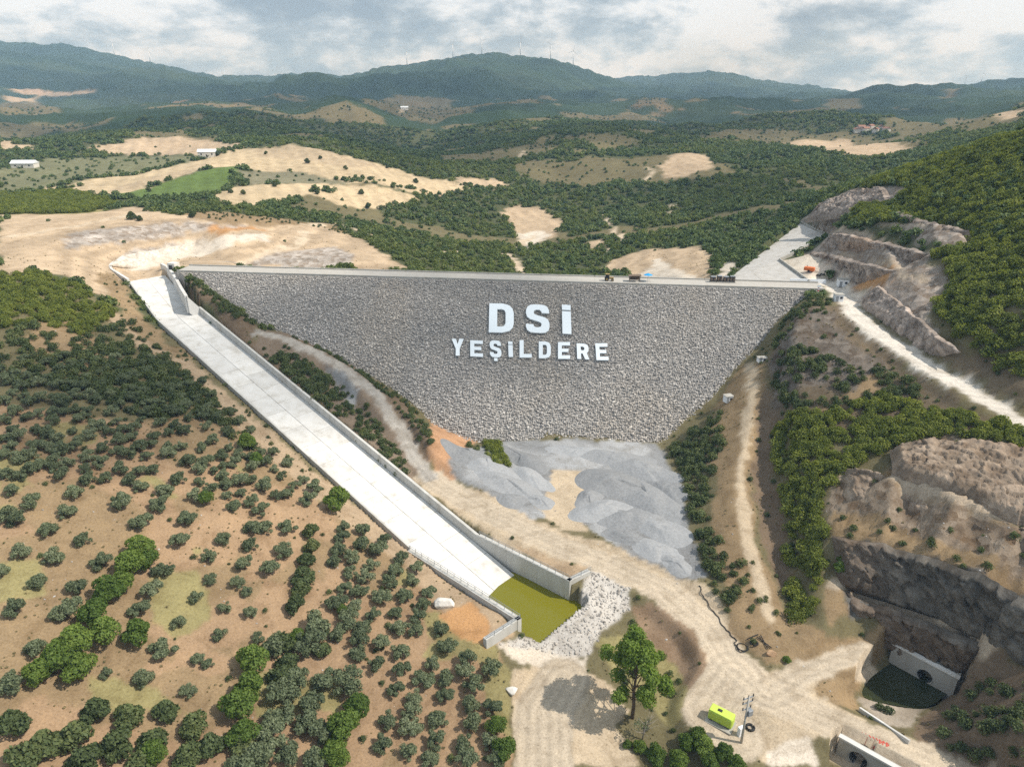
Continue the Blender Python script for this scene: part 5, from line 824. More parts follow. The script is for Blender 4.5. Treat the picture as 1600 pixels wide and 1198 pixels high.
def linedist(x, y, pts, maxd):
    """distance to a polyline and the interpolated z of its points"""
    P = np.asarray(pts, float)
    d = np.full(x.shape, 1e9); zz = np.zeros(x.shape)
    m = (x > P[:, 0].min() - maxd) & (x < P[:, 0].max() + maxd) & (y > P[:, 1].min() - maxd) & (y < P[:, 1].max() + maxd)
    xs = x[m]; ys = y[m]; dd = np.full(xs.shape, 1e9); zs = np.zeros(xs.shape)
    for i in range(len(P) - 1):
        ax, ay, az = P[i]; bx_, by_, bz = P[i + 1]
        L = (bx_ - ax) ** 2 + (by_ - ay) ** 2 + 1e-9
        t = np.clip(((xs - ax) * (bx_ - ax) + (ys - ay) * (by_ - ay)) / L, 0, 1)
        e = np.hypot(xs - ax - t * (bx_ - ax), ys - ay - t * (by_ - ay))
        u = e < dd
        dd[u] = e[u]; zs[u] = (az + t * (bz - az))[u]
    d[m] = dd; zz[m] = zs
    return d, zz

def smooth(a, b, x):
    t = np.clip((x - a) / (b - a), 0, 1)
    return t * t * (3 - 2 * t)

GI, GJ = np.meshgrid(np.arange(NR), np.arange(NT), indexing='ij')
GR = np.exp(LR0 + GI * LRS); GT = T0 + GJ * TS
GX = GR * np.sin(GT); GY = GR * np.cos(GT)

def warp(x, y):
    return math.atan2(x, y), 0.5 * math.log(math.hypot(x, y))

def tin_heights(V, E):
    from mathutils.geometry import delaunay_2d_cdt
    from mathutils import Vector
    W = [Vector(warp(v[0], v[1])) for v in V]
    vo, eo, fo, ov, oe, of = delaunay_2d_cdt(W, E, [], 0, 1e-7)
    vz = []
    for i, o in enumerate(ov):
        if o: vz.append(V[o[0]][2])
        else: vz.append(None)
    vv = np.array([(p.x, p.y) for p in vo])
    for i, z in enumerate(vz):
        if z is None:      # crossing of two break lines: take the nearest given point
            k = min((j for j in range(len(vz)) if ov[j]), key=lambda j: (vv[j] - vv[i]) @ (vv[j] - vv[i]))
            vz[i] = vz[k]
    vz = np.array(vz)
    H = np.full((NR, NT), np.nan)
    gt = GT[0]; gl = 0.5 * (LR0 + np.arange(NR) * LRS)
    for f in fo:
        a, b, c = f[0], f[1], f[2]
        x1, y1 = vv[a]; x2, y2 = vv[b]; x3, y3 = vv[c]
        j0 = max(0, int(math.ceil((min(x1, x2, x3) - T0) / TS))); j1 = min(NT - 1, int((max(x1, x2, x3) - T0) / TS))
        i0 = max(0, int(math.ceil((2 * min(y1, y2, y3) - LR0) / LRS))); i1 = min(NR - 1, int((2 * max(y1, y2, y3) - LR0) / LRS))
        if j1 < j0 or i1 < i0: continue
        X, Y = np.meshgrid(gt[j0:j1 + 1], gl[i0:i1 + 1])
        D = (y2 - y3) * (x1 - x3) + (x3 - x2) * (y1 - y3)
        if abs(D) < 1e-14: continue
        l1 = ((y2 - y3) * (X - x3) + (x3 - x2) * (Y - y3)) / D
        l2 = ((y3 - y1) * (X - x3) + (x1 - x3) * (Y - y3)) / D
        l3 = 1 - l1 - l2
        m = (l1 >= -1e-6) & (l2 >= -1e-6) & (l3 >= -1e-6)
        S = H[i0:i1 + 1, j0:j1 + 1]
        S[m] = (l1 * vz[a] + l2 * vz[b] + l3 * vz[c])[m]
    return H

def sample(H, x, y):
    x = np.asarray(x, float); y = np.asarray(y, float)
    r = np.hypot(x, y); t = np.arctan2(x, y)
    fi = np.clip((np.log(r) - LR0) / LRS, 0, NR - 1.001); fj = np.clip((t - T0) / TS, 0, NT - 1.001)
    i = fi.astype(int); j = fj.astype(int); a = fi - i; b = fj - j
    return (H[i, j] * (1 - a) + H[i + 1, j] * a) * (1 - b) + (H[i, j + 1] * (1 - a) + H[i + 1, j + 1] * a) * b

# dam geometry: straight crest, z = 0 at the downstream edge
DA = np.array([-121.0, 251.8]); DB = np.array([99.7, 226.2])
DU = (DB - DA) / np.linalg.norm(DB - DA); DN = np.array([DU[1], -DU[0]])    # DN points downstream
DSLOPE = 1.45
def dam_off(x, y): return (x - DA[0]) * DN[0] + (y - DA[1]) * DN[1]
def dam_z(x, y): return -np.maximum(dam_off(x, y), 0) / DSLOPE

def make_terrain():
    H = tin_heights(CTRL_V, CTRL_E)
    H = np.where(np.isnan(H), -30.0, H)
    rock = np.zeros_like(H)
    for name, poly in COVER:
        if name in ('rock', 'shaded_slate', 'cliff', 'dark_shaded_rock'): rock = np.maximum(rock, inpoly(GX, GY, poly).astype(float))
    rock = blur(rock, 1.0, 1.6)
    S = blur(H, 1.6, 2.6) * (1 - rock) + blur(H, .5, .8) * rock
    S2 = blur(H, 7, 7)
    far = smooth(260, 500, GR)
    H = S * (1 - far) + S2 * far
    # relief: blocky ledges on the cut rock, soft waves elsewhere
    q = fbm(GX + .5 * GY, GY * .6 + 1.5 * H, 8.0, 3, 3) * 3 + H * .35
    led = np.floor(q * 2) / 2 - q + .25
    q2 = fbm(GX - .3 * GY, GY + H, 3.4, 2, 13) * 3
    led2 = np.floor(q2 * 2) / 2 - q2 + .25
    H = H + rock * (.8 * led + .5 * led2 + .7 * (ridged(GX, GY, 6.0, 3, 8) - .5))
    H = H + fbm(GX, GY, 14, 4, 5) * 0.35 + fbm(GX, GY, 3.0, 2, 9) * 0.10
    mid = smooth(330, 600, GR) * (1 - smooth(1500, 2500, GR))
    H = H + mid * 15 * fbm(GX, GY, 150, 4, 11)
    H = H + (12 * smooth(470, 700, GR) + 26 * smooth(700, 1000, GR)) * (1 - smooth(1700, 2400, GR)) * (ridged(GX * .8 + GY * .35 + 60, GY * .8 - GX * .2, 340, 4, 161) - .52) * 1.6
    md2 = smooth(800, 1150, GR) * (1 - smooth(2300, 3000, GR))
    H = H + md2 * 46 * (ridged(GX + 120, GY, 480, 3, 57) - .55)
    fr = smooth(1100, 2400, GR)
    amp = 110 + 70 * smooth(1500, 2100, GR) * (1 - smooth(2900, 3500, GR))
    H = H + fr * ((ridged(GX + GY * .25, GY, 820, 5, 21) - .52) * amp + 14 * fbm(GX, GY, 160, 3, 31) + 7 * fbm(GX, GY, 26, 2, 33)) * np.clip(GR / 3200, .3, 1.2)
    # roads are graded flat across
    for name, w, pts in ROADS:
        d, zz = linedist(GX, GY, pts, w + 4)
        k = 1 - smooth(w * .9, w + 3, d)
        H = H * (1 - k) + (zz + fbm(GX, GY, 4, 2, 3) * .05) * k
    def grow(m):
        g = m.copy(); g[1:] |= m[:-1]; g[:-1] |= m[1:]; g[:, 1:] |= m[:, :-1]; g[:, :-1] |= m[:, 1:]; return g
    for poly, z in CARVE:
        if z == -46.5:      # natural pool: shelving banks
            w = blur(inpoly(GX, GY, poly).astype(float), 1.6, 3.0); H = np.where(w > .03, np.minimum(H, z + (1 - w) * 3.3), H); continue
        m = grow(inpoly(GX, GY, poly))
        H = np.where(m, np.minimum(H, z), H)
    for quad in CARVE_RAMP:      # below a sloping slab: four corners with z
        q = np.array(quad); m = grow(inpoly(GX, GY, q[:, :2]))
        A = np.c_[q[:, 0], q[:, 1], np.ones(4)]; co = np.linalg.lstsq(A, q[:, 2], rcond=None)[0]
        H = np.where(m, np.minimum(H, co[0] * GX + co[1] * GY + co[2] - 0.5), H)
    m = inpoly(GX, GY, DAM_POLY)
    H = np.where(m, np.minimum(H, dam_z(GX, GY) - 1.5), H)
    return H
# ---------------------------------------------------------------- helpers
def mat(name, build):
    m = bpy.data.materials.new(name); m.use_nodes = True
    nt = m.node_tree; b = nt.nodes['Principled BSDF']; b.inputs['Roughness'].default_value = .9
    b.inputs['Specular IOR Level'].default_value = .2
    build(nt, b); return m
def link(o): COL.objects.link(o); return o
ALB = {   # base colours of the ground covers, some with shade painted in
 'forest': (.080, .088, .042), 'mforest': (.033, .056, .027), 'track': (.36, .335, .30), 'pale_road': (.58, .54, .48), 'bench': (.42, .345, .26), 'scrub': (.15, .13, .07), 'dry': (.265, .19, .11), 'soil': (.325, .222, .135), 'tan': (.45, .345, .235),
 'straw': (.50, .395, .255), 'strawd': (.42, .33, .22), 'groin': (.20, .155, .115), 'dark_shaded_rock': (.155, .135, .115), 'green': (.115, .165, .045), 'grove': (.20, .185, .12), 'fieldg': (.17, .17, .095), 'pale': (.60, .53, .44), 'greyrock': (.37, .335, .30),  # the dark rock tone also holds shade of its left-facing slope
 'orange': (.46, .26, .12), 'dirt': (.38, .285, .19), 'grass': (.27, .235, .11), 'shaded_dirt': (.17, .125, .085), 'reddirt': (.44, .26, .15),  # the dark dirt is brown dirt with slope and gully shade painted in
 'gravel': (.30, .305, .31), 'piles': (.30, .305, .31), 'tanroad': (.475, .385, .275), 'riprapw': (.50, .47, .43), 'bank': (.25, .175, .115), 'scrubdirt': (.155, .12, .08),
 'cliff': (.235, .19, .145), 'shaded_slate': (.115, .112, .105), 'pebble': (.36, .31, .25), 'rock': (.31, .27, .235), 'road': (.475, .40, .305), 'path': (.55, .45, .33)}  # slate tone: dark rock, lowered further for shade on the grazing faces
NAMES = list(ALB)
H = make_terrain()
jx = GX + (fbm(GX, GY, 6, 3, 51) + .6 * fbm(GX, GY, 1.7, 2, 52)) * np.clip(GR * .009, .3, 8); jy = GY + (fbm(GX, GY, 6, 3, 61) + .6 * fbm(GX, GY, 1.7, 2, 62)) * np.clip(GR * .009, .3, 8)
CLS = np.zeros((NR, NT), np.int16)
near = GR < 240
CLS[GR >= 1250] = NAMES.index('mforest'); CLS[near] = NAMES.index('scrub')
clear = (fbm(GX, GY, 130, 4, 111) > .22) & (GR > 430) & (GR < 2600)
CLS[clear] = NAMES.index('scrub')
for name, poly in COVER:
    if len(poly) > 2: CLS[inpoly(jx, jy, poly)] = NAMES.index(name)
pt = (CLS == NAMES.index('soil')) & (fbm(jx, jy, 17, 4, 131) > .17)
CLS[pt] = NAMES.index('dry')
pt = (CLS == NAMES.index('soil')) & (fbm(jx, jy, 13, 4, 141) > .30)
CLS[pt] = NAMES.index('grass')
for name, w, pts in PATHS:
    d, _ = linedist(jx, jy, pts, w + 1); CLS[d < w] = NAMES.index(name)
for name, w, pts in ROADS:
    d, _ = linedist(jx, jy, pts, w + 1); CLS[d < w] = NAMES.index('road' if name == 'dirt_road' else name)
A = np.array([ALB[n] for n in NAMES])[CLS]
A = np.stack([blur(A[:, :, k], .45, .7) for k in range(3)], 2)
v = fbm(GX, GY, 9, 4, 71); v2 = fbm(GX, GY, 45, 4, 81)
A *= (1 + .12 * v + .16 * v2)[:, :, None]
for name, w, pts in ROADS:      # wheel tracks along the roads
    d, _ = linedist(GX + v * .5, GY + v * .5, pts, w + 2); A *= (1 + np.where(d < w + 1.5, .09 * np.cos(d * 2 * math.pi / 1.9), 0))[:, :, None]
fld = np.isin(CLS, [NAMES.index(n) for n in ('straw', 'strawd', 'tan', 'green')]) & (GR > 420)
A *= (1 + fld * .07 * np.sin((GX * .93 + GY * .37) * 2 * math.pi / 11.0))[:, :, None]
ly = np.isin(CLS, [NAMES.index(n) for n in ('tan', 'greyrock')]) & (GR < 420)      # bedding of the cut slopes
A *= (1 + ly * .13 * np.sin(H * 2.4 + 4 * v2 + 2 * v))[:, :, None]
gv = np.isin(CLS, [NAMES.index(n) for n in ('gravel', 'piles')])      # pale dust and darker fines in the crushed stone
A *= (1 + gv * (.30 * smooth(-.12, .12, fbm(GX + GY * .4, GY, 9, 3, 121)) - .20))[:, :, None]
fv = fbm(GX, GY, 260, 5, 101) * smooth(900, 2000, GR)
A *= (1 + .55 * fv)[:, :, None]; A[:, :, 0] *= 1 + .35 * np.clip(fv, 0, 1)
ROCKY = blur(np.isin(CLS, [NAMES.index(n) for n in ('rock', 'shaded_slate', 'cliff', 'greyrock', 'dark_shaded_rock')]).astype(float), .7, 1)

def ground_mat():
    def f(nt, b):
        at = _n(nt, 'ShaderNodeAttribute'); at.attribute_name = 'albedo'
        ro = _n(nt, 'ShaderNodeAttribute'); ro.attribute_name = 'rocky'
        g = _n(nt, 'ShaderNodeNewGeometry')
        n1 = _n(nt, 'ShaderNodeTexNoise'); n1.inputs['Scale'].default_value = 2.6; n1.inputs['Detail'].default_value = 8; n1.inputs['Roughness'].default_value = .78
        nt.links.new(g.outputs['Position'], n1.inputs[0])
        n3 = _n(nt, 'ShaderNodeTexNoise'); n3.inputs['Scale'].default_value = .22; n3.inputs['Detail'].default_value = 9; n3.inputs['Roughness'].default_value = .62; n3.inputs['Distortion'].default_value = .6
        nt.links.new(g.outputs['Position'], n3.inputs[0])
        k0 = _ramp(nt, n1.outputs[0], [(.32, (.48, .46, .42, 1)), (.45, (.92, .91, .90, 1)), (.58, (1.06, 1.06, 1.06, 1)), (.7, (1.45, 1.44, 1.42, 1))])
        k3 = _ramp(nt, n3.outputs[0], [(.36, (.80, .78, .75, 1)), (.5, (1.0, 1.0, 1.0, 1)), (.64, (1.10, 1.09, 1.07, 1))])
        kk = _n(nt, 'ShaderNodeVectorMath'); kk.operation = 'MULTIPLY'; nt.links.new(k0, kk.inputs[0]); nt.links.new(k3, kk.inputs[1]); k = kk.outputs[0]
        # fractured blocks on the rock cuts
        mp = _n(nt, 'ShaderNodeMapping'); mp.inputs['Scale'].default_value = (.55, .55, .9); mp.inputs['Rotation'].default_value = (.3, .5, .4)
        nt.links.new(g.outputs['Position'], mp.inputs[0])
        wn = _n(nt, 'ShaderNodeMix'); wn.data_type = 'VECTOR'; wn.inputs[0].default_value = .45; nt.links.new(mp.outputs[0], wn.inputs[4]); nt.links.new(n3.outputs['Color'], wn.inputs[5])
        vo = _n(nt, 'ShaderNodeTexVoronoi'); vo.feature = 'F1'; vo.inputs['Scale'].default_value = 1.4; nt.links.new(wn.outputs[1], vo.inputs[0])
        vs2 = _n(nt, 'ShaderNodeSeparateColor'); nt.links.new(vo.outputs['Color'], vs2.inputs[0])
        n2 = _n(nt, 'ShaderNodeTexNoise'); n2.inputs['Scale'].default_value = .5; n2.inputs['Detail'].default_value = 8; n2.inputs['Roughness'].default_value = .7
        nt.links.new(mp.outputs[0], n2.inputs[0])
        rk = _m(nt, 'ADD', _m(nt, 'MULTIPLY', n2.outputs[0], .7), _m(nt, 'MULTIPLY', vs2.outputs[0], .30))
        k2 = _ramp(nt, rk, [(.32, (.62, .53, .44, 1)), (.44, (.86, .81, .76, 1)), (.54, (1.04, 1.02, 1.0, 1)), (.68, (1.32, 1.30, 1.28, 1))])
        m0 = _n(nt, 'ShaderNodeMix'); m0.data_type = 'RGBA'; nt.links.new(ro.outputs['Fac'], m0.inputs[0]); m0.inputs[6].default_value = (1, 1, 1, 1); nt.links.new(k2, m0.inputs[7])
        m1 = _n(nt, 'ShaderNodeMix'); m1.data_type = 'RGBA'; m1.blend_type = 'MULTIPLY'; m1.inputs[0].default_value = 1
        nt.links.new(at.outputs['Color'], m1.inputs[6]); nt.links.new(k, m1.inputs[7])
        m2 = _n(nt, 'ShaderNodeMix'); m2.data_type = 'RGBA'; m2.blend_type = 'MULTIPLY'; m2.inputs[0].default_value = 1
        nt.links.new(m1.outputs[2], m2.inputs[6]); nt.links.new(m0.outputs[2], m2.inputs[7])
        nt.links.new(m2.outputs[2], b.inputs['Base Color'])
        bp = _n(nt, 'ShaderNodeBump'); bp.inputs['Strength'].default_value = .5; bp.inputs['Distance'].default_value = .22
        hh = _m(nt, 'ADD', n1.outputs[0], _m(nt, 'MULTIPLY', _m(nt, 'MULTIPLY', vo.outputs['Distance'], ro.outputs['Fac']), 2.6))
        nt.links.new(hh, bp.inputs['Height']); nt.links.new(bp.outputs[0], b.inputs['Normal'])
        b.inputs['Roughness'].default_value = .95; b.inputs['Specular IOR Level'].default_value = .1
    return mat('ground_cover', f)
M_GROUND = ground_mat()
PART = {'road': 'dirt_road', 'track': 'dirt_track', 'pale_road': 'hill_road', 'bench': 'rock_bench', 'tanroad': 'dirt_road', 'path': 'footpath', 'soil': 'orchard_ground', 'straw': 'stubble_field', 'strawd': 'stubble_field', 'tan': 'bare_earth', 'green': 'green_field',
        'fieldg': 'grove_field', 'grove': 'grove_field', 'rock': 'rock_cut', 'shaded_slate': 'rock_cut', 'cliff': 'rock_cut', 'gravel': 'gravel_ground', 'piles': 'gravel_ground'}
def build_terrain():
    groups = {}
    for i, n in enumerate(NAMES): groups.setdefault(PART.get(n, 'hillside'), []).append(i)
    fc = CLS[:-1, :-1]; fr_ = GR[:-1, :-1]
    P = np.stack([GX, GY, H], 2).reshape(-1, 3); AL = np.c_[A.reshape(-1, 3), np.ones(NR * NT)]; RK = ROCKY.reshape(-1)
    ii, jj = np.meshgrid(np.arange(NR - 1), np.arange(NT - 1), indexing='ij')
    a = ii * NT + jj
    Q = np.stack([a, a + 1, a + NT + 1, a + NT], 2)
    sel = []
    for nm, ids in groups.items():
        m = np.isin(fc, ids)
        if nm == 'hillside':
            sel.append(('mountain_slope', m & (fr_ >= 1300))); m = m & (fr_ < 1300)
        sel.append((nm, m))
    for nm, m in sel:
        q = Q[m]
        if not len(q): continue
        u, inv = np.unique(q.ravel(), return_inverse=True)
        me = bpy.data.meshes.new(nm)
        me.vertices.add(len(u)); me.vertices.foreach_set('co', P[u].ravel())
        nq = len(q); me.loops.add(nq * 4); me.loops.foreach_set('vertex_index', inv.ravel().astype(np.int32))
        me.polygons.add(nq); me.polygons.foreach_set('loop_start', np.arange(nq, dtype=np.int32) * 4)
        me.polygons.foreach_set('use_smooth', np.ones(nq, bool))
        me.update(calc_edges=True)
        ca = me.attributes.new('albedo', 'FLOAT_COLOR', 'POINT'); ca.data.foreach_set('color', AL[u].ravel().astype(np.float32))
        ra = me.attributes.new('rocky', 'FLOAT', 'POINT'); ra.data.foreach_set('value', RK[u].astype(np.float32))
        me.materials.append(M_GROUND)
        o = link(bpy.data.objects.new(nm, me)); o['kind'] = 'structure'
build_terrain()
# ---------------------------------------------------------------- mesh builder
class MB:
    def __init__(s): s.v = []; s.f = []
    def poly(s, pts):
        n = len(s.v); s.v += [tuple(p) for p in pts]; s.f.append(tuple(range(n, n + len(pts)))); return s
    def box(s, c, size, ax=(1, 0, 0), up=(0, 0, 1)):
        ax = Vector(ax).normalized(); up = Vector(up); ay = up.cross(ax).normalized(); az = ax.cross(ay)
        c = Vector(c); n = len(s.v)
        for k in (-.5, .5):
            for j in (-.5, .5):
                for i in (-.5, .5): s.v.append(tuple(c + ax * (i * size[0]) + ay * (j * size[1]) + az * (k * size[2])))
        for q in ((0, 2, 3, 1), (4, 5, 7, 6), (0, 1, 5, 4), (2, 6, 7, 3), (0, 4, 6, 2), (1, 3, 7, 5)): s.f.append(tuple(n + i for i in q))
        return s
    def bar(s, a, b, w, h):
        a = Vector(a); b = Vector(b); d = b - a
        up = (0, 0, 1) if abs(d.normalized().z) < .95 else (1, 0, 0)
        return s.box((a + b) / 2, (d.length, w, h), d, up)
    def prism(s, top, bot):
        """top and bottom rings of the same count"""
        n = len(s.v); k = len(top); s.v += [tuple(p) for p in top] + [tuple(p) for p in bot]
        s.f.append(tuple(range(n, n + k))); s.f.append(tuple(range(n + 2 * k - 1, n + k - 1, -1)))
        for i in range(k):
            j = (i + 1) % k; s.f.append((n + i, n + k + i, n + k + j, n + j))
        return s
    def tube(s, pts, rad, seg=8, cap=True):
        n0 = len(s.v); pts = [Vector(p) for p in pts]
        for i, p in enumerate(pts):
            d = (pts[min(i + 1, len(pts) - 1)] - pts[max(i - 1, 0)]).normalized()
            a = d.orthogonal().normalized(); b = d.cross(a); r = rad[i] if isinstance(rad, (list, tuple)) else rad
            for k in range(seg):
                t = 2 * math.pi * k / seg; s.v.append(tuple(p + (a * math.cos(t) + b * math.sin(t)) * r))
        for i in range(len(pts) - 1):
            for k in range(seg):
                k2 = (k + 1) % seg; s.f.append((n0 + i * seg + k, n0 + i * seg + k2, n0 + (i + 1) * seg + k2, n0 + (i + 1) * seg + k))
        if cap:
            s.f.append(tuple(n0 + k for k in range(seg))[::-1]); s.f.append(tuple(n0 + (len(pts) - 1) * seg + k for k in range(seg)))
        return s
    def mesh(s, name, m, smooth=False, bevel=0):
        me = bpy.data.meshes.new(name); me.from_pydata(s.v, [], s.f)
        bm = bmesh.new(); bm.from_mesh(me); bmesh.ops.recalc_face_normals(bm, faces=bm.faces)
        if bevel: bmesh.ops.bevel(bm, geom=bm.edges[:], offset=bevel, segments=1, affect='EDGES', clamp_overlap=True)
        bm.to_mesh(me); bm.free()
        if smooth: me.polygons.foreach_set('use_smooth', np.ones(len(me.polygons), bool))
        me.materials.append(m); me.update(); return me
    def build(s, name, m, parent=None, smooth=False, bevel=0):
        o = link(bpy.data.objects.new(name, s.mesh(name, m, smooth, bevel)))
        if parent: o.parent = parent; o.matrix_parent_inverse = parent_inv(parent)
        return o
def parent_inv(p):
    return (Matrix.LocRotScale(p.location, p.rotation_euler, p.scale)).inverted() if p.parent is None else p.matrix_parent_inverse.inverted()
def thing(name, label, cat, loc=(0, 0, 0), rz=0, group=None, scale=1):
    o = link(bpy.data.objects.new(name, None)); o.location = loc; o.rotation_euler = (0, 0, rz); o.scale = (scale,) * 3
    o.empty_display_size = .2; return tag(o, label, cat, group)
def tag(o, label=None, cat=None, group=None, kind=None):
    for k, v in (('label', label), ('category', cat), ('group', group), ('kind', kind)):
        if v: o[k] = v
    return o
def child(name, me, parent, loc=(0, 0, 0)):
    o = link(bpy.data.objects.new(name, me)); o.parent = parent; o.location = loc; return o
def hz(x, y): return float(sample(H, x, y))
# ---------------------------------------------------------------- materials
def solid(name, col, rough=.7, var=.0, nscale=2.0, nvar=.15, metal=0, spec=.3, bump=0):
    def f(nt, b):
        g = _n(nt, 'ShaderNodeNewGeometry'); n1 = _n(nt, 'ShaderNodeTexNoise'); n1.inputs['Scale'].default_value = nscale; n1.inputs['Detail'].default_value = 5
        nt.links.new(g.outputs['Position'], n1.inputs[0])
        oi = _n(nt, 'ShaderNodeObjectInfo')
        k = _m(nt, 'ADD', _m(nt, 'MULTIPLY', _m(nt, 'SUBTRACT', n1.outputs[0], .5), nvar * 2), _m(nt, 'ADD', 1.0, _m(nt, 'MULTIPLY', _m(nt, 'SUBTRACT', oi.outputs['Random'], .5), var * 2)))
        mx = _n(nt, 'ShaderNodeVectorMath'); mx.operation = 'SCALE'; mx.inputs[0].default_value = col; nt.links.new(k, mx.inputs['Scale'])
        nt.links.new(mx.outputs[0], b.inputs['Base Color'])
        b.inputs['Roughness'].default_value = rough; b.inputs['Metallic'].default_value = metal; b.inputs['Specular IOR Level'].default_value = spec
        if bump:
            bp = _n(nt, 'ShaderNodeBump'); bp.inputs['Strength'].default_value = bump; bp.inputs['Distance'].default_value = .2
            nt.links.new(n1.outputs[0], bp.inputs['Height']); nt.links.new(bp.outputs[0], b.inputs['Normal'])
    return mat(name, f)
def concrete(name, col, var=.04):
    def f(nt, b):
        g = _n(nt, 'ShaderNodeNewGeometry'); oi = _n(nt, 'ShaderNodeObjectInfo')
        n1 = _n(nt, 'ShaderNodeTexNoise'); n1.inputs['Scale'].default_value = .35; n1.inputs['Detail'].default_value = 7; n1.inputs['Roughness'].default_value = .6
        mp = _n(nt, 'ShaderNodeMapping'); mp.inputs['Scale'].default_value = (1, 1, .25)
        nt.links.new(g.outputs['Position'], mp.inputs[0]); nt.links.new(mp.outputs[0], n1.inputs[0])
        st = _ramp(nt, n1.outputs[0], [(.30, (.74, .715, .68, 1)), (.42, (.92, .91, .89, 1)), (.55, (1.0, 1.0, 1.0, 1)), (.7, (1.06, 1.06, 1.06, 1))])
        k = _m(nt, 'ADD', 1.0, _m(nt, 'MULTIPLY', _m(nt, 'SUBTRACT', oi.outputs['Random'], .5), var * 2))
        sc = _n(nt, 'ShaderNodeVectorMath'); sc.operation = 'SCALE'; sc.inputs[0].default_value = col; nt.links.new(k, sc.inputs['Scale'])
        mu = _n(nt, 'ShaderNodeVectorMath'); mu.operation = 'MULTIPLY'; nt.links.new(sc.outputs[0], mu.inputs[0]); nt.links.new(st, mu.inputs[1])
        nt.links.new(mu.outputs[0], b.inputs['Base Color']); b.inputs['Roughness'].default_value = .8
        bp = _n(nt, 'ShaderNodeBump'); bp.inputs['Strength'].default_value = .15; bp.inputs['Distance'].default_value = .1
        nt.links.new(n1.outputs[0], bp.inputs['Height']); nt.links.new(bp.outputs[0], b.inputs['Normal'])
    return mat(name, f)
M_CONC = concrete('pale_concrete', (.63, .615, .585), .09)
M_WALL = concrete('wall_concrete', (.50, .49, .46), .05)
M_WORN = concrete('worn_concrete', (.40, .385, .35), .06)
M_APRON = concrete('apron_concrete', (.47, .45, .42), .05)
M_STEEL = solid('railing_steel', (.30, .32, .34), .5, metal=.3)
M_DARK = solid('dark_metal', (.03, .03, .032), .6)
M_WHITE = solid('white_paint', (.78, .80, .82), .5, nvar=.05)
M_LETTER = solid('letter_panel', (.70, .76, .80), .5, var=.03, nvar=.06)
M_RUBBER = solid('black_rubber', (.02, .02, .02), .7)
M_BARK = solid('bark', (.12, .085, .055), .95, nscale=6, nvar=.4)
M_STONE_SHADE = solid('rockfill_core', (.36, .34, .315), .95, nscale=1.2, nvar=.3)
def stone_mat(name, stops, tint=False):
    def f(nt, b):
        oi = _n(nt, 'ShaderNodeObjectInfo'); g = _n(nt, 'ShaderNodeNewGeometry')
        col = _ramp(nt, oi.outputs['Random'], stops)
        n1 = _n(nt, 'ShaderNodeTexNoise'); n1.inputs['Scale'].default_value = 3; n1.inputs['Detail'].default_value = 4
        nt.links.new(g.outputs['Position'], n1.inputs[0])
        k = _ramp(nt, n1.outputs[0], [(.3, (.75, .74, .73, 1)), (.7, (1.15, 1.15, 1.15, 1))])
        n2 = _n(nt, 'ShaderNodeTexNoise'); n2.inputs['Scale'].default_value = .035; n2.inputs['Detail'].default_value = 4; nt.links.new(g.outputs['Position'], n2.inputs[0])
        k2 = _ramp(nt, n2.outputs[0], [(.40, (.95, .96, .98, 1)), (.52, (1, 1, 1, 1)), (.62, (1.04, 1.01, .97, 1))])
        m1 = _n(nt, 'ShaderNodeVectorMath'); m1.operation = 'MULTIPLY'; nt.links.new(col, m1.inputs[0]); nt.links.new(k, m1.inputs[1])
        m2 = _n(nt, 'ShaderNodeVectorMath'); m2.operation = 'MULTIPLY'; nt.links.new(m1.outputs[0], m2.inputs[0]); nt.links.new(k2, m2.inputs[1])
        nt.links.new(m2.outputs[0], b.inputs['Base Color']); b.inputs['Roughness'].default_value = .9
    return mat(name, f)
M_RIPRAP = stone_mat('riprap_stone', [(0, (.27, .258, .245, 1)), (.3, (.34, .325, .307, 1)), (.6, (.41, .388, .362, 1)), (.88, (.48, .455, .42, 1)), (1, (.62, .59, .55, 1))])
M_PALESTONE = stone_mat('pale_stone', [(0, (.27, .25, .225, 1)), (.5, (.40, .37, .335, 1)), (1, (.56, .53, .49, 1))])
def leaf_mat(name, stops, tr=.25):
    def f(nt, b):
        oi = _n(nt, 'ShaderNodeObjectInfo'); g = _n(nt, 'ShaderNodeNewGeometry')
        k = _m(nt, 'ADD', _m(nt, 'MULTIPLY', oi.outputs['Random'], .55), _m(nt, 'MULTIPLY', g.outputs['Random Per Island'], .45))
        col = _ramp(nt, k, stops)
        nt.links.new(col, b.inputs['Base Color']); b.inputs['Roughness'].default_value = .65; b.inputs['Specular IOR Level'].default_value = .25
        t = _n(nt, 'ShaderNodeBsdfTranslucent'); sc = _n(nt, 'ShaderNodeVectorMath'); sc.operation = 'MULTIPLY'; sc.inputs[1].default_value = (1.2, 1.25, .6)
        nt.links.new(col, sc.inputs[0]); nt.links.new(sc.outputs[0], t.inputs[0])
        mx = _n(nt, 'ShaderNodeMixShader'); mx.inputs[0].default_value = tr
        out = nt.nodes['Material Output']
        nt.links.new(b.outputs[0], mx.inputs[1]); nt.links.new(t.outputs[0], mx.inputs[2]); nt.links.new(mx.outputs[0], out.inputs[0])
    return mat(name, f)
L_OLIVE = leaf_mat('olive_leaves', [(0, (.080, .10, .052, 1)), (.4, (.135, .165, .088, 1)), (.75, (.19, .22, .122, 1)), (1, (.29, .31, .19, 1))])
L_BROAD = leaf_mat('broad_leaves', [(0, (.060, .105, .020, 1)), (.5, (.12, .185, .036, 1)), (1, (.22, .29, .06, 1))], .42)
L_ASH = leaf_mat('ash_leaves', [(0, (.09, .15, .025, 1)), (.5, (.16, .24, .04, 1)), (1, (.26, .34, .07, 1))], .45)
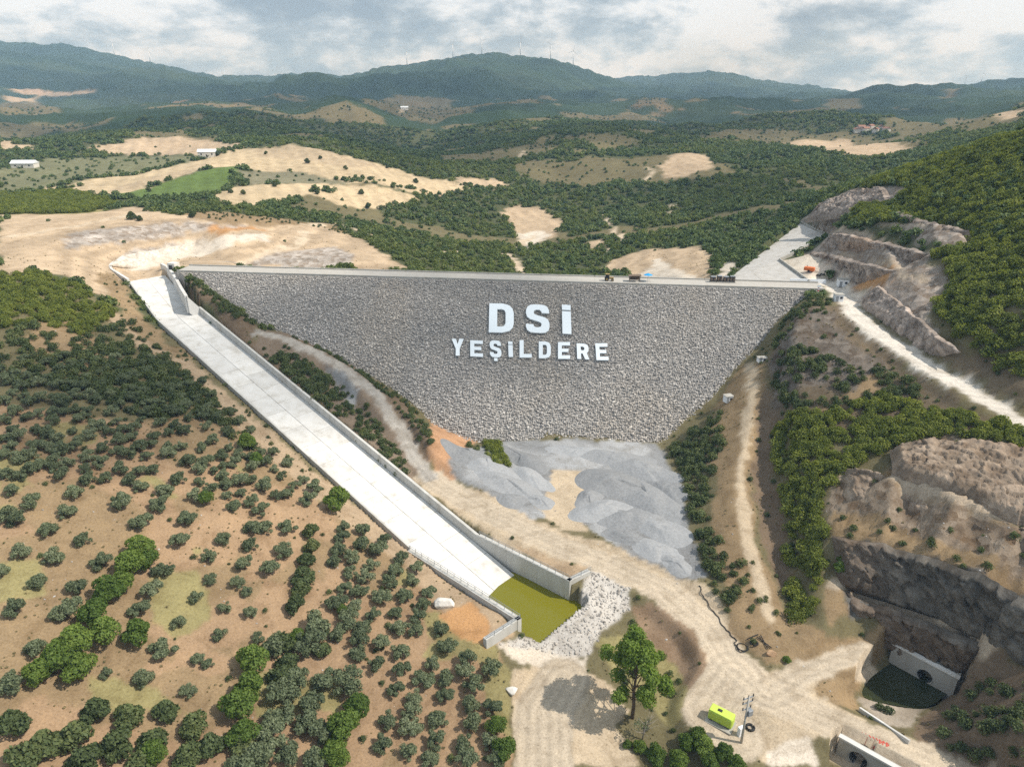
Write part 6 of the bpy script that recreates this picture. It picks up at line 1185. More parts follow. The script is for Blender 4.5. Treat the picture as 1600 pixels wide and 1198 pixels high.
L_OAK = leaf_mat('oak_leaves', [(0, (.085, .112, .022, 1)), (.5, (.18, .212, .040, 1)), (1, (.30, .32, .065, 1))], .42)
L_DARK = leaf_mat('maquis_leaves', [(0, (.048, .068, .026, 1)), (.5, (.095, .125, .046, 1)), (.85, (.145, .168, .06, 1)), (1, (.22, .205, .09, 1))])
L_FAR = leaf_mat('far_wood_leaves', [(0, (.055, .084, .034, 1)), (.45, (.105, .15, .052, 1)), (.8, (.155, .20, .068, 1)), (1, (.23, .25, .095, 1))])
# ---------------------------------------------------------------- plants
def leaf_mesh(name, m, lobes, n, size, seed, up=.35, shell=.5, aspect=1.6):
    rng = np.random.default_rng(seed)
    L = np.array(lobes); w = L[:, 3] * L[:, 4]; w = w / w.sum()
    k = rng.choice(len(L), n, p=w)
    d = rng.normal(size=(n, 3)); d[:, 2] += up; d /= np.linalg.norm(d, axis=1)[:, None]
    rr = rng.uniform(shell, 1.0, n) ** .6
    c = L[k, :3]; rad = np.c_[L[k, 3], L[k, 3], L[k, 4]]
    p = c + d * rad * rr[:, None]
    nrm = d + rng.normal(size=(n, 3)) * .65; nrm /= np.linalg.norm(nrm, axis=1)[:, None]
    t = np.cross(nrm, rng.normal(size=(n, 3))); t /= np.linalg.norm(t, axis=1)[:, None]
    b = np.cross(nrm, t)
    s = size * rng.uniform(.6, 1.3, n)[:, None]
    v = np.stack([p - t * s * aspect * .5, p - b * s * .5 + t * s * .1, p + t * s * aspect * .5, p + b * s * .5 - t * s * .05], 1).reshape(-1, 3)
    me = bpy.data.meshes.new(name)
    me.vertices.add(n * 4); me.vertices.foreach_set('co', v.ravel())
    me.loops.add(n * 4); me.loops.foreach_set('vertex_index', np.arange(n * 4, dtype=np.int32))
    me.polygons.add(n); me.polygons.foreach_set('loop_start', np.arange(n, dtype=np.int32) * 4)
    me.update(calc_edges=True); me.materials.append(m); return me
def crown_lobes(rng, n, spread, h0, h1, r0, r1, flat=.85):
    out = []
    for i in range(n):
        a = 2 * math.pi * (i / n) + rng.uniform(-.5, .5); q = spread * math.sqrt(rng.uniform(.15, 1))
        r = rng.uniform(r0, r1); z = rng.uniform(h0, h1) - .12 * q
        out.append((q * math.cos(a), q * math.sin(a), z, r, r * flat))
    return out
def trunk_mesh(name, h, r, limbs, seed, spread):
    rng = random.Random(seed); mb = MB()
    p = [(0, 0, -.4), (rng.uniform(-.1, .1), rng.uniform(-.1, .1), h * .5), (rng.uniform(-.2, .2), rng.uniform(-.2, .2), h)]
    mb.tube(p, [r * 1.3, r, r * .75], 7)
    for i in range(limbs):
        a = 2 * math.pi * i / limbs + rng.uniform(-.4, .4); q = spread * rng.uniform(.5, .9)
        e = (q * math.cos(a), q * math.sin(a), h + spread * rng.uniform(.5, 1.0))
        m_ = tuple((p[2][k] * .55 + e[k] * .45) + rng.uniform(-.15, .15) for k in range(3))
        mb.tube([p[2], m_, e], [r * .6, r * .4, r * .15], 6)
    return mb.mesh(name, M_BARK, True)
rg = random.Random(3)
OLV = []
for i in range(11):
    lob = crown_lobes(rg, rg.randint(5, 9), rg.uniform(1.15, 1.5), .85, 2.2, .42, .85) + [(rg.uniform(-.3, .3), rg.uniform(-.3, .3), 1.7, rg.uniform(.7, 1.0), .8)]
    OLV.append((leaf_mesh('crown', L_OLIVE, lob, 2300, .19, 100 + i, up=.3, shell=.25), trunk_mesh('trunk', .6, .16, 4, i, 1.1)))
BRV = []
for i in range(4):
    lob = crown_lobes(rg, 9, 1.5, 1.9, 3.3, .8, 1.25) + [(0, 0, 3.4, 1.2, 1.1)]
    BRV.append((leaf_mesh('crown', L_BROAD, lob, 3200, .26, 200 + i, up=.35, shell=.5, aspect=1.4), trunk_mesh('trunk', 1.5, .2, 5, i + 20, 1.4)))
DKV = []
for i in range(4):
    lob = crown_lobes(rg, 7, 1.2, .9, 1.9, .7, 1.1) + [(0, 0, 1.9, 1.0, 1.0)]
    DKV.append((leaf_mesh('crown', L_DARK, lob, 1500, .28, 300 + i, up=.35, shell=.5), trunk_mesh('trunk', .7, .12, 4, i + 40, .9)))
def plant(name, var, loc, s, label, cat, group, squash=1.0):
    t = thing(name, label, cat, loc, rg.uniform(0, 6.28), group); t.scale = (s * rg.uniform(.92, 1.08), s * rg.uniform(.92, 1.08), s * squash)
    child('trunk', var[1], t); child('crown', var[0], t); return t
OL_GRP = {'big': 'old olive trees at the foot of the orchard', 'open': 'olive trees on the open soil', 'shade': 'olive trees in the upper orchard', 'dense': 'olive trees in the dense shaded part'}
for x, y, z, s, g, lab in OLIVES:
    plant('olive_tree', rg.choice(OLV), (x, y, z), s, lab, 'olive tree', OL_GRP.get(g, 'olive trees in the rows beside the basin'), rg.uniform(.85, 1.05))
for x, y, z, s, lab in BROAD: plant('broadleaf_tree', rg.choice(BRV), (x, y, z), s * 1.05, lab, 'tree', 'bright green trees in the orchard')
for x, y, z, s, lab in DARKBUSH: plant('evergreen_bush', rg.choice(DKV), (x, y, z), s * 1.2, lab, 'bush', 'dark bushes of the orchard hedges')
for x, y, z, s, lab in LOWBUSH: plant('roadside_bush', rg.choice(BRV), (x, y, z - .8 * s), s * .85, lab, 'bush', 'bushes beside the foreground road')
for x, y, z, lab in FIELDTREE: plant('field_tree', rg.choice(DKV), (x, y, z), rg.uniform(.9, 1.4), lab, 'tree', 'lone trees among the far fields')
def tall_tree(loc):
    t = thing('ash_tree', 'tall slender green tree with bare lower trunk, alone beside the dirt track', 'tree', loc)
    r_ = random.Random(5); mb = MB(); trunk = [(0, 0, -1), (.1, .05, 3), (-.1, .1, 6), (.1, 0, 10), (0, .1, 16), (0, 0, 19)]
    mb.tube(trunk, [.38, .32, .27, .2, .1, .03], 8)
    lob = []
    for i in range(52):
        h = r_.uniform(6.5, 17); k = (h - 6.5) / 10.5; sp = (2.0 + 4.6 * math.sin(min(1, k * 1.2 + .15) * math.pi) ** .8) * .95 * r_.uniform(.5, 1); a = r_.uniform(0, 6.28)
        e = (sp * math.cos(a), sp * math.sin(a), h + r_.uniform(.3, 1.5))
        mb.tube([(0, 0, h - 2.5), (e[0] * .5, e[1] * .5, h - .8), e], [.1, .07, .02], 5)
        q = r_.uniform(1.0, 1.7); lob.append((e[0], e[1], e[2], q, q * .9))
    child('trunk', mb.mesh('trunk', M_BARK, True), t)
    lob += [(0, 0, 18.6, 1.3, 1.6)]
    child('crown', leaf_mesh('crown', L_ASH, lob, 19000, .30, 77, up=.2, shell=.2, aspect=1.8), t)
tall_tree(TALLTREE)
def bare_tree(loc):
    t = thing('bare_sapling', 'thin leafless grey sapling right of the tall green tree', 'tree', loc)
    r_ = random.Random(9); mb = MB(); mb.tube([(0, 0, -.5), (.3, .1, 2), (.7, .2, 4.2)], [.14, .1, .05], 6)
    for i in range(26):
        h = r_.uniform(1.2, 4.2); a = r_.uniform(0, 6.28); l = r_.uniform(1, 2.4)
        e = (h * .16 + l * math.cos(a), l * math.sin(a), h + l * r_.uniform(.6, 1.2)); mb.tube([(h * .16, h * .05, h), ((h * .16 + e[0]) / 2, e[1] / 2, (h + e[2]) / 2 + .1), e], [.045, .03, .012], 4)
    child('branches', mb.mesh('branches', solid('grey_bark', (.34, .30, .25), .95), True), t)
    child('crown', leaf_mesh('crown', L_OLIVE, crown_lobes(r_, 6, 1.3, 3, 5, .6, .9), 160, .22, 5), t)
bare_tree(BARETREE)
# prototypes for scattered growth and stones (kept outside the scene, drawn by instancing)
def proto_coll(name, meshes):
    c = bpy.data.collections.new(name)
    for i, me in enumerate(meshes): c.objects.link(bpy.data.objects.new('%s_%02d' % (name, i), me))
    return c
def bush_meshes(m, n, size, seed, count=6):
    out = []
    for i in range(count):
        lob = crown_lobes(rg, 5, .75, .35, .95, .5, .8, .9) + [(0, 0, .9, .75, .75)]
        out.append(leaf_mesh('foliage', m, lob, n, size, seed + i, up=.45, shell=.55, aspect=1.3))
    return out
C_OAK = proto_coll('oak_scrub', bush_meshes(L_OAK, 420, .22, 400))
C_MAQ = proto_coll('maquis_scrub', bush_meshes(L_DARK, 360, .23, 500))
C_FAR2 = proto_coll('young_crown', bush_meshes(leaf_mat('young_wood_leaves', [(0, (.075, .105, .035, 1)), (.5, (.14, .18, .055, 1)), (1, (.25, .27, .09, 1))], .35), 130, .40, 800))
C_TUFT = proto_coll('tuft', bush_meshes(leaf_mat('dry_tufts', [(0, (.12, .13, .05, 1)), (.5, (.24, .20, .10, 1)), (1, (.36, .29, .16, 1))]), 40, .6, 700, 4))
C_FAR = proto_coll('far_crown', bush_meshes(L_FAR, 130, .42, 600))
def rock_meshes(m, seed, count=7, flat=.7):
    out = []
    for i in range(count):
        bm = bmesh.new(); bmesh.ops.create_icosphere(bm, subdivisions=1, radius=.5)
        r_ = random.Random(seed + i); s = (r_.uniform(.85, 1.25), r_.uniform(.75, 1.1), r_.uniform(flat * .8, flat * 1.2))
        pl = [(Vector((r_.gauss(0, 1), r_.gauss(0, 1), r_.gauss(0, 1))).normalized(), r_.uniform(.3, .46)) for _ in range(7)]
        for v in bm.verts:
            for nn, dd in pl:
                q = v.co.dot(nn)
                if q > dd: v.co -= nn * (q - dd)
            v.co = Vector((v.co.x * s[0], v.co.y * s[1], v.co.z * s[2])) * r_.uniform(.95, 1.05)
        me = bpy.data.meshes.new('stone'); bm.to_mesh(me); bm.free(); me.materials.append(m); out.append(me)
    return out
ROCKS = rock_meshes(M_RIPRAP, 900); PROCKS = rock_meshes(M_PALESTONE, 950)
C_ROCK = proto_coll('riprap_stone', ROCKS); C_PROCK = proto_coll('pale_stone', PROCKS)
def gn_scatter(name, P, S, coll, parent=None, tilt=None, seed=1, align=None):
    """one object: points that instance the meshes of a collection"""
    rng = np.random.default_rng(seed); n = len(P)
    me = bpy.data.meshes.new(name); me.vertices.add(n); me.vertices.foreach_set('co', np.asarray(P, np.float32).ravel())
    rot = np.c_[np.zeros(n), np.zeros(n), rng.uniform(0, 6.28, n)].astype(np.float32)
    if tilt: rot[:, 0] = rng.normal(0, tilt, n) + (align or 0); rot[:, 1] = rng.normal(0, tilt, n)
    for nm, ty, d, key in (('s', 'FLOAT', np.asarray(S, np.float32), 'value'), ('i', 'INT', rng.integers(0, len(coll.objects), n).astype(np.int32), 'value'), ('r', 'FLOAT_VECTOR', rot.ravel(), 'vector')):
        a = me.attributes.new(nm, ty, 'POINT'); a.data.foreach_set(key, d)
    o = link(bpy.data.objects.new(name, me)); o['kind'] = 'stuff'
    if parent: o.parent = parent
    g = bpy.data.node_groups.new(name, 'GeometryNodeTree')
    g.interface.new_socket('Geometry', in_out='INPUT', socket_type='NodeSocketGeometry'); g.interface.new_socket('Geometry', in_out='OUTPUT', socket_type='NodeSocketGeometry')
    gi = g.nodes.new('NodeGroupInput'); go = g.nodes.new('NodeGroupOutput'); ip = g.nodes.new('GeometryNodeInstanceOnPoints')
    ci = g.nodes.new('GeometryNodeCollectionInfo'); ci.inputs[0].default_value = coll; ci.inputs['Separate Children'].default_value = True; ci.inputs['Reset Children'].default_value = True
    def na(nm, ty):
        q = g.nodes.new('GeometryNodeInputNamedAttribute'); q.data_type = ty; q.inputs[0].default_value = nm; return next(s for s in q.outputs if s.enabled and s.name == 'Attribute')
    g.links.new(gi.outputs[0], ip.inputs['Points']); g.links.new(ci.outputs[0], ip.inputs['Instance']); ip.inputs['Pick Instance'].default_value = True
    g.links.new(na('i', 'INT'), ip.inputs['Instance Index']); g.links.new(na('r', 'FLOAT_VECTOR'), ip.inputs['Rotation']); g.links.new(na('s', 'FLOAT'), ip.inputs['Scale'])
    g.links.new(ip.outputs[0], go.inputs[0])
    md = o.modifiers.new('scatter', 'NODES'); md.node_group = g
    return o
def in_area(poly, density, seed):
    rng = np.random.default_rng(seed); p = np.array(poly); lo = p.min(0); hi = p.max(0)
    n = int((hi - lo).prod() * density); x = rng.uniform(lo[0], hi[0], n); y = rng.uniform(lo[1], hi[1], n)
    m = inpoly(x, y, poly); return x[m], y[m]
def grid_scatter(dens, seed):
    rng = np.random.default_rng(seed)
    area = GR * TS * GR * LRS; lam = np.clip(dens * area, 0, 30); k = rng.poisson(lam)
    i, j = np.nonzero(k); rep = k[i, j]; i = np.repeat(i, rep); j = np.repeat(j, rep)
    fi = i + rng.uniform(-.5, .5, len(i)); fj = j + rng.uniform(-.5, .5, len(j))
    r_ = np.exp(LR0 + fi * LRS); t_ = T0 + fj * TS
    return r_ * np.sin(t_), r_ * np.cos(t_)
def keep_clear(x, y):
    """no growth on the built things"""
    m = inpoly(x, y, DAM_EDGE)
    for q in CARVE_RAMP: m |= inpoly(x, y, [p[:2] for p in q])
    for poly, z in CARVE: m |= inpoly(x, y, poly)
    for nm, w, pts in ROADS: m |= linedist(x, y, pts, w + 1)[0] < w + .3
    off = dam_off(x, y); u = (x - DA[0]) * DU[0] + (y - DA[1]) * DU[1]
    m |= (off < 1) & (off > -11) & (u > -5) & (u < 228)
    return ~m
def vegetation():
    pts = {'oak': [], 'maquis': []}
    for k, (ty, d, s, poly) in enumerate(VEG):
        if len(poly) < 3: continue
        x, y = in_area(poly, d, 40 + k); m = keep_clear(x, y); x = x[m]; y = y[m]
        sc = s * np.random.default_rng(k).uniform(.65, 1.35, len(x))
        pts[ty].append(np.c_[x, y, sample(H, x, y) - .15 * sc, sc])
    cls = lambda *n: np.isin(CLS, [NAMES.index(q) for q in n])
    # sparse scrub by ground cover on the near slopes
    d = np.where(cls('scrub'), .030, 0) + np.where(cls('scrubdirt', 'dark_shaded_rock'), .035, 0) + np.where(cls('bank', 'cliff', 'shaded_dirt', 'groin'), .014, 0) + np.where(cls('dry', 'grass'), .008, 0) + np.where(cls('soil'), .012, 0)
    x, y = grid_scatter(d * (GR < 330), 3); m = keep_clear(x, y); x = x[m]; y = y[m]
    sc = np.random.default_rng(5).uniform(.25, .75, len(x)); pts['maquis'].append(np.c_[x, y, sample(H, x, y) - .1, sc])
    d = np.where(cls('dry', 'grass', 'soil', 'scrub', 'scrubdirt', 'bank'), .22, 0) + np.where(cls('dirt', 'cliff', 'shaded_dirt', 'dark_shaded_rock', 'groin'), .14, 0) + np.where(cls('tan'), .05, 0)
    x, y = grid_scatter(d * (GR < 360) * smooth(-.25, .3, fbm(GX, GY, 8, 3, 95)), 19); m = keep_clear(x, y); x = x[m]; y = y[m]
    tuft = np.c_[x, y, sample(H, x, y) - .03, np.random.default_rng(6).uniform(.10, .26, len(x))]
    tag(gn_scatter('grass_tufts', tuft[:, :3], tuft[:, 3], C_TUFT, seed=21), 'dry grass tufts and weeds scattered over the bare slopes', 'grass')
    for ty, coll, lab in (('oak', C_OAK, 'bright green oak scrub covering the steep right bank'), ('maquis', C_MAQ, 'low dark green maquis scrub on the slopes around the dam')):
        q = np.concatenate(pts[ty]); o = gn_scatter('oak_scrub' if ty == 'oak' else 'maquis_scrub', q[:, :3], q[:, 3], coll, seed=8); tag(o, lab, 'scrub')
    gap = fbm(GX, GY, 60, 4, 91) + .6 * fbm(GX, GY, 22, 3, 92)
    den = .11 * (300 / np.maximum(GR, 300)) ** .95 * smooth(-.8, -.25, gap)
    d = den * (cls('forest') | (cls('mforest') & (GR < 1300))) * (GR > 236) * (GR < 1300)
    x, y = grid_scatter(d, 13); m = keep_clear(x, y); x = x[m]; y = y[m]; r_ = np.hypot(x, y)
    rn = np.random.default_rng(15); sc = rn.uniform(.7, 1.5, len(x)) * 1.3 * (np.maximum(r_, 300) / 300) ** .42
    P1 = np.c_[x, y, sample(H, x, y) - .2 * sc]; S1 = sc
    # thin growth and grove rows on the farther scrub and fields
    row = (np.sin((GX * .55 + GY * .83) * 2 * math.pi / 9.0) > .3)
    d = (np.where(cls('scrub'), .010, 0) + np.where(cls('grove', 'fieldg') & row, .03, 0) + np.where(cls('dry', 'straw', 'tan'), .0004, 0)) * (GR > 330) * (GR < 2200) * (400 / np.maximum(GR, 400))
    x, y = grid_scatter(d, 23); m = keep_clear(x, y); x = x[m]; y = y[m]
    sc = rn.uniform(.6, 1.2, len(x)) * (np.hypot(x, y) / 400) ** .5
    P2 = np.c_[x, y, sample(H, x, y) - .2]; S2 = sc
    P3 = []; S3 = []
    for s, pts_ in HEDGE:
        for a, b in zip(pts_, pts_[1:]):
            L_ = math.hypot(a[0] - b[0], a[1] - b[1]); n = int(L_ / (1.1 * s)) + 1
            for i in range(n):
                t = rn.uniform(); x_ = a[0] + (b[0] - a[0]) * t + rn.normal(0, 1.5); y_ = a[1] + (b[1] - a[1]) * t + rn.normal(0, 2.5)
                P3.append((x_, y_, hz(x_, y_) - .2)); S3.append(s * rn.uniform(.6, 1.3))
    zn = fbm(P1[:, 0], P1[:, 1], 110, 3, 151) + .5 * fbm(P1[:, 0], P1[:, 1], 25, 2, 152) + rn.normal(0, .12, len(P1)); lt = zn > .10
    o = gn_scatter('woodland', P1[~lt], S1[~lt], C_FAR, seed=4); tag(o, 'dark green woodland covering the valley and hills behind the dam', 'woodland')
    o = gn_scatter('young_woodland', P1[lt], S1[lt] * .9, C_FAR2, seed=14); tag(o, 'lighter yellow green stands of young trees in the valley behind the dam', 'woodland')
    o = gn_scatter('grove', np.r_[P2, np.array(P3)], np.r_[S2, np.array(S3)], C_FAR, seed=5); tag(o, 'thin groves and hedge trees between the far fields', 'grove')
    print('scatter', len(P1), len(P2), len(P3), [sum(len(a) for a in v_) for v_ in pts.values()])
vegetation()
# ---------------------------------------------------------------- the dam
def DP(u, v, lift=0.0):
    q = DA + DU * u + DN * v; k = math.hypot(1, 1 / DSLOPE)
    n = Vector((DN[0] / DSLOPE, DN[1] / DSLOPE, 1)) / k
    return Vector((q[0], q[1], -max(v, 0) / DSLOPE)) + n * lift
def dam():
    t = thing('embankment_dam', 'long grey rockfill embankment dam closing the valley', 'dam', (0, 0, 0))
    E = [((p[0] - DA[0]) * DU[0] + (p[1] - DA[1]) * DU[1], (p[0] - DA[0]) * DN[0] + (p[1] - DA[1]) * DN[1]) for p in DAM_EDGE]
    c = (sum(e[0] for e in E) / len(E), sum(e[1] for e in E) / len(E))
    G = []
    for u, v in E:
        d = math.hypot(u - c[0], v - c[1]); G.append((c[0] + (u - c[0]) * (1 + 4 / d), max(0, c[1] + (v - c[1]) * (1 + 4 / d))))
    i0 = min(range(len(G)), key=lambda i: G[i][0])
    ring = [(-4, 0)] + G + [(226, 0)]
    top = [DP(u, v, -.35) for u, v in ring]; bot = [p - Vector((0, 0, 6)) for p in top]
    MB().prism(top, bot).build('rockfill_body', M_STONE_SHADE, t)
    # crest road and its kerbs
    for k in range(12):
        u0 = -3 + k * 19.2; u1 = u0 + 19.17
        q = [DA + DU * u0 - DN * .2, DA + DU * u1 - DN * .2, DA + DU * u1 - DN * 8.6, DA + DU * u0 - DN * 8.6]
        MB().prism([(p[0], p[1], .12) for p in q], [(p[0], p[1], -2.5) for p in q]).build('crest_road', M_ROADTOP, t)
    for v0, v1, h in ((0.0, -.5, .35), (-8.4, -9.0, .55)):
        for k in range(12):
            u0 = -3 + k * 19.2; u1 = u0 + 19.0
            q = [DA + DU * u0 + DN * v0, DA + DU * u1 + DN * v0, DA + DU * u1 + DN * v1, DA + DU * u0 + DN * v1]
            MB().prism([(p[0], p[1], h) for p in q], [(p[0], p[1], -1.2) for p in q]).build('kerb', M_WORN, t)
    # stones of the face, packed in jittered rows
    rng = np.random.default_rng(11); us = []; vs_ = []; ss = []
    v = 0.4
    while v < 56:
        s = .48 + .20 * min(1, v / 45)
        n = int(232 / (s * .92)); u = np.linspace(-4, 228, n) + rng.normal(0, .16 * s, n)
        us.append(u); vs_.append(np.full(n, v) + rng.normal(0, .15 * s, n)); ss.append(s * (.8 + .9 * rng.uniform(0, 1, n) ** 2.5)); v += s * .72
    u = np.concatenate(us); v = np.concatenate(vs_); s = np.concatenate(ss)
    x = DA[0] + DU[0] * u + DN[0] * v; y = DA[1] + DU[1] * u + DN[1] * v
    poly = [tuple(DA + DU * a + DN * b) for a, b in ring]
    m = inpoly(x, y, poly)
    z = -np.maximum(v, 0) / DSLOPE
    m &= (sample(H, x, y) < z + .5)
    P = np.c_[x, y, z][m] - np.array([0, 0, .12]) + np.array([0, 0, 1.0]) * rng.normal(0, .10, m.sum())[:, None]
    o = gn_scatter('riprap', P, s[m], C_ROCK, t, tilt=.5, seed=6)
    print('riprap', len(P))
M_ROADTOP = solid('compacted_gravel', (.42, .395, .355), .95, nscale=.6, nvar=.2)
dam()
GLYPH = {
 'E': [[(0, 0), (1, 0), (1, .2), (.32, .2), (.32, .41), (.87, .41), (.87, .6), (.32, .6), (.32, .8), (1, .8), (1, 1), (0, 1)]],
 'L': [[(0, 0), (1, 0), (1, .2), (.34, .2), (.34, 1), (0, 1)]],
 'Y': [[(.34, 0), (.66, 0), (.66, .42), (1, 1), (.64, 1), (.5, .68), (.36, 1), (0, 1), (.34, .42)]],
 'D': [[(0, 0), (.55, 0), (.82, .06), (.95, .17), (1, .32), (1, .68), (.95, .83), (.82, .94), (.55, 1), (0, 1)], [(.33, .2), (.52, .2), (.62, .23), (.67, .32), (.67, .68), (.62, .77), (.52, .8), (.33, .8)]],
 'S': [[(0, .29), (0, .2), (.06, .08), (.2, .01), (.38, 0), (.62, 0), (.82, .02), (.95, .1), (1, .22), (1, .36), (.94, .48), (.8, .55), (.45, .62), (.35, .66), (.33, .72), (.36, .78), (.46, .81), (.58, .81), (.66, .77), (.68, .70), (1, .70), (.99, .82), (.92, .93), (.8, .985), (.6, 1), (.4, 1), (.2, .98), (.07, .91), (.01, .8), (0, .68), (.05, .55), (.18, .47), (.55, .39), (.65, .35), (.67, .29), (.63, .22), (.52, .19), (.42, .19), (.34, .22), (.32, .29)]],
 'R': [[(0, 0), (.33, 0), (.33, .37), (.46, .37), (.66, 0), (1, 0), (.8, .41), (.92, .5), (.97, .62), (.97, .78), (.9, .92), (.75, .985), (.55, 1), (0, 1)], [(.33, .56), (.5, .56), (.6, .59), (.64, .68), (.6, .78), (.5, .81), (.33, .81)]],
 'i': [[(0, 0), (1, 0), (1, .77), (0, .77)]], 'dot': [[(0, .82), (1, .82), (1, 1), (0, 1)]], 'cedilla': [[(.34, -.22), (.64, -.22), (.64, -.05), (.34, -.05)]]}
from mathutils.geometry import tessellate_polygon
def glyph_mesh(loops, f, h0, h1):
    mb = MB(); flat = [p for l in loops for p in l]
    tri = tessellate_polygon([[Vector((p[0], p[1], 0)) for p in l] for l in loops])
    n = len(flat); mb.v = [tuple(f(p, h1)) for p in flat] + [tuple(f(p, h0)) for p in flat]
    for a, b, c in tri: mb.f.append((a, b, c)); mb.f.append((n + c, n + b, n + a))
    k = 0
    for l in loops:
        for i in range(len(l)):
            j = (i + 1) % len(l); mb.f.append((k + i, k + j, n + k + j, n + k + i))
        k += len(l)
    return mb
ORD = ['large white letter D, first of the big upper row on the dam face', 'large white letter S, middle of the big upper row on the dam face', 'large white dotted letter i, last of the big upper row on the dam face',
       'small white letter Y, first of the lower word on the dam face', 'small white letter E between the Y and the S with cedilla', 'small white letter S with a cedilla in the lower word',
       'small white dotted letter i in the lower word before the L', 'small white letter L in the lower word', 'small white letter D in the lower word, right of the L', 'small white letter E between the D and the R of the lower word',
       'small white letter R in the lower word', 'small white letter E, last of the lower word on the dam face']
for (ch, a, b, tl), lab in zip(LETTERS, ORD):
    a, b, tl = np.array(a), np.array(b), np.array(tl)
    bigl = lab.startswith('large'); h0, h1 = (.35, .85) if bigl else (.3, .68)
    base = DP(*a, 0)
    f = lambda p, h: DP(*(a + (b - a) * p[0] + (tl - a) * p[1]), h)
    t = thing('letter_sign', lab, 'letter', base, 0, 'white letters on the dam face')
    g = 'S' if ch == 'Ş' else ch
    glyph_mesh(GLYPH[g], f, h0, h1).build('letter_panel', M_LETTER, t)
    if ch == 'i': glyph_mesh(GLYPH['dot'], f, h0, h1).build('dot', M_LETTER, t)
    if ch == 'Ş': glyph_mesh(GLYPH['cedilla'], f, h0, h1).build('cedilla', M_LETTER, t)
# ---------------------------------------------------------------- spillway
CR0v, CR1v = Vector(CHUTE['r0']), Vector(CHUTE['r1']); CPv = Vector((*CHUTE['perp'], 0)); CDv = Vector((*CHUTE['dir'], 0)); CWd = CHUTE['w']
def CP(t, o, dz=0): return CR0v + (CR1v - CR0v) * t + CPv * o + Vector((0, 0, dz))
def wall_run(pts, z_top, z_bot, th, name, m, parent, seglen=9.0, side=0):
    """wall panels along a polyline of (x, y); z_top/z_bot functions of distance or numbers"""
    for a, b in zip(pts, pts[1:]):
        a = Vector(a); b = Vector(b); L_ = (b - a).length; n = max(1, round(L_ / seglen))
        d2 = Vector((b.x - a.x, b.y - a.y, 0)).normalized(); nrm = Vector((-d2.y, d2.x, 0))
        for i in range(n):
            p = a.lerp(b, i / n) + d2 * .015; q = a.lerp(b, (i + 1) / n) - d2 * .015
            top = [p + nrm * (th * (side - .5)), q + nrm * (th * (side - .5)), q + nrm * (th * (side + .5)), p + nrm * (th * (side + .5))]
            tp = [v + Vector((0, 0, z_top)) for v in top]; bt = [v + Vector((0, 0, z_bot)) for v in top]
            MB().prism(tp, bt).build(name, m, parent)
def railing(pts, parent, name='railing'):
    """steel railing: two rails with posts every two metres"""
    mb = MB(); P = [Vector(p) for p in pts]
    for a, b in zip(P, P[1:]):
        for h in (1.1, .6): mb.bar(a + Vector((0, 0, h)), b + Vector((0, 0, h)), .07, .07)
    r_ = mb.build(name, M_STEEL, parent)
    me = MB().box((0, 0, .55), (.09, .09, 1.1)).mesh('post', M_STEEL)
    for a, b in zip(P, P[1:]):
        n = max(1, int((b - a).length / 2.0))
        for i in range(n):
            o = link(bpy.data.objects.new('post', me)); o.parent = r_; o.location = r_.matrix_parent_inverse.inverted() @ a.lerp(b, i / n) if False else a.lerp(b, i / n)
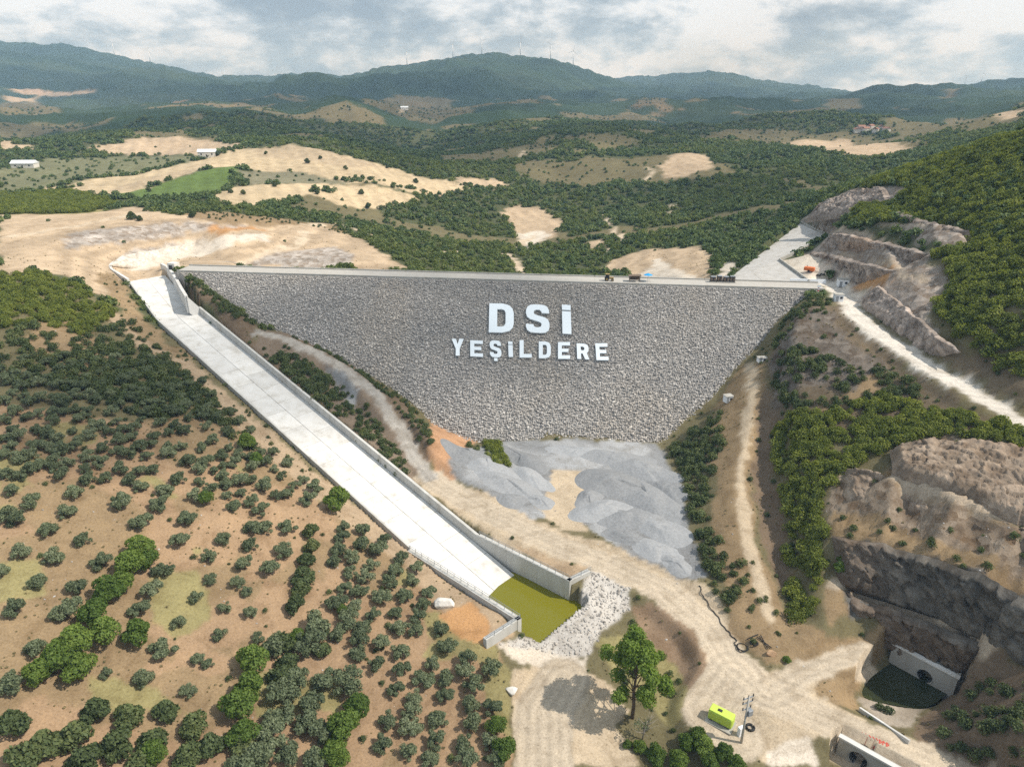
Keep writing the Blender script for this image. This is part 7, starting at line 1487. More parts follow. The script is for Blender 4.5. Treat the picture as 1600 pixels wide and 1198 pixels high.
def spillway():
    t = thing('spillway', 'long white concrete spillway chute running down the left bank into its basin', 'spillway')
    def slab(q, th=.35):
        q = [Vector(p) for p in q]; MB().prism(q, [p - Vector((0, 0, th)) for p in q]).build('slab', M_CONC, t)
    g = .06
    nrow = 17; lane = CWd / 2
    for k in range(nrow):
        for ln in range(2):
            st = .5 * ln / nrow
            t0 = max(0, (k - .0) / nrow - (st if k else 0)); t1 = (k + 1) / nrow - st
            if ln == 1 and k == nrow - 1: t1 = 1.0
            t1 = t1 if k < nrow - 1 else 1.06
            e = g / 150
            slab([CP(t0 + e, ln * lane + g), CP(t1 - e, ln * lane + g), CP(t1 - e, (ln + 1) * lane - g), CP(t0 + e, (ln + 1) * lane - g)])
    SL, SR = Vector(CHUTE['sl']), Vector(CHUTE['sr']); TR, TL = CP(0, 0), CP(0, CWd)
    for k in range(5):
        a0, a1 = k / 5, (k + 1) / 5
        for ln in range(2):
            f = lambda a, o: SR.lerp(TR, a).lerp(SL.lerp(TL, a), o)
            o0, o1 = ln / 2 + .003, (ln + 1) / 2 - .003
            slab([f(a0 + .001, o0), f(a1 - .001, o0), f(a1 - .001, o1), f(a0 + .001, o1)])
    # bedding under the joints
    MB().prism([CP(0, 0, -.30), CP(1.06, 0, -.30), CP(1.06, CWd, -.30), CP(0, CWd, -.30)], [CP(0, 0, -2), CP(1.06, 0, -2), CP(1.06, CWd, -2), CP(0, CWd, -2)]).build('bedding', M_WORN, t)
    MB().prism([SR - Vector((0, 0, .3)), TR - Vector((0, 0, .32)), TL - Vector((0, 0, .32)), SL - Vector((0, 0, .3))], [SR - Vector((0, 0, 2)), TR - Vector((0, 0, 2)), TL - Vector((0, 0, 2)), SL - Vector((0, 0, 2))]).build('bedding', M_WORN, t)
    # chute walls
    tR = .921; tL = .87
    wall_run([CP(0, 0), CP(tR, 0)], 2.4, -1.2, .7, 'wall_panel', M_WALL, t, 9, .5)
    wall_run([CP(0, CWd), CP(tL, CWd)], 1.5, -1.2, .5, 'wall_panel', M_WALL, t, 9, -.5)
    wall_run([SL, TL], 1.6, -1.2, .5, 'wall_panel', M_WALL, t, 9, -.5)
    # inlet walls
    zt = -3.5
    il = [Vector((p[0], p[1], zt)) for p in INLET_L]; ir = [Vector((p[0], p[1], zt + .5)) for p in INLET_R]
    wall_run(il, 0, -6, .9, 'inlet_wall', M_CONC, t, 20, 0)
    ir = [CP(0, 0, 2.5)] + ir
    for a, b in zip(ir, ir[1:]):
        d = (b - a); d.z = 0; n = Vector((-d.y, d.x, 0)).normalized() * .5
        MB().prism([a + n, b + n, b - n, a - n], [p - Vector((0, 0, 6)) for p in (a + n, b + n, b - n, a - n)]).build('inlet_wall', M_CONC, t)
    # basin walls, level top
    rc, lc, re, le = (Vector(BASIN[k]) for k in ('rc', 'lc', 're', 'le'))
    aR = CP(tR, 0); aR.z = -36; aL = CP(tL, CWd); aL.z = -36
    wall_run([aR, rc], 0, -9, 1.1, 'basin_wall', M_WALL, t, 8, .5); wall_run([rc, re], 0, -9, 1.0, 'basin_wall', M_WALL, t, 8, .5)
    wall_run([aL, lc], 0, -9, 1.1, 'basin_wall', M_WALL, t, 8, -.5); wall_run([lc, le], 0, -9, 1.0, 'basin_wall', M_WALL, t, 8, -.5)
    # terrace behind the left wall
    o = CPv
    railing([aR - o * .4, rc - o * .4, re - o * .2], t); railing([aL + o * .4, lc + o * .4, le + o * .2], t)
    # gate house at the inlet
    tw = Vector(TOWER); mb = MB().box(tw + Vector((0, 0, 1.4)), (3.4, 3.0, 4.2), (.9, -.3, 0)); mb.build('gate_house', M_CONC, t, bevel=.05)
    MB().box(tw + Vector((-.55, -1.45, 1.7)), (1.5, .5, 1.9), (.9, -.3, 0)).build('doorway', M_DARK, t)
spillway()
def water(name, poly, z, col, label):
    def f(nt, b):
        b.inputs['Base Color'].default_value = (*col, 1); b.inputs['Roughness'].default_value = .04; b.inputs['Specular IOR Level'].default_value = .6; b.inputs['IOR'].default_value = 1.36
        n1 = _n(nt, 'ShaderNodeTexNoise'); n1.inputs['Scale'].default_value = 1.5; n1.inputs['Detail'].default_value = 3
        g = _n(nt, 'ShaderNodeNewGeometry'); nt.links.new(g.outputs['Position'], n1.inputs[0])
        bp = _n(nt, 'ShaderNodeBump'); bp.inputs['Strength'].default_value = .12; bp.inputs['Distance'].default_value = .1
        nt.links.new(n1.outputs[0], bp.inputs['Height']); nt.links.new(bp.outputs[0], b.inputs['Normal'])
    o = MB().poly([(p[0], p[1], z) for p in poly]).build(name, mat(name, f)); tag(o, label, None, None, 'structure')
    for q in o.data.polygons: pass
    return o
water('basin_water', POOL, -41.0, (.165, .155, .012), 'olive green water standing in the spillway basin')
water('portal_water', PPOOL, -44.5, (.030, .036, .018), 'dark green pool below the tunnel portal')
# ---------------------------------------------------------------- right abutment slab
def apron():
    t = thing('concrete_apron', 'sloping pale concrete apron on the right abutment behind the crest', 'concrete apron')
    A_, B_, C_, D_, E_ = (Vector(APRON[k]) for k in 'ABCDE')
    f = lambda a, o: A_.lerp(E_, a).lerp(C_.lerp(D_, a), o)
    for i in range(7):
        for j in range(3):
            q = [f((i + .004) / 7, (j + .004) / 3), f((i + .996) / 7, (j + .004) / 3), f((i + .996) / 7, (j + .996) / 3), f((i + .004) / 7, (j + .996) / 3)]
            MB().prism(q, [p - Vector((0, 0, .8)) for p in q]).build('slab', M_APRON, t)
    M_ = A_.lerp(C_, .5)
    for q in ([A_, B_.lerp(A_, .5), M_], [B_.lerp(A_, .497), B_, C_.lerp(A_, .5)], [B_, C_, C_.lerp(A_, .497)]):
        c = sum(q, Vector()) / 3; q = [p.lerp(c, .006) for p in q]
        MB().prism(q, [p - Vector((0, 0, .8)) for p in q]).build('slab', M_APRON, t)
    for a, b in ((C_, D_), (B_, C_), (D_, E_)):
        n = max(1, int((b - a).length / 8))
        for i in range(n):
            p = a.lerp(b, i / n); r_ = a.lerp(b, (i + .985) / n); d = (r_ - p).normalized(); s = Vector((d.y, -d.x, 0)) * .6
            MB().prism([p + s + Vector((0, 0, .9)), r_ + s + Vector((0, 0, .9)), r_ + s * .3 + Vector((0, 0, .9)), p + s * .3 + Vector((0, 0, .9))], [p + s - Vector((0, 0, 1)), r_ + s - Vector((0, 0, 1)), r_ + s * .3 - Vector((0, 0, 1)), p + s * .3 - Vector((0, 0, 1))]).build('kerb_wall', M_WORN, t)
apron()
# ---------------------------------------------------------------- cut rock faces and stone pitching
def cellnoise(p, scale, seed):
    """random value of the nearest jittered cell and distance to it, for points p (n, 3)"""
    q = p / scale; b = np.floor(q).astype(np.int64); best = np.full(len(p), 1e9); val = np.zeros(len(p))
    for dx in (-1, 0, 1):
        for dy in (-1, 0, 1):
            for dz in (-1, 0, 1):
                c = b + np.array([dx, dy, dz])
                def hsh(k):
                    n = (c[:, 0] * 374761393 + c[:, 1] * 668265263 + c[:, 2] * 2147483647 + (seed + k) * 982451653) & 0xffffffff
                    n = ((n ^ (n >> 13)) * 1274126177) & 0xffffffff
                    return ((n ^ (n >> 16)) & 0xffff) / 65535.0
                d = np.sqrt((c[:, 0] + hsh(1) - q[:, 0]) ** 2 + (c[:, 1] + hsh(2) - q[:, 1]) ** 2 + (c[:, 2] + hsh(3) - q[:, 2]) ** 2)
                u = d < best; best[u] = d[u]; val[u] = hsh(4)[u]
    return val, best
def resample(pts, n):
    P = np.array(pts); L_ = np.r_[0, np.cumsum(np.linalg.norm(np.diff(P, axis=0), axis=1))]; t = np.linspace(0, L_[-1], n)
    return np.c_[np.interp(t, L_, P[:, 0]), np.interp(t, L_, P[:, 1]), np.interp(t, L_, P[:, 2])], L_[-1]
def rock_face(kind, amp, top, bot, k):
    n = int(min(420, resample(top, 10)[1] / .22)); T_, L_ = resample(top, n); B_, _ = resample(bot, n)
    m = int(max(10, min(60, np.linalg.norm(T_ - B_, axis=1).mean() / .22)))
    w = np.linspace(0, 1, m)[:, None, None]; G = T_[None] * (1 - w) + B_[None] * w
    du = np.gradient(G, axis=1); dv = np.gradient(G, axis=0); N_ = np.cross(du, dv); N_ /= np.linalg.norm(N_, axis=2)[:, :, None] + 1e-9
    if (N_ * (np.array([0, 0, 60.0]) - G)).sum(2).mean() < 0: N_ = -N_
    p = G.reshape(-1, 3); st = p * np.array([1, 1, 1.5])
    if kind == 'pitch':
        a1, d1 = cellnoise(p, .9, 5); dsp = 1.0 + .30 * (.75 - d1) + .12 * a1
        base = np.array([.60, .55, .48]); col = base * (.82 + .36 * a1)[:, None]
    else:
        dip = np.array([.62, -.25, -.74]); al = (p @ dip)[:, None] * dip      # beds dip down to the right
        st = (p - al) + al * (.30 if kind != 'shaded_slate' else .55)
        a1, d1 = cellnoise(st, 2.4, k); a2, d2 = cellnoise(st + a1[:, None], .85, k + 50)
        dsp = amp * (.36 * a1 + .20 * a2 - .10 * d1) + {'shaded_slate': 1.25, 'cliff': 1.1, 'rock': .5}[kind] + .5 * fbm(p[:, 0] + p[:, 1], p[:, 2] * 1.5, 6, 3, k)
        base = {'shaded_slate': np.array([.135, .125, .110]), 'cliff': np.array([.27, .215, .165]), 'rock': np.array([.35, .295, .255])}[kind]  # the slate base is dark rock with some shade of the cut mixed in
        col = base * ((.70 + .42 * a1 + .30 * a2) * np.clip(1.3 - .55 * d1 - .25 * d2, .4, 1.2))[:, None]
        rust = smooth(.05, .45, fbm(p[:, 0] * .7 + p[:, 1] * .5, p[:, 2], 9, 3, k + 7))[:, None]
        if kind == 'shaded_slate': rust = np.clip(rust + (1 - smooth(.0, .45, np.tile(np.linspace(0, 1, n), m)))[:, None] * .9, 0, 1)
        col = col * (1 - .55 * rust) + col.mean() * np.array([1.55, 1.08, .74]) * (.55 * rust)
    edge = np.minimum(np.linspace(0, 1, n), np.linspace(1, 0, n))[None, :] * np.ones((m, 1)); vv_ = (np.linspace(0, 1, m) * np.linspace(1, 0, m) * 4)[:, None] * np.ones((1, n))
    fade = np.clip(edge * 14, 0, 1) * np.clip(.12 + vv_ * 3.2, 0, 1)
    rag = fbm(p[:, 0], p[:, 1], 3.0, 3, k + 17).reshape(m, n) * .7 * (1 - np.linspace(0, 1, m))[:, None]
    Q = G + N_ * ((dsp.reshape(m, n)) * fade - .35 * (1 - fade))[:, :, None]
    if kind != 'pitch': Q[:, :, 2] += rag
    Q[:, :, 2] -= (1.3 * smooth(.8, 1, np.linspace(0, 1, m)))[:, None]
    ii, jj = np.meshgrid(np.arange(m - 1), np.arange(n - 1), indexing='ij'); a = (ii * n + jj).ravel(); F_ = np.stack([a, a + 1, a + n + 1, a + n], 1)
    me = bpy.data.meshes.new('rock_face'); me.vertices.add(m * n); me.vertices.foreach_set('co', Q.reshape(-1)); me.loops.add(len(F_) * 4); me.loops.foreach_set('vertex_index', F_.ravel().astype(np.int32))
    me.polygons.add(len(F_)); me.polygons.foreach_set('loop_start', np.arange(len(F_), dtype=np.int32) * 4); me.update(calc_edges=True)
    ca = me.attributes.new('albedo', 'FLOAT_COLOR', 'POINT'); ca.data.foreach_set('color', np.c_[col, np.ones(len(col))].ravel().astype(np.float32))
    ra = me.attributes.new('rocky', 'FLOAT', 'POINT'); ra.data.foreach_set('value', np.full(len(col), 0.0 if kind == 'pitch' else .45, np.float32)); me.materials.append(M_GROUND)
    o = link(bpy.data.objects.new('stone_pitching' if kind == 'pitch' else 'rock_face', me)); o['kind'] = 'structure'
for k, (kind, amp, top, bot) in enumerate(FACES): rock_face(kind, amp, top, bot, 200 + 11 * k)
# ---------------------------------------------------------------- heaps of crushed stone
def heaps():
    M_HEAP = solid('crushed_stone', (.265, .27, .275), .95, var=.22, nscale=1.6, nvar=.30, bump=.6)
    OW = ['first', 'second', 'third', 'fourth', 'fifth', 'sixth', 'seventh', 'eighth', 'ninth', 'tenth', 'eleventh', 'twelfth', 'thirteenth', 'fourteenth', 'fifteenth', 'sixteenth', 'seventeenth', 'eighteenth', 'nineteenth', 'twentieth']
    order = sorted(range(len(PILES)), key=lambda i: PILES[i][0] / PILES[i][1])
    for rank, i in enumerate(order):
        x, y, h, e, a = PILES[i]; na, nr = 64, 18; r0 = h / .60; h *= .72; c, s = math.cos(a), math.sin(a); r_ = random.Random(i); ph_ = [r_.uniform(0, 6.28) for _ in range(4)]
        mb = MB(); cut = r_.uniform(0, 6.28)
        for j in range(nr + 1):
            for q in range(na):
                th = 2 * math.pi * q / na; f = j / nr; R_ = r0 * f * (1 + .12 * math.sin(2 * th + ph_[0]) + .08 * math.sin(3 * th + ph_[1]))
                u = R_ * math.cos(th) * e; v_ = R_ * math.sin(th); X = x + u * c - v_ * s; Y = y + u * s + v_ * c
                prof = h * (1 - f) - .30 * h * max(0, 1 - f / .34) ** 2
                if math.cos(th - cut) > .55: prof *= 1 - .35 * f * (1 - f) * 4      # scooped by the loader
                mb.v.append((X, Y, hz(X, Y) - .25 + max(prof, 0) + .5 * float(fbm(np.array([X]), np.array([Y]), 3.2, 3, 45)[0]) * (1 - f * f)))
        for j in range(nr):
            for q in range(na): mb.f.append((j * na + q, j * na + (q + 1) % na, (j + 1) * na + (q + 1) % na, (j + 1) * na + q))
        o = mb.build('gravel_heap', M_HEAP, smooth=True); tag(o, 'grey heap of crushed stone at the dam toe, %s from the left' % OW[rank], 'gravel heap', 'heaps of crushed stone at the dam toe')
heaps()
# ---------------------------------------------------------------- loose stone banks
def stone_bank(cls_name, name, label, nbig, dens, smin, smax, coll, meshes, lift=0):
    t = thing(name, label, 'stone bank')
    x, y = grid_scatter(np.where(CLS == NAMES.index(cls_name), dens, 0), 31)
    m = np.ones(len(x), bool)
    for poly, z in CARVE: m &= ~inpoly(x, y, poly)
    for q in CARVE_RAMP: m &= ~inpoly(x, y, [p[:2] for p in q])
    x = x[m]; y = y[m]; rng = np.random.default_rng(3); s = smin + (smax - smin) * rng.uniform(0, 1, len(x)) ** 3
    z = sample(H, x, y) + .05
    o = np.argsort(-s / np.hypot(x, y)); big = o[:nbig]; rest = o[nbig:]
    for k in big:
        q = link(bpy.data.objects.new('stone', rg.choice(meshes))); q.parent = t; q.location = (x[k], y[k], z[k]); q.scale = (s[k],) * 3; q.rotation_euler = (rng.normal(0, .4), rng.normal(0, .4), rng.uniform(0, 6.28))
    gn_scatter('small_stones', np.c_[x, y, z][rest], s[rest], coll, t, tilt=.4, seed=9)
    print(name, len(x))
stone_bank('riprapw', 'riprap_bank', 'bank of broken pale stone around the end of the green basin', 220, 2.6, .3, .95, C_PROCK, PROCKS)
def pebbles():
    cl = np.isin(CLS, [NAMES.index(n) for n in ('gravel', 'piles', 'tanroad', 'road', 'pebble', 'cliff', 'shaded_slate', 'rock', 'bank', 'greyrock', 'dirt', 'pale', 'soil', 'dry', 'reddirt')])
    x, y = grid_scatter(np.where(cl, .16, 0) * (GR < 300) * smooth(-.2, .5, fbm(GX, GY, 11, 3, 97)), 47); k = keep_clear(x, y) | (np.random.default_rng(1).uniform(size=len(x)) < .12)
    for q in CARVE_RAMP: k &= ~inpoly(x, y, [p[:2] for p in q])
    k &= ~inpoly(x, y, DAM_EDGE)
    for poly, z in CARVE: k &= ~inpoly(x, y, poly)
    x = x[k]; y = y[k]; s = .12 + .5 * np.random.default_rng(2).uniform(size=len(x)) ** 4
    tag(gn_scatter('loose_stones', np.c_[x, y, sample(H, x, y)], s, C_PROCK, tilt=.4, seed=14), 'loose stones scattered over roads, banks and cut slopes', 'stones')
pebbles()
def boulder(loc, size, label, m, seed):
    bm = bmesh.new(); bmesh.ops.create_icosphere(bm, subdivisions=3, radius=.5); r_ = random.Random(seed)
    pl = [(Vector((r_.gauss(0, 1), r_.gauss(0, 1), r_.gauss(0, 1) + .3)).normalized(), r_.uniform(.26, .44)) for _ in range(14)]
    for v in bm.verts:
        for nn, dd in pl:
            q = v.co.dot(nn)
            if q > dd: v.co -= nn * (q - dd)
        v.co = Vector((v.co.x * size[0], v.co.y * size[1], v.co.z * size[2]))
    me = bpy.data.meshes.new('boulder'); bm.to_mesh(me); bm.free(); me.materials.append(m)
    o = link(bpy.data.objects.new('boulder', me)); o.location = (loc[0], loc[1], hz(loc[0], loc[1]) + size[2] * .2); tag(o, label, 'boulder')
M_BLD = solid('white_boulder', (.60, .57, .52), .9, nscale=1.2, nvar=.3, bump=.5)
boulder(SPOT['boulder1'], (4.6, 3.8, 2.6), 'large white boulder at the edge of the orchard left of the basin', M_BLD, 1)
boulder(SPOT['boulder2'], (2.8, 2.2, 1.6), 'pale boulder beside the dirt track below the orchard rows', M_BLD, 2)
boulder(SPOT['redrock'], (2.4, 1.5, 1.6), 'orange brown boulder beside the black hoses', solid('orange_rock', (.46, .30, .18), .9, nvar=.3, bump=.5), 3)
# ---------------------------------------------------------------- tunnel portal and culvert
def head_wall(name, label, A_, B_, zt, zb, th, hole_t, hole_r, hole_z, back, m):
    A_ = Vector((A_[0], A_[1], 0)); B_ = Vector((B_[0], B_[1], 0)); d = (B_ - A_).normalized(); L_ = (B_ - A_).length
    n = Vector((d.y, -d.x, 0)); n = n if n.dot(Vector((-.6, -.8, 0))) > 0 else -n
    t = thing(name, label, 'portal', A_ + Vector((0, 0, zb)))
    hl = [(L_ * hole_t + hole_r * math.cos(a), hole_z + hole_r * math.sin(a)) for a in [2 * math.pi * k / 24 for k in range(24)]]
    rect = [(0, zb), (L_, zb), (L_, zt), (0, zt)]
    f = lambda p, h: A_ + d * p[0] + Vector((0, 0, p[1])) + n * h
    glyph_mesh([rect, hl[::-1]], f, -th, 0).build('head_wall', m, t)
    MB().prism([A_ + d * -.2 + n * .2 + Vector((0, 0, zt + .35)), A_ + d * (L_ + .2) + n * .2 + Vector((0, 0, zt + .35)), A_ + d * (L_ + .2) - n * .7 + Vector((0, 0, zt + .35)), A_ + d * -.2 - n * .7 + Vector((0, 0, zt + .35))],
               [A_ + d * -.2 + n * .2 + Vector((0, 0, zt + .002)), A_ + d * (L_ + .2) + n * .2 + Vector((0, 0, zt + .002)), A_ + d * (L_ + .2) - n * .7 + Vector((0, 0, zt + .002)), A_ + d * -.2 - n * .7 + Vector((0, 0, zt + .002))]).build('coping', M_CONC, t)
    mb = MB(); c0 = f((L_ * hole_t, hole_z), -.05); c1 = f((L_ * hole_t, hole_z), -back)
    mb.tube([c0, c1], hole_r * .995, 24, False); k = len(mb.v); mb.f.append(tuple(range(k - 24, k))); mb.build('tunnel_pipe', M_DARK, t)
    MB().tube([f((L_ * hole_t, hole_z), .12), f((L_ * hole_t, hole_z), -.3)], hole_r * 1.12, 24, False).build('pipe_collar', M_WORN, t)
head_wall('tunnel_portal', 'grey concrete portal wall with round tunnel mouth above the dark pool', PORTAL[0], PORTAL[1], -40, -46.4, 2.0, .56, 1.35, -43.3, 4.5, M_WORN)
head_wall('culvert_portal', 'concrete culvert head wall under the road at the bottom edge of the picture', CULVERT[0], CULVERT[1], -42.2, -46.4, 1.2, .33, 1.5, -44.6, 4.0, M_WORN)
a, b = WALLP; wl = thing('low_wall', 'low narrow concrete wall beside the road, above the dark pool', 'wall', a)
wall_run([Vector((a[0], a[1], a[2])), Vector((b[0], b[1], b[2]))], .9, -1.5, .35, 'wall_panel', M_CONC, wl, 4)
# ---------------------------------------------------------------- lime green cabin, pole, hoses
def cabin():
    x, y, z = SPOT['van']; ax = math.atan2(-.75, 1)
    t = thing('green_cabin', 'lime green box cabin with dark roof hatch parked beside the road junction', 'cabin', (x, y, z), ax)
    M_L = solid('lime_paint', (.42, .56, .06), .5, nvar=.18, spec=.5); M_LD = solid('lime_roof', (.50, .63, .09), .5, nvar=.18, spec=.5)
    child('pad', MB().box((0, -.2, .02), (4.7, 3.0, .3)).mesh('pad', M_WORN), t)
    child('body', MB().box((0, 0, 1.32), (4.2, 1.9, 1.9)).mesh('body', M_L, bevel=.12), t)
    child('roof', MB().box((0, 0, 2.33), (4.05, 1.75, .16)).mesh('roof', M_LD, bevel=.05), t)
    child('roof_hatch', MB().box((-.35, 0, 2.45), (.75, .5, .14)).mesh('roof_hatch', M_DARK), t)
    for k in range(5): child('rib', MB().box((-1.6 + .8 * k, -.965, 1.32), (.07, .05, 1.6)).mesh('rib', M_LD), t)
    for sx in (-1.5, 1.5):
        for sy in (-.8, .8): child('skid', MB().box((sx, sy, .33), (.5, .2, .12)).mesh('skid', M_DARK), t)
    child('door', MB().box((2.11, 0, 1.25), (.05, .9, 1.6)).mesh('door', M_LD), t)
cabin()
def pole():
    x, y, z = SPOT['pole']
    t = thing('utility_pole', 'concrete utility pole carrying a transformer and cross arms at the road junction', 'utility pole', (x, y, z), .4)
    child('pole', MB().tube([(0, 0, -.5), (0, 0, 10.5)], [.22, .13], 10).mesh('pole', M_WORN, True), t)
    for h, w in ((10.1, 2.2), (9.1, 2.2), (7.7, 1.8)):
        arm = child('cross_arm', MB().box((0, .1, h), (w, .14, .14)).mesh('cross_arm', M_STEEL), t)
        for k in (-.45, 0, .45): child('insulator', MB().tube([(k * w, .1, h + .07), (k * w, .1, h + .55)], [.1, .07], 8).mesh('insulator', M_DARK), arm)
    child('transformer', MB().box((.55, -.1, 6.9), (.9, .8, 1.2)).mesh('transformer', M_STEEL, bevel=.06), t)
    child('bracket', MB().box((.3, -.1, 6.2), (1.2, .2, .12)).mesh('bracket', M_STEEL), t)
    child('cable_riser', MB().tube([(.25, .1, 0), (.25, .1, 6.2)], .05, 6).mesh('cable_riser', M_DARK), t)
    c = thing('meter_cabinet', 'small white metering cabinet at the foot of the utility pole', 'cabinet', (x + .3, y + 1.6, hz(x + .3, y + 1.6)), .4)
    child('case', MB().box((0, 0, .9), (1.0, .6, 1.9)).mesh('case', M_WHITE, bevel=.03), c); child('door', MB().box((0, -.315, .95), (.85, .03, 1.5)).mesh('door', M_WHITE), c); child('plinth', MB().box((0, 0, -.1), (1.2, .8, .3)).mesh('plinth', M_WORN), c)
    x, y = SPOT['tyre'][:2]; mb = MB(); ring = [(x + .65 * math.cos(a), y + .65 * math.sin(a), hz(x, y) + .2) for a in [2 * math.pi * k / 16 for k in range(17)]]
    tag(mb.tube(ring, .22, 8, False).build('tyre', M_RUBBER, smooth=True), 'old black tyre lying beside the utility pole', 'tyre')
pole()
def hoses():
    P = [Vector(p) for p in HOSE]; pts = []
    for a, b in zip(P, P[1:]):
        for k in range(6): q = a.lerp(b, k / 6); pts.append((q.x + .25 * math.sin(k * 1.3), q.y, hz(q.x, q.y) + .16))
    tag(MB().tube(pts, .09, 6).build('hose', M_RUBBER, smooth=True), 'long black hose along the right edge of the gravel yard', 'hose')
    cx, cy = SPOT['coil'][:2]
    for k, (dx, dy, r_, lab) in enumerate(((0, 0, 1.15, 'large black coil of hose lying beside the road bend'), (2.3, .4, .8, 'smaller black coil of hose right of the large coil'))):
        pts = [(cx + dx + (r_ - .09 * (j // 18)) * math.cos(j * .349), cy + dy + (r_ - .09 * (j // 18)) * math.sin(j * .349), hz(cx + dx, cy + dy) + .2 + .05 * (j // 18)) for j in range(60)]
        tag(MB().tube(pts, .06, 5).build('hose_coil', M_RUBBER, smooth=True), lab, 'hose')
    for k, (a, b, lab) in enumerate((((3.2, 1.6), (5.2, -1.0), 'black pipe leaning right across the hose coils'), ((4.0, 1.9), (4.4, -1.2), 'short black pipe lying right of the hose coils'), ((1.2, 1.4), (3.6, 2.1), 'black pipe lying behind the hose coils'))):
        pts = [(cx + a[0] + (b[0] - a[0]) * q, cy + a[1] + (b[1] - a[1]) * q, hz(cx + a[0] + (b[0] - a[0]) * q, cy + a[1] + (b[1] - a[1]) * q) + .25) for q in (0, .5, 1)]
        tag(MB().tube(pts, .1, 6).build('pipe', M_RUBBER), lab, 'pipe')
    # red lettering sprayed along the road edge over the culvert, unreadable
    x0, y0 = SPOT['redpaint'][:2]; M_R = solid('red_paint', (.50, .06, .04), .8, nvar=.3); d = Vector((.86, -.5, 0)); n = Vector((.5, .86, 0)); mb = MB()
    for k in range(8):
        p = Vector((x0, y0, 0)) + d * (k * .55 - 2.2)
        for (a, b) in (((0, 0), (0, .9)), ((0, .9), (.35, .5)), ((.35, .5), (.1, .1)))[: 2 + k % 2]:
            u = p + d * a[0] + n * a[1]; w = p + d * b[0] + n * b[1]
            mb.bar((u.x, u.y, hz(u.x, u.y) + .03), (w.x, w.y, hz(w.x, w.y) + .03), .16, .02)
    tag(mb.build('painted_writing', M_R), 'faded red scrawl painted on the road edge above the culvert', 'writing')
hoses()
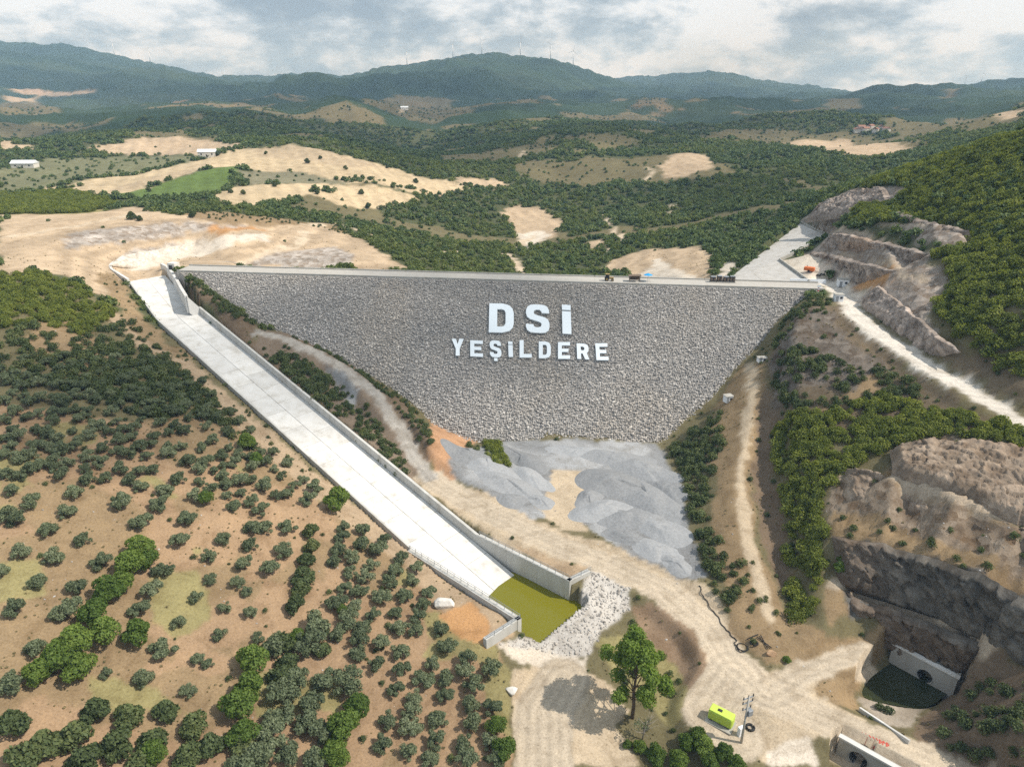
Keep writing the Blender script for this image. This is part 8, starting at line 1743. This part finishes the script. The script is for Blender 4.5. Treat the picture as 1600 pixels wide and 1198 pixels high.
# ---------------------------------------------------------------- things on the crest
def crest_things():
    M_BLUE = solid('blue_fabric', (.03, .30, .62), .7, nvar=.1); M_WOOD = solid('weathered_wood', (.16, .12, .085), .9, nvar=.3); M_OR = solid('orange_paint', (.62, .16, .04), .5, nvar=.1); M_YEL = solid('ochre_paint', (.34, .24, .10), .6)
    x, y, z = SPOT['umbrella']; t = thing('parasol', 'bright blue parasol on the dam crest beside the shelter', 'parasol', (x, y, .12))
    mb = MB(); ring = [(1.6 * math.cos(a), 1.6 * math.sin(a), 2.3) for a in [2 * math.pi * k / 8 for k in range(8)]]; n = len(mb.v); mb.v = [(0, 0, 2.95)] + ring
    mb.f = [(0, 1 + k, 1 + (k + 1) % 8) for k in range(8)]; child('canopy', mb.mesh('canopy', M_BLUE), t)
    child('pole', MB().tube([(0, 0, 0), (0, 0, 2.9)], .05, 6).mesh('pole', M_STEEL), t); child('base', MB().tube([(0, 0, 0), (0, 0, .12)], .4, 10).mesh('base', M_WORN), t)
    x, y, z = SPOT['shelter']; t = thing('shelter', 'dark timber shelter with flat roof on the crest left of the blue parasol', 'shelter', (x - 1.5, y, .12), -.115)
    for sx in (-1.8, 1.8):
        for sy in (-1, 1): child('post', MB().box((sx, sy, 1.05), (.14, .14, 2.1)).mesh('post', M_WOOD), t)
    child('roof', MB().box((0, 0, 2.15), (4.4, 2.6, .14), (1, 0, .04)).mesh('roof', M_WOOD), t); child('bench', MB().box((0, .7, .45), (3.2, .4, .1)).mesh('bench', M_WOOD), t); child('back_wall', MB().box((0, 1.0, 1.1), (3.4, .06, 1.5)).mesh('back_wall', M_WOOD), t)
    x, y, z = SPOT['tractor']; t = thing('small_tractor', 'small ochre tractor parked at the left end of the crest equipment', 'tractor', (x, y, .12), -.115)
    child('bonnet', MB().box((.9, 0, 1.0), (1.6, .8, .7)).mesh('bonnet', M_YEL, bevel=.08), t); child('cab', MB().box((-.5, 0, 1.5), (1.3, 1.2, 1.6)).mesh('cab', M_DARK, bevel=.08), t); child('roof', MB().box((-.5, 0, 2.38), (1.5, 1.4, .12)).mesh('roof', M_YEL), t)
    for sx, r_ in ((-.7, .75), (1.3, .45)):
        for sy in (-.75, .75):
            w = child('wheel', MB().tube([(sx, sy - .18, r_), (sx, sy + .18, r_)], r_, 14).mesh('wheel', M_RUBBER), t); child('rim', MB().tube([(sx, sy - .2, r_), (sx, sy + .2, r_)], r_ * .5, 10).mesh('rim', M_YEL), w)
    x, y, z = SPOT['machines']
    for k, (dx, w, h, lab) in enumerate(((-3.3, 1.8, 1.5, 'dark machine crate, leftmost of the row parked before the apron'), (-1.1, 1.7, 1.8, 'dark machine crate, second from the left of the row before the apron'), (1.1, 1.8, 1.6, 'dark machine crate, second from the right of the row before the apron'), (3.2, 1.7, 1.8, 'dark machine crate, rightmost of the row parked before the apron'))):
        q = DU * dx; t = thing('machine_crate', lab, 'crate', (x + q[0], y + q[1] + 2.5, .12), -.115, 'machine crates before the apron')
        child('housing', MB().box((0, 0, h / 2 + .35), (w, 1.8, h)).mesh('housing', M_DARK, bevel=.06), t); child('skid', MB().box((0, 0, .18), (w + .3, 2.0, .34)).mesh('skid', M_WORN), t)
        for q_ in (-.3, .3): child('panel', MB().box((q_ * w, -.92, h / 2 + .4), (w * .36, .06, h * .6)).mesh('panel', M_WOOD), t)
        child('rack', MB().box((0, 0, h + .42), (w * .9, 1.5, .1)).mesh('rack', M_STEEL), t)
    x, y, z = SPOT['orange']; z = hz(x, y); t = thing('compressor', 'orange towed compressor parked below the rock cut on the abutment', 'compressor', (x, y, z + .1), -.6)
    child('body', MB().box((0, 0, 1.1), (3.6, 1.7, 1.3)).mesh('body', M_OR, bevel=.2), t); child('drawbar', MB().bar((1.8, 0, .5), (3.2, 0, .45), .15, .15).mesh('drawbar', M_DARK), t)
    for sy in (-.9, .9): child('wheel', MB().tube([(0, sy - .12, .4), (0, sy + .12, .4)], .4, 12).mesh('wheel', M_RUBBER), t)
    child('exhaust', MB().tube([(-.9, .3, 1.7), (-.9, .3, 2.3)], .09, 6).mesh('exhaust', M_DARK), t)
    x, y, z = SPOT['tyres']
    for k in range(3):
        xx = x + k * 1.3; mb = MB(); ring = [(xx + .55 * math.cos(a), y + .55 * math.sin(a), hz(xx, y) + .25) for a in [2 * math.pi * j / 14 for j in range(15)]]
        tag(mb.tube(ring, .24, 7, False).build('tyre', M_RUBBER, smooth=True), 'black tyre right of the orange compressor, %s from the left' % ['first', 'second', 'third'][k], 'tyre', 'tyres by the compressor')
    x, y, z = SPOT['white_wall']; t = thing('white_barrier', 'low white concrete barrier between the crest road and the apron', 'barrier', (x, y, .1), -.115)
    for k in range(4): child('block', MB().prism([(-6 + 3 * k, .15, 1.1), (-3.05 + 3 * k, .15, 1.1), (-3.05 + 3 * k, -.15, 1.1), (-6 + 3 * k, -.15, 1.1)], [(-6 + 3 * k, .4, -.4), (-3.05 + 3 * k, .4, -.4), (-3.05 + 3 * k, -.4, -.4), (-6 + 3 * k, -.4, -.4)]).mesh('block', M_WHITE), t)
    def hut(key, label, w, d, h, rz):
        x, y, z = SPOT[key]; z = hz(x, y); t = thing('site_hut', label, 'hut', (x, y, z - .1), rz)
        child('wall', MB().box((0, 0, h / 2), (w, d, h)).mesh('wall', M_WHITE, bevel=.03), t); child('roof', MB().box((0, 0, h + .07), (w + .3, d + .3, .14)).mesh('roof', M_WORN), t)
        child('door', MB().box((-.25 * w, -d / 2 - .02, .95), (.8, .05, 1.9)).mesh('door', M_STEEL), t); child('window', MB().box((.22 * w, -d / 2 - .02, h * .6), (.8, .05, .7)).mesh('window', M_DARK), t)
    hut('gate_box', 'pale site hut on the pale yard at the right end of the crest', 3.4, 2.4, 2.5, -.2)
    hut('cabin', 'small white hut on the shoulder below the right end of the crest', 2.6, 2.2, 2.3, -.1)
    hut('box1', 'tiny white hut on the right groin beside the dam face', 2.2, 1.8, 2.0, .3)
    hut('box2', 'tiny pale hut high on the right groin track', 2.6, 1.5, 1.5, .1)
    x, y, z = SPOT['sign']; z = hz(x, y); t = thing('warning_post', 'red and white striped warning post at the right end of the dam face', 'post', (x, y, z), 0)
    M_RED = solid('red_stripe', (.55, .05, .04), .6)
    for k in range(6): child('band', MB().tube([(0, 0, .55 * k - .2), (0, 0, .55 * k + .35)], .22, 8).mesh('band', M_RED if k % 2 else M_WHITE), t)
    child('plate', MB().box((0, -.25, 3.2), (1.2, .06, .8)).mesh('plate', M_WHITE), t)
crest_things()
# ---------------------------------------------------------------- far things
def house(loc, w, d, h, rz, label, wall, roof, group=None):
    t = thing('house', label, 'house', loc, rz, group)
    child('wall', MB().box((0, 0, h / 2 - .5), (w, d, h + 1)).mesh('wall', wall), t)
    mb = MB(); mb.v = [(-w / 2 - .4, -d / 2 - .4, h), (w / 2 + .4, -d / 2 - .4, h), (w / 2 + .4, d / 2 + .4, h), (-w / 2 - .4, d / 2 + .4, h), (-w / 2 - .4, 0, h + d * .3), (w / 2 + .4, 0, h + d * .3)]
    mb.f = [(0, 1, 5, 4), (2, 3, 4, 5), (0, 4, 3), (1, 2, 5), (3, 2, 1, 0)]; child('roof', mb.mesh('roof', roof), t)
    child('door', MB().box((0, -d / 2 - .03, 1.0), (1.1, .06, 2.0)).mesh('door', M_DARK), t)
    for k in (-.3, .3): child('window', MB().box((k * w, -d / 2 - .03, h * .55), (1.2, .06, 1.1)).mesh('window', M_DARK), t)
M_TILE = solid('roof_tiles', (.27, .14, .095), .8, nvar=.2); M_PLAS = solid('plaster', (.66, .62, .55), .8, nvar=.1); M_TIN = solid('pale_tin', (.72, .74, .75), .5, nvar=.05)
house(SPOT['farm'], 14, 7, 4, .15, 'long white farm building on the tree line between the pale fields', M_PLAS, M_TIN)
house(SPOT['barn'], 18, 8, 3.5, .05, 'low pale barn at the far left among the groves', M_PLAS, M_TIN)
for k, p in enumerate(HOUSES[:-1]): house(p, 9, 7, 4.2, .3 * k, 'red roofed house in the far hamlet, %s from the left' % ['second', 'third', 'fourth', 'fifth', 'sixth', 'first', 'seventh'][k], M_PLAS, M_TILE, 'houses of the far hamlet')
house(HOUSES[-1], 16, 9, 5, .2, 'lone pale house on the wooded mountain slope', M_PLAS, M_TIN)
def turbine(x, y, rot, label):
    # the top of the ridge along this bearing
    r_ = math.hypot(x, y); q = np.linspace(r_ - 350, r_ + 350, 60); xs = x / r_ * q; ys = y / r_ * q; zs = sample(H, xs, ys); k = int(np.argmax((zs - 60) / q))
    t = thing('wind_turbine', label, 'wind turbine', (xs[k], ys[k], zs[k]), 0, 'wind turbines on the ridges', .5 if 'right hand' in label else 1)
    child('tower', MB().tube([(0, 0, -4), (0, 0, 62)], [2.2, 1.3], 10).mesh('tower', M_WHITE, True), t)
    child('nacelle', MB().box((0, 0, 63), (3, 8, 3)).mesh('nacelle', M_WHITE, bevel=.5), t); child('hub', MB().tube([(0, -4, 63), (0, -6, 63)], [1.6, .6], 8).mesh('hub', M_WHITE), t)
    for j in range(3):
        a = rot + j * 2.0944; d = Vector((math.cos(a), 0, math.sin(a))); n = Vector((-d.z, 0, d.x)); c = Vector((0, -5, 63)); mb = MB()
        mb.prism([c + d * 1 - n * .6, c + d * 8 - n * 1.3, c + d * 30 - n * .3, c + d * 30 + n * .2, c + d * 8 + n * .9, c + d * 1 + n * .6], [p + Vector((0, -.4, 0)) for p in (c + d * 1 - n * .6, c + d * 8 - n * 1.3, c + d * 30 - n * .3, c + d * 30 + n * .2, c + d * 8 + n * .9, c + d * 1 + n * .6)])
        child('blade', mb.mesh('blade', M_WHITE), t)
TL_ = ['wind turbine on the left ridge, farther left of the two', 'wind turbine on the left ridge, nearer the saddle', 'wind turbine at the left end of the central mountain top', 'wind turbine left of the central summit', 'wind turbine on the central summit', 'wind turbine just right of the central summit', 'wind turbine on the right shoulder of the central mountain', 'lowest wind turbine on the right slope of the central mountain', 'wind turbine on the right hand ridge, left of the two', 'wind turbine on the right hand ridge, right of the two']
for k, (x, y) in enumerate(TURBINES): turbine(x, y, k * 1.1, TL_[k])
# ---------------------------------------------------------------- air and unseen shadow clouds
def haze():
    zt = float(H.max()) + 110; zb = float(H.min()) - 1.5; xm = R1 * math.sin(T1) + 200
    o = MB().box((0, (R1 + 150) / 2 - 150, (zt + zb) / 2), (2 * xm, R1 + 450, zt - zb)).build('haze', mat('haze', lambda nt, b: None))
    nt = o.data.materials[0].node_tree; nt.nodes.remove(nt.nodes['Principled BSDF'])
    pv = _n(nt, 'ShaderNodeVolumePrincipled'); pv.inputs['Color'].default_value = (.42, .69, 1.0, 1); pv.inputs['Absorption Color'].default_value = (1, 1, 1, 1); pv.inputs['Density'].default_value = HAZE; pv.inputs['Anisotropy'].default_value = 0.0
    nt.links.new(pv.outputs[0], nt.nodes['Material Output'].inputs['Volume']); o['kind'] = 'stuff'; tag(o, 'thin blue haze in the air over the valley', 'haze')
    return zt
HAZE = .00013
ztop = haze()
def cloud(k, outline, h):
    """an unseen flat cumulus, shaped and placed up-sun to cast the outlined shadow"""
    sx, sy = sd.x / sd.z, sd.y / sd.z
    P = np.array([[p[0] + sx * (h - p[2]), p[1] + sy * (h - p[2])] for p in outline]); c = P.mean(0)
    lo = P.min(0) - 30; hi = P.max(0) + 30; n = 90
    X, Y = np.meshgrid(np.linspace(lo[0], hi[0], n), np.linspace(lo[1], hi[1], n))
    w = (hi - lo).max(); jx_ = X + fbm(X, Y, w * .12, 4, 5) * w * .05; jy_ = Y + fbm(X, Y, w * .12, 4, 15) * w * .05
    m = inpoly(jx_, jy_, P).astype(float); d = blur(m, 3.5, 3.5); d = np.clip((d - .42) / .58, 0, 1) * (m > 0)
    top = h + 8 + np.sqrt(d) * w * .10 * (1 + .6 * fbm(X, Y, w * .1, 4, 25)); bot = h - d ** .5 * w * .02 * (1 + fbm(X, Y, w * .08, 3, 35))
    mb = MB(); idx = -np.ones((n, n, 2), int); keep = d > .02
    for i in range(n):
        for j in range(n):
            if keep[i, j]:
                idx[i, j, 0] = len(mb.v); mb.v.append((X[i, j], Y[i, j], top[i, j])); idx[i, j, 1] = len(mb.v); mb.v.append((X[i, j], Y[i, j], bot[i, j]))
    for i in range(n - 1):
        for j in range(n - 1):
            q = [(i, j), (i, j + 1), (i + 1, j + 1), (i + 1, j)]
            if all(keep[a] for a in q):
                mb.f.append(tuple(idx[a][0] for a in q)); mb.f.append(tuple(idx[a][1] for a in q[::-1]))
    o = mb.build('cloud', M_CLOUD, smooth=True); o['kind'] = 'structure'
def cloud_mat(nt, b):
    b.inputs['Base Color'].default_value = (.9, .9, .9, 1); b.inputs['Roughness'].default_value = 1
    tr = _n(nt, 'ShaderNodeBsdfTransparent'); mx = _n(nt, 'ShaderNodeMixShader'); mx.inputs[0].default_value = .70
    nt.links.new(b.outputs[0], mx.inputs[1]); nt.links.new(tr.outputs[0], mx.inputs[2]); nt.links.new(mx.outputs[0], nt.nodes['Material Output'].inputs[0])
M_CLOUD = mat('cloud_vapour', cloud_mat)
for k, sh in enumerate(SHADOW): cloud(k, sh, max(ztop + 60, 700) + 15 * k)
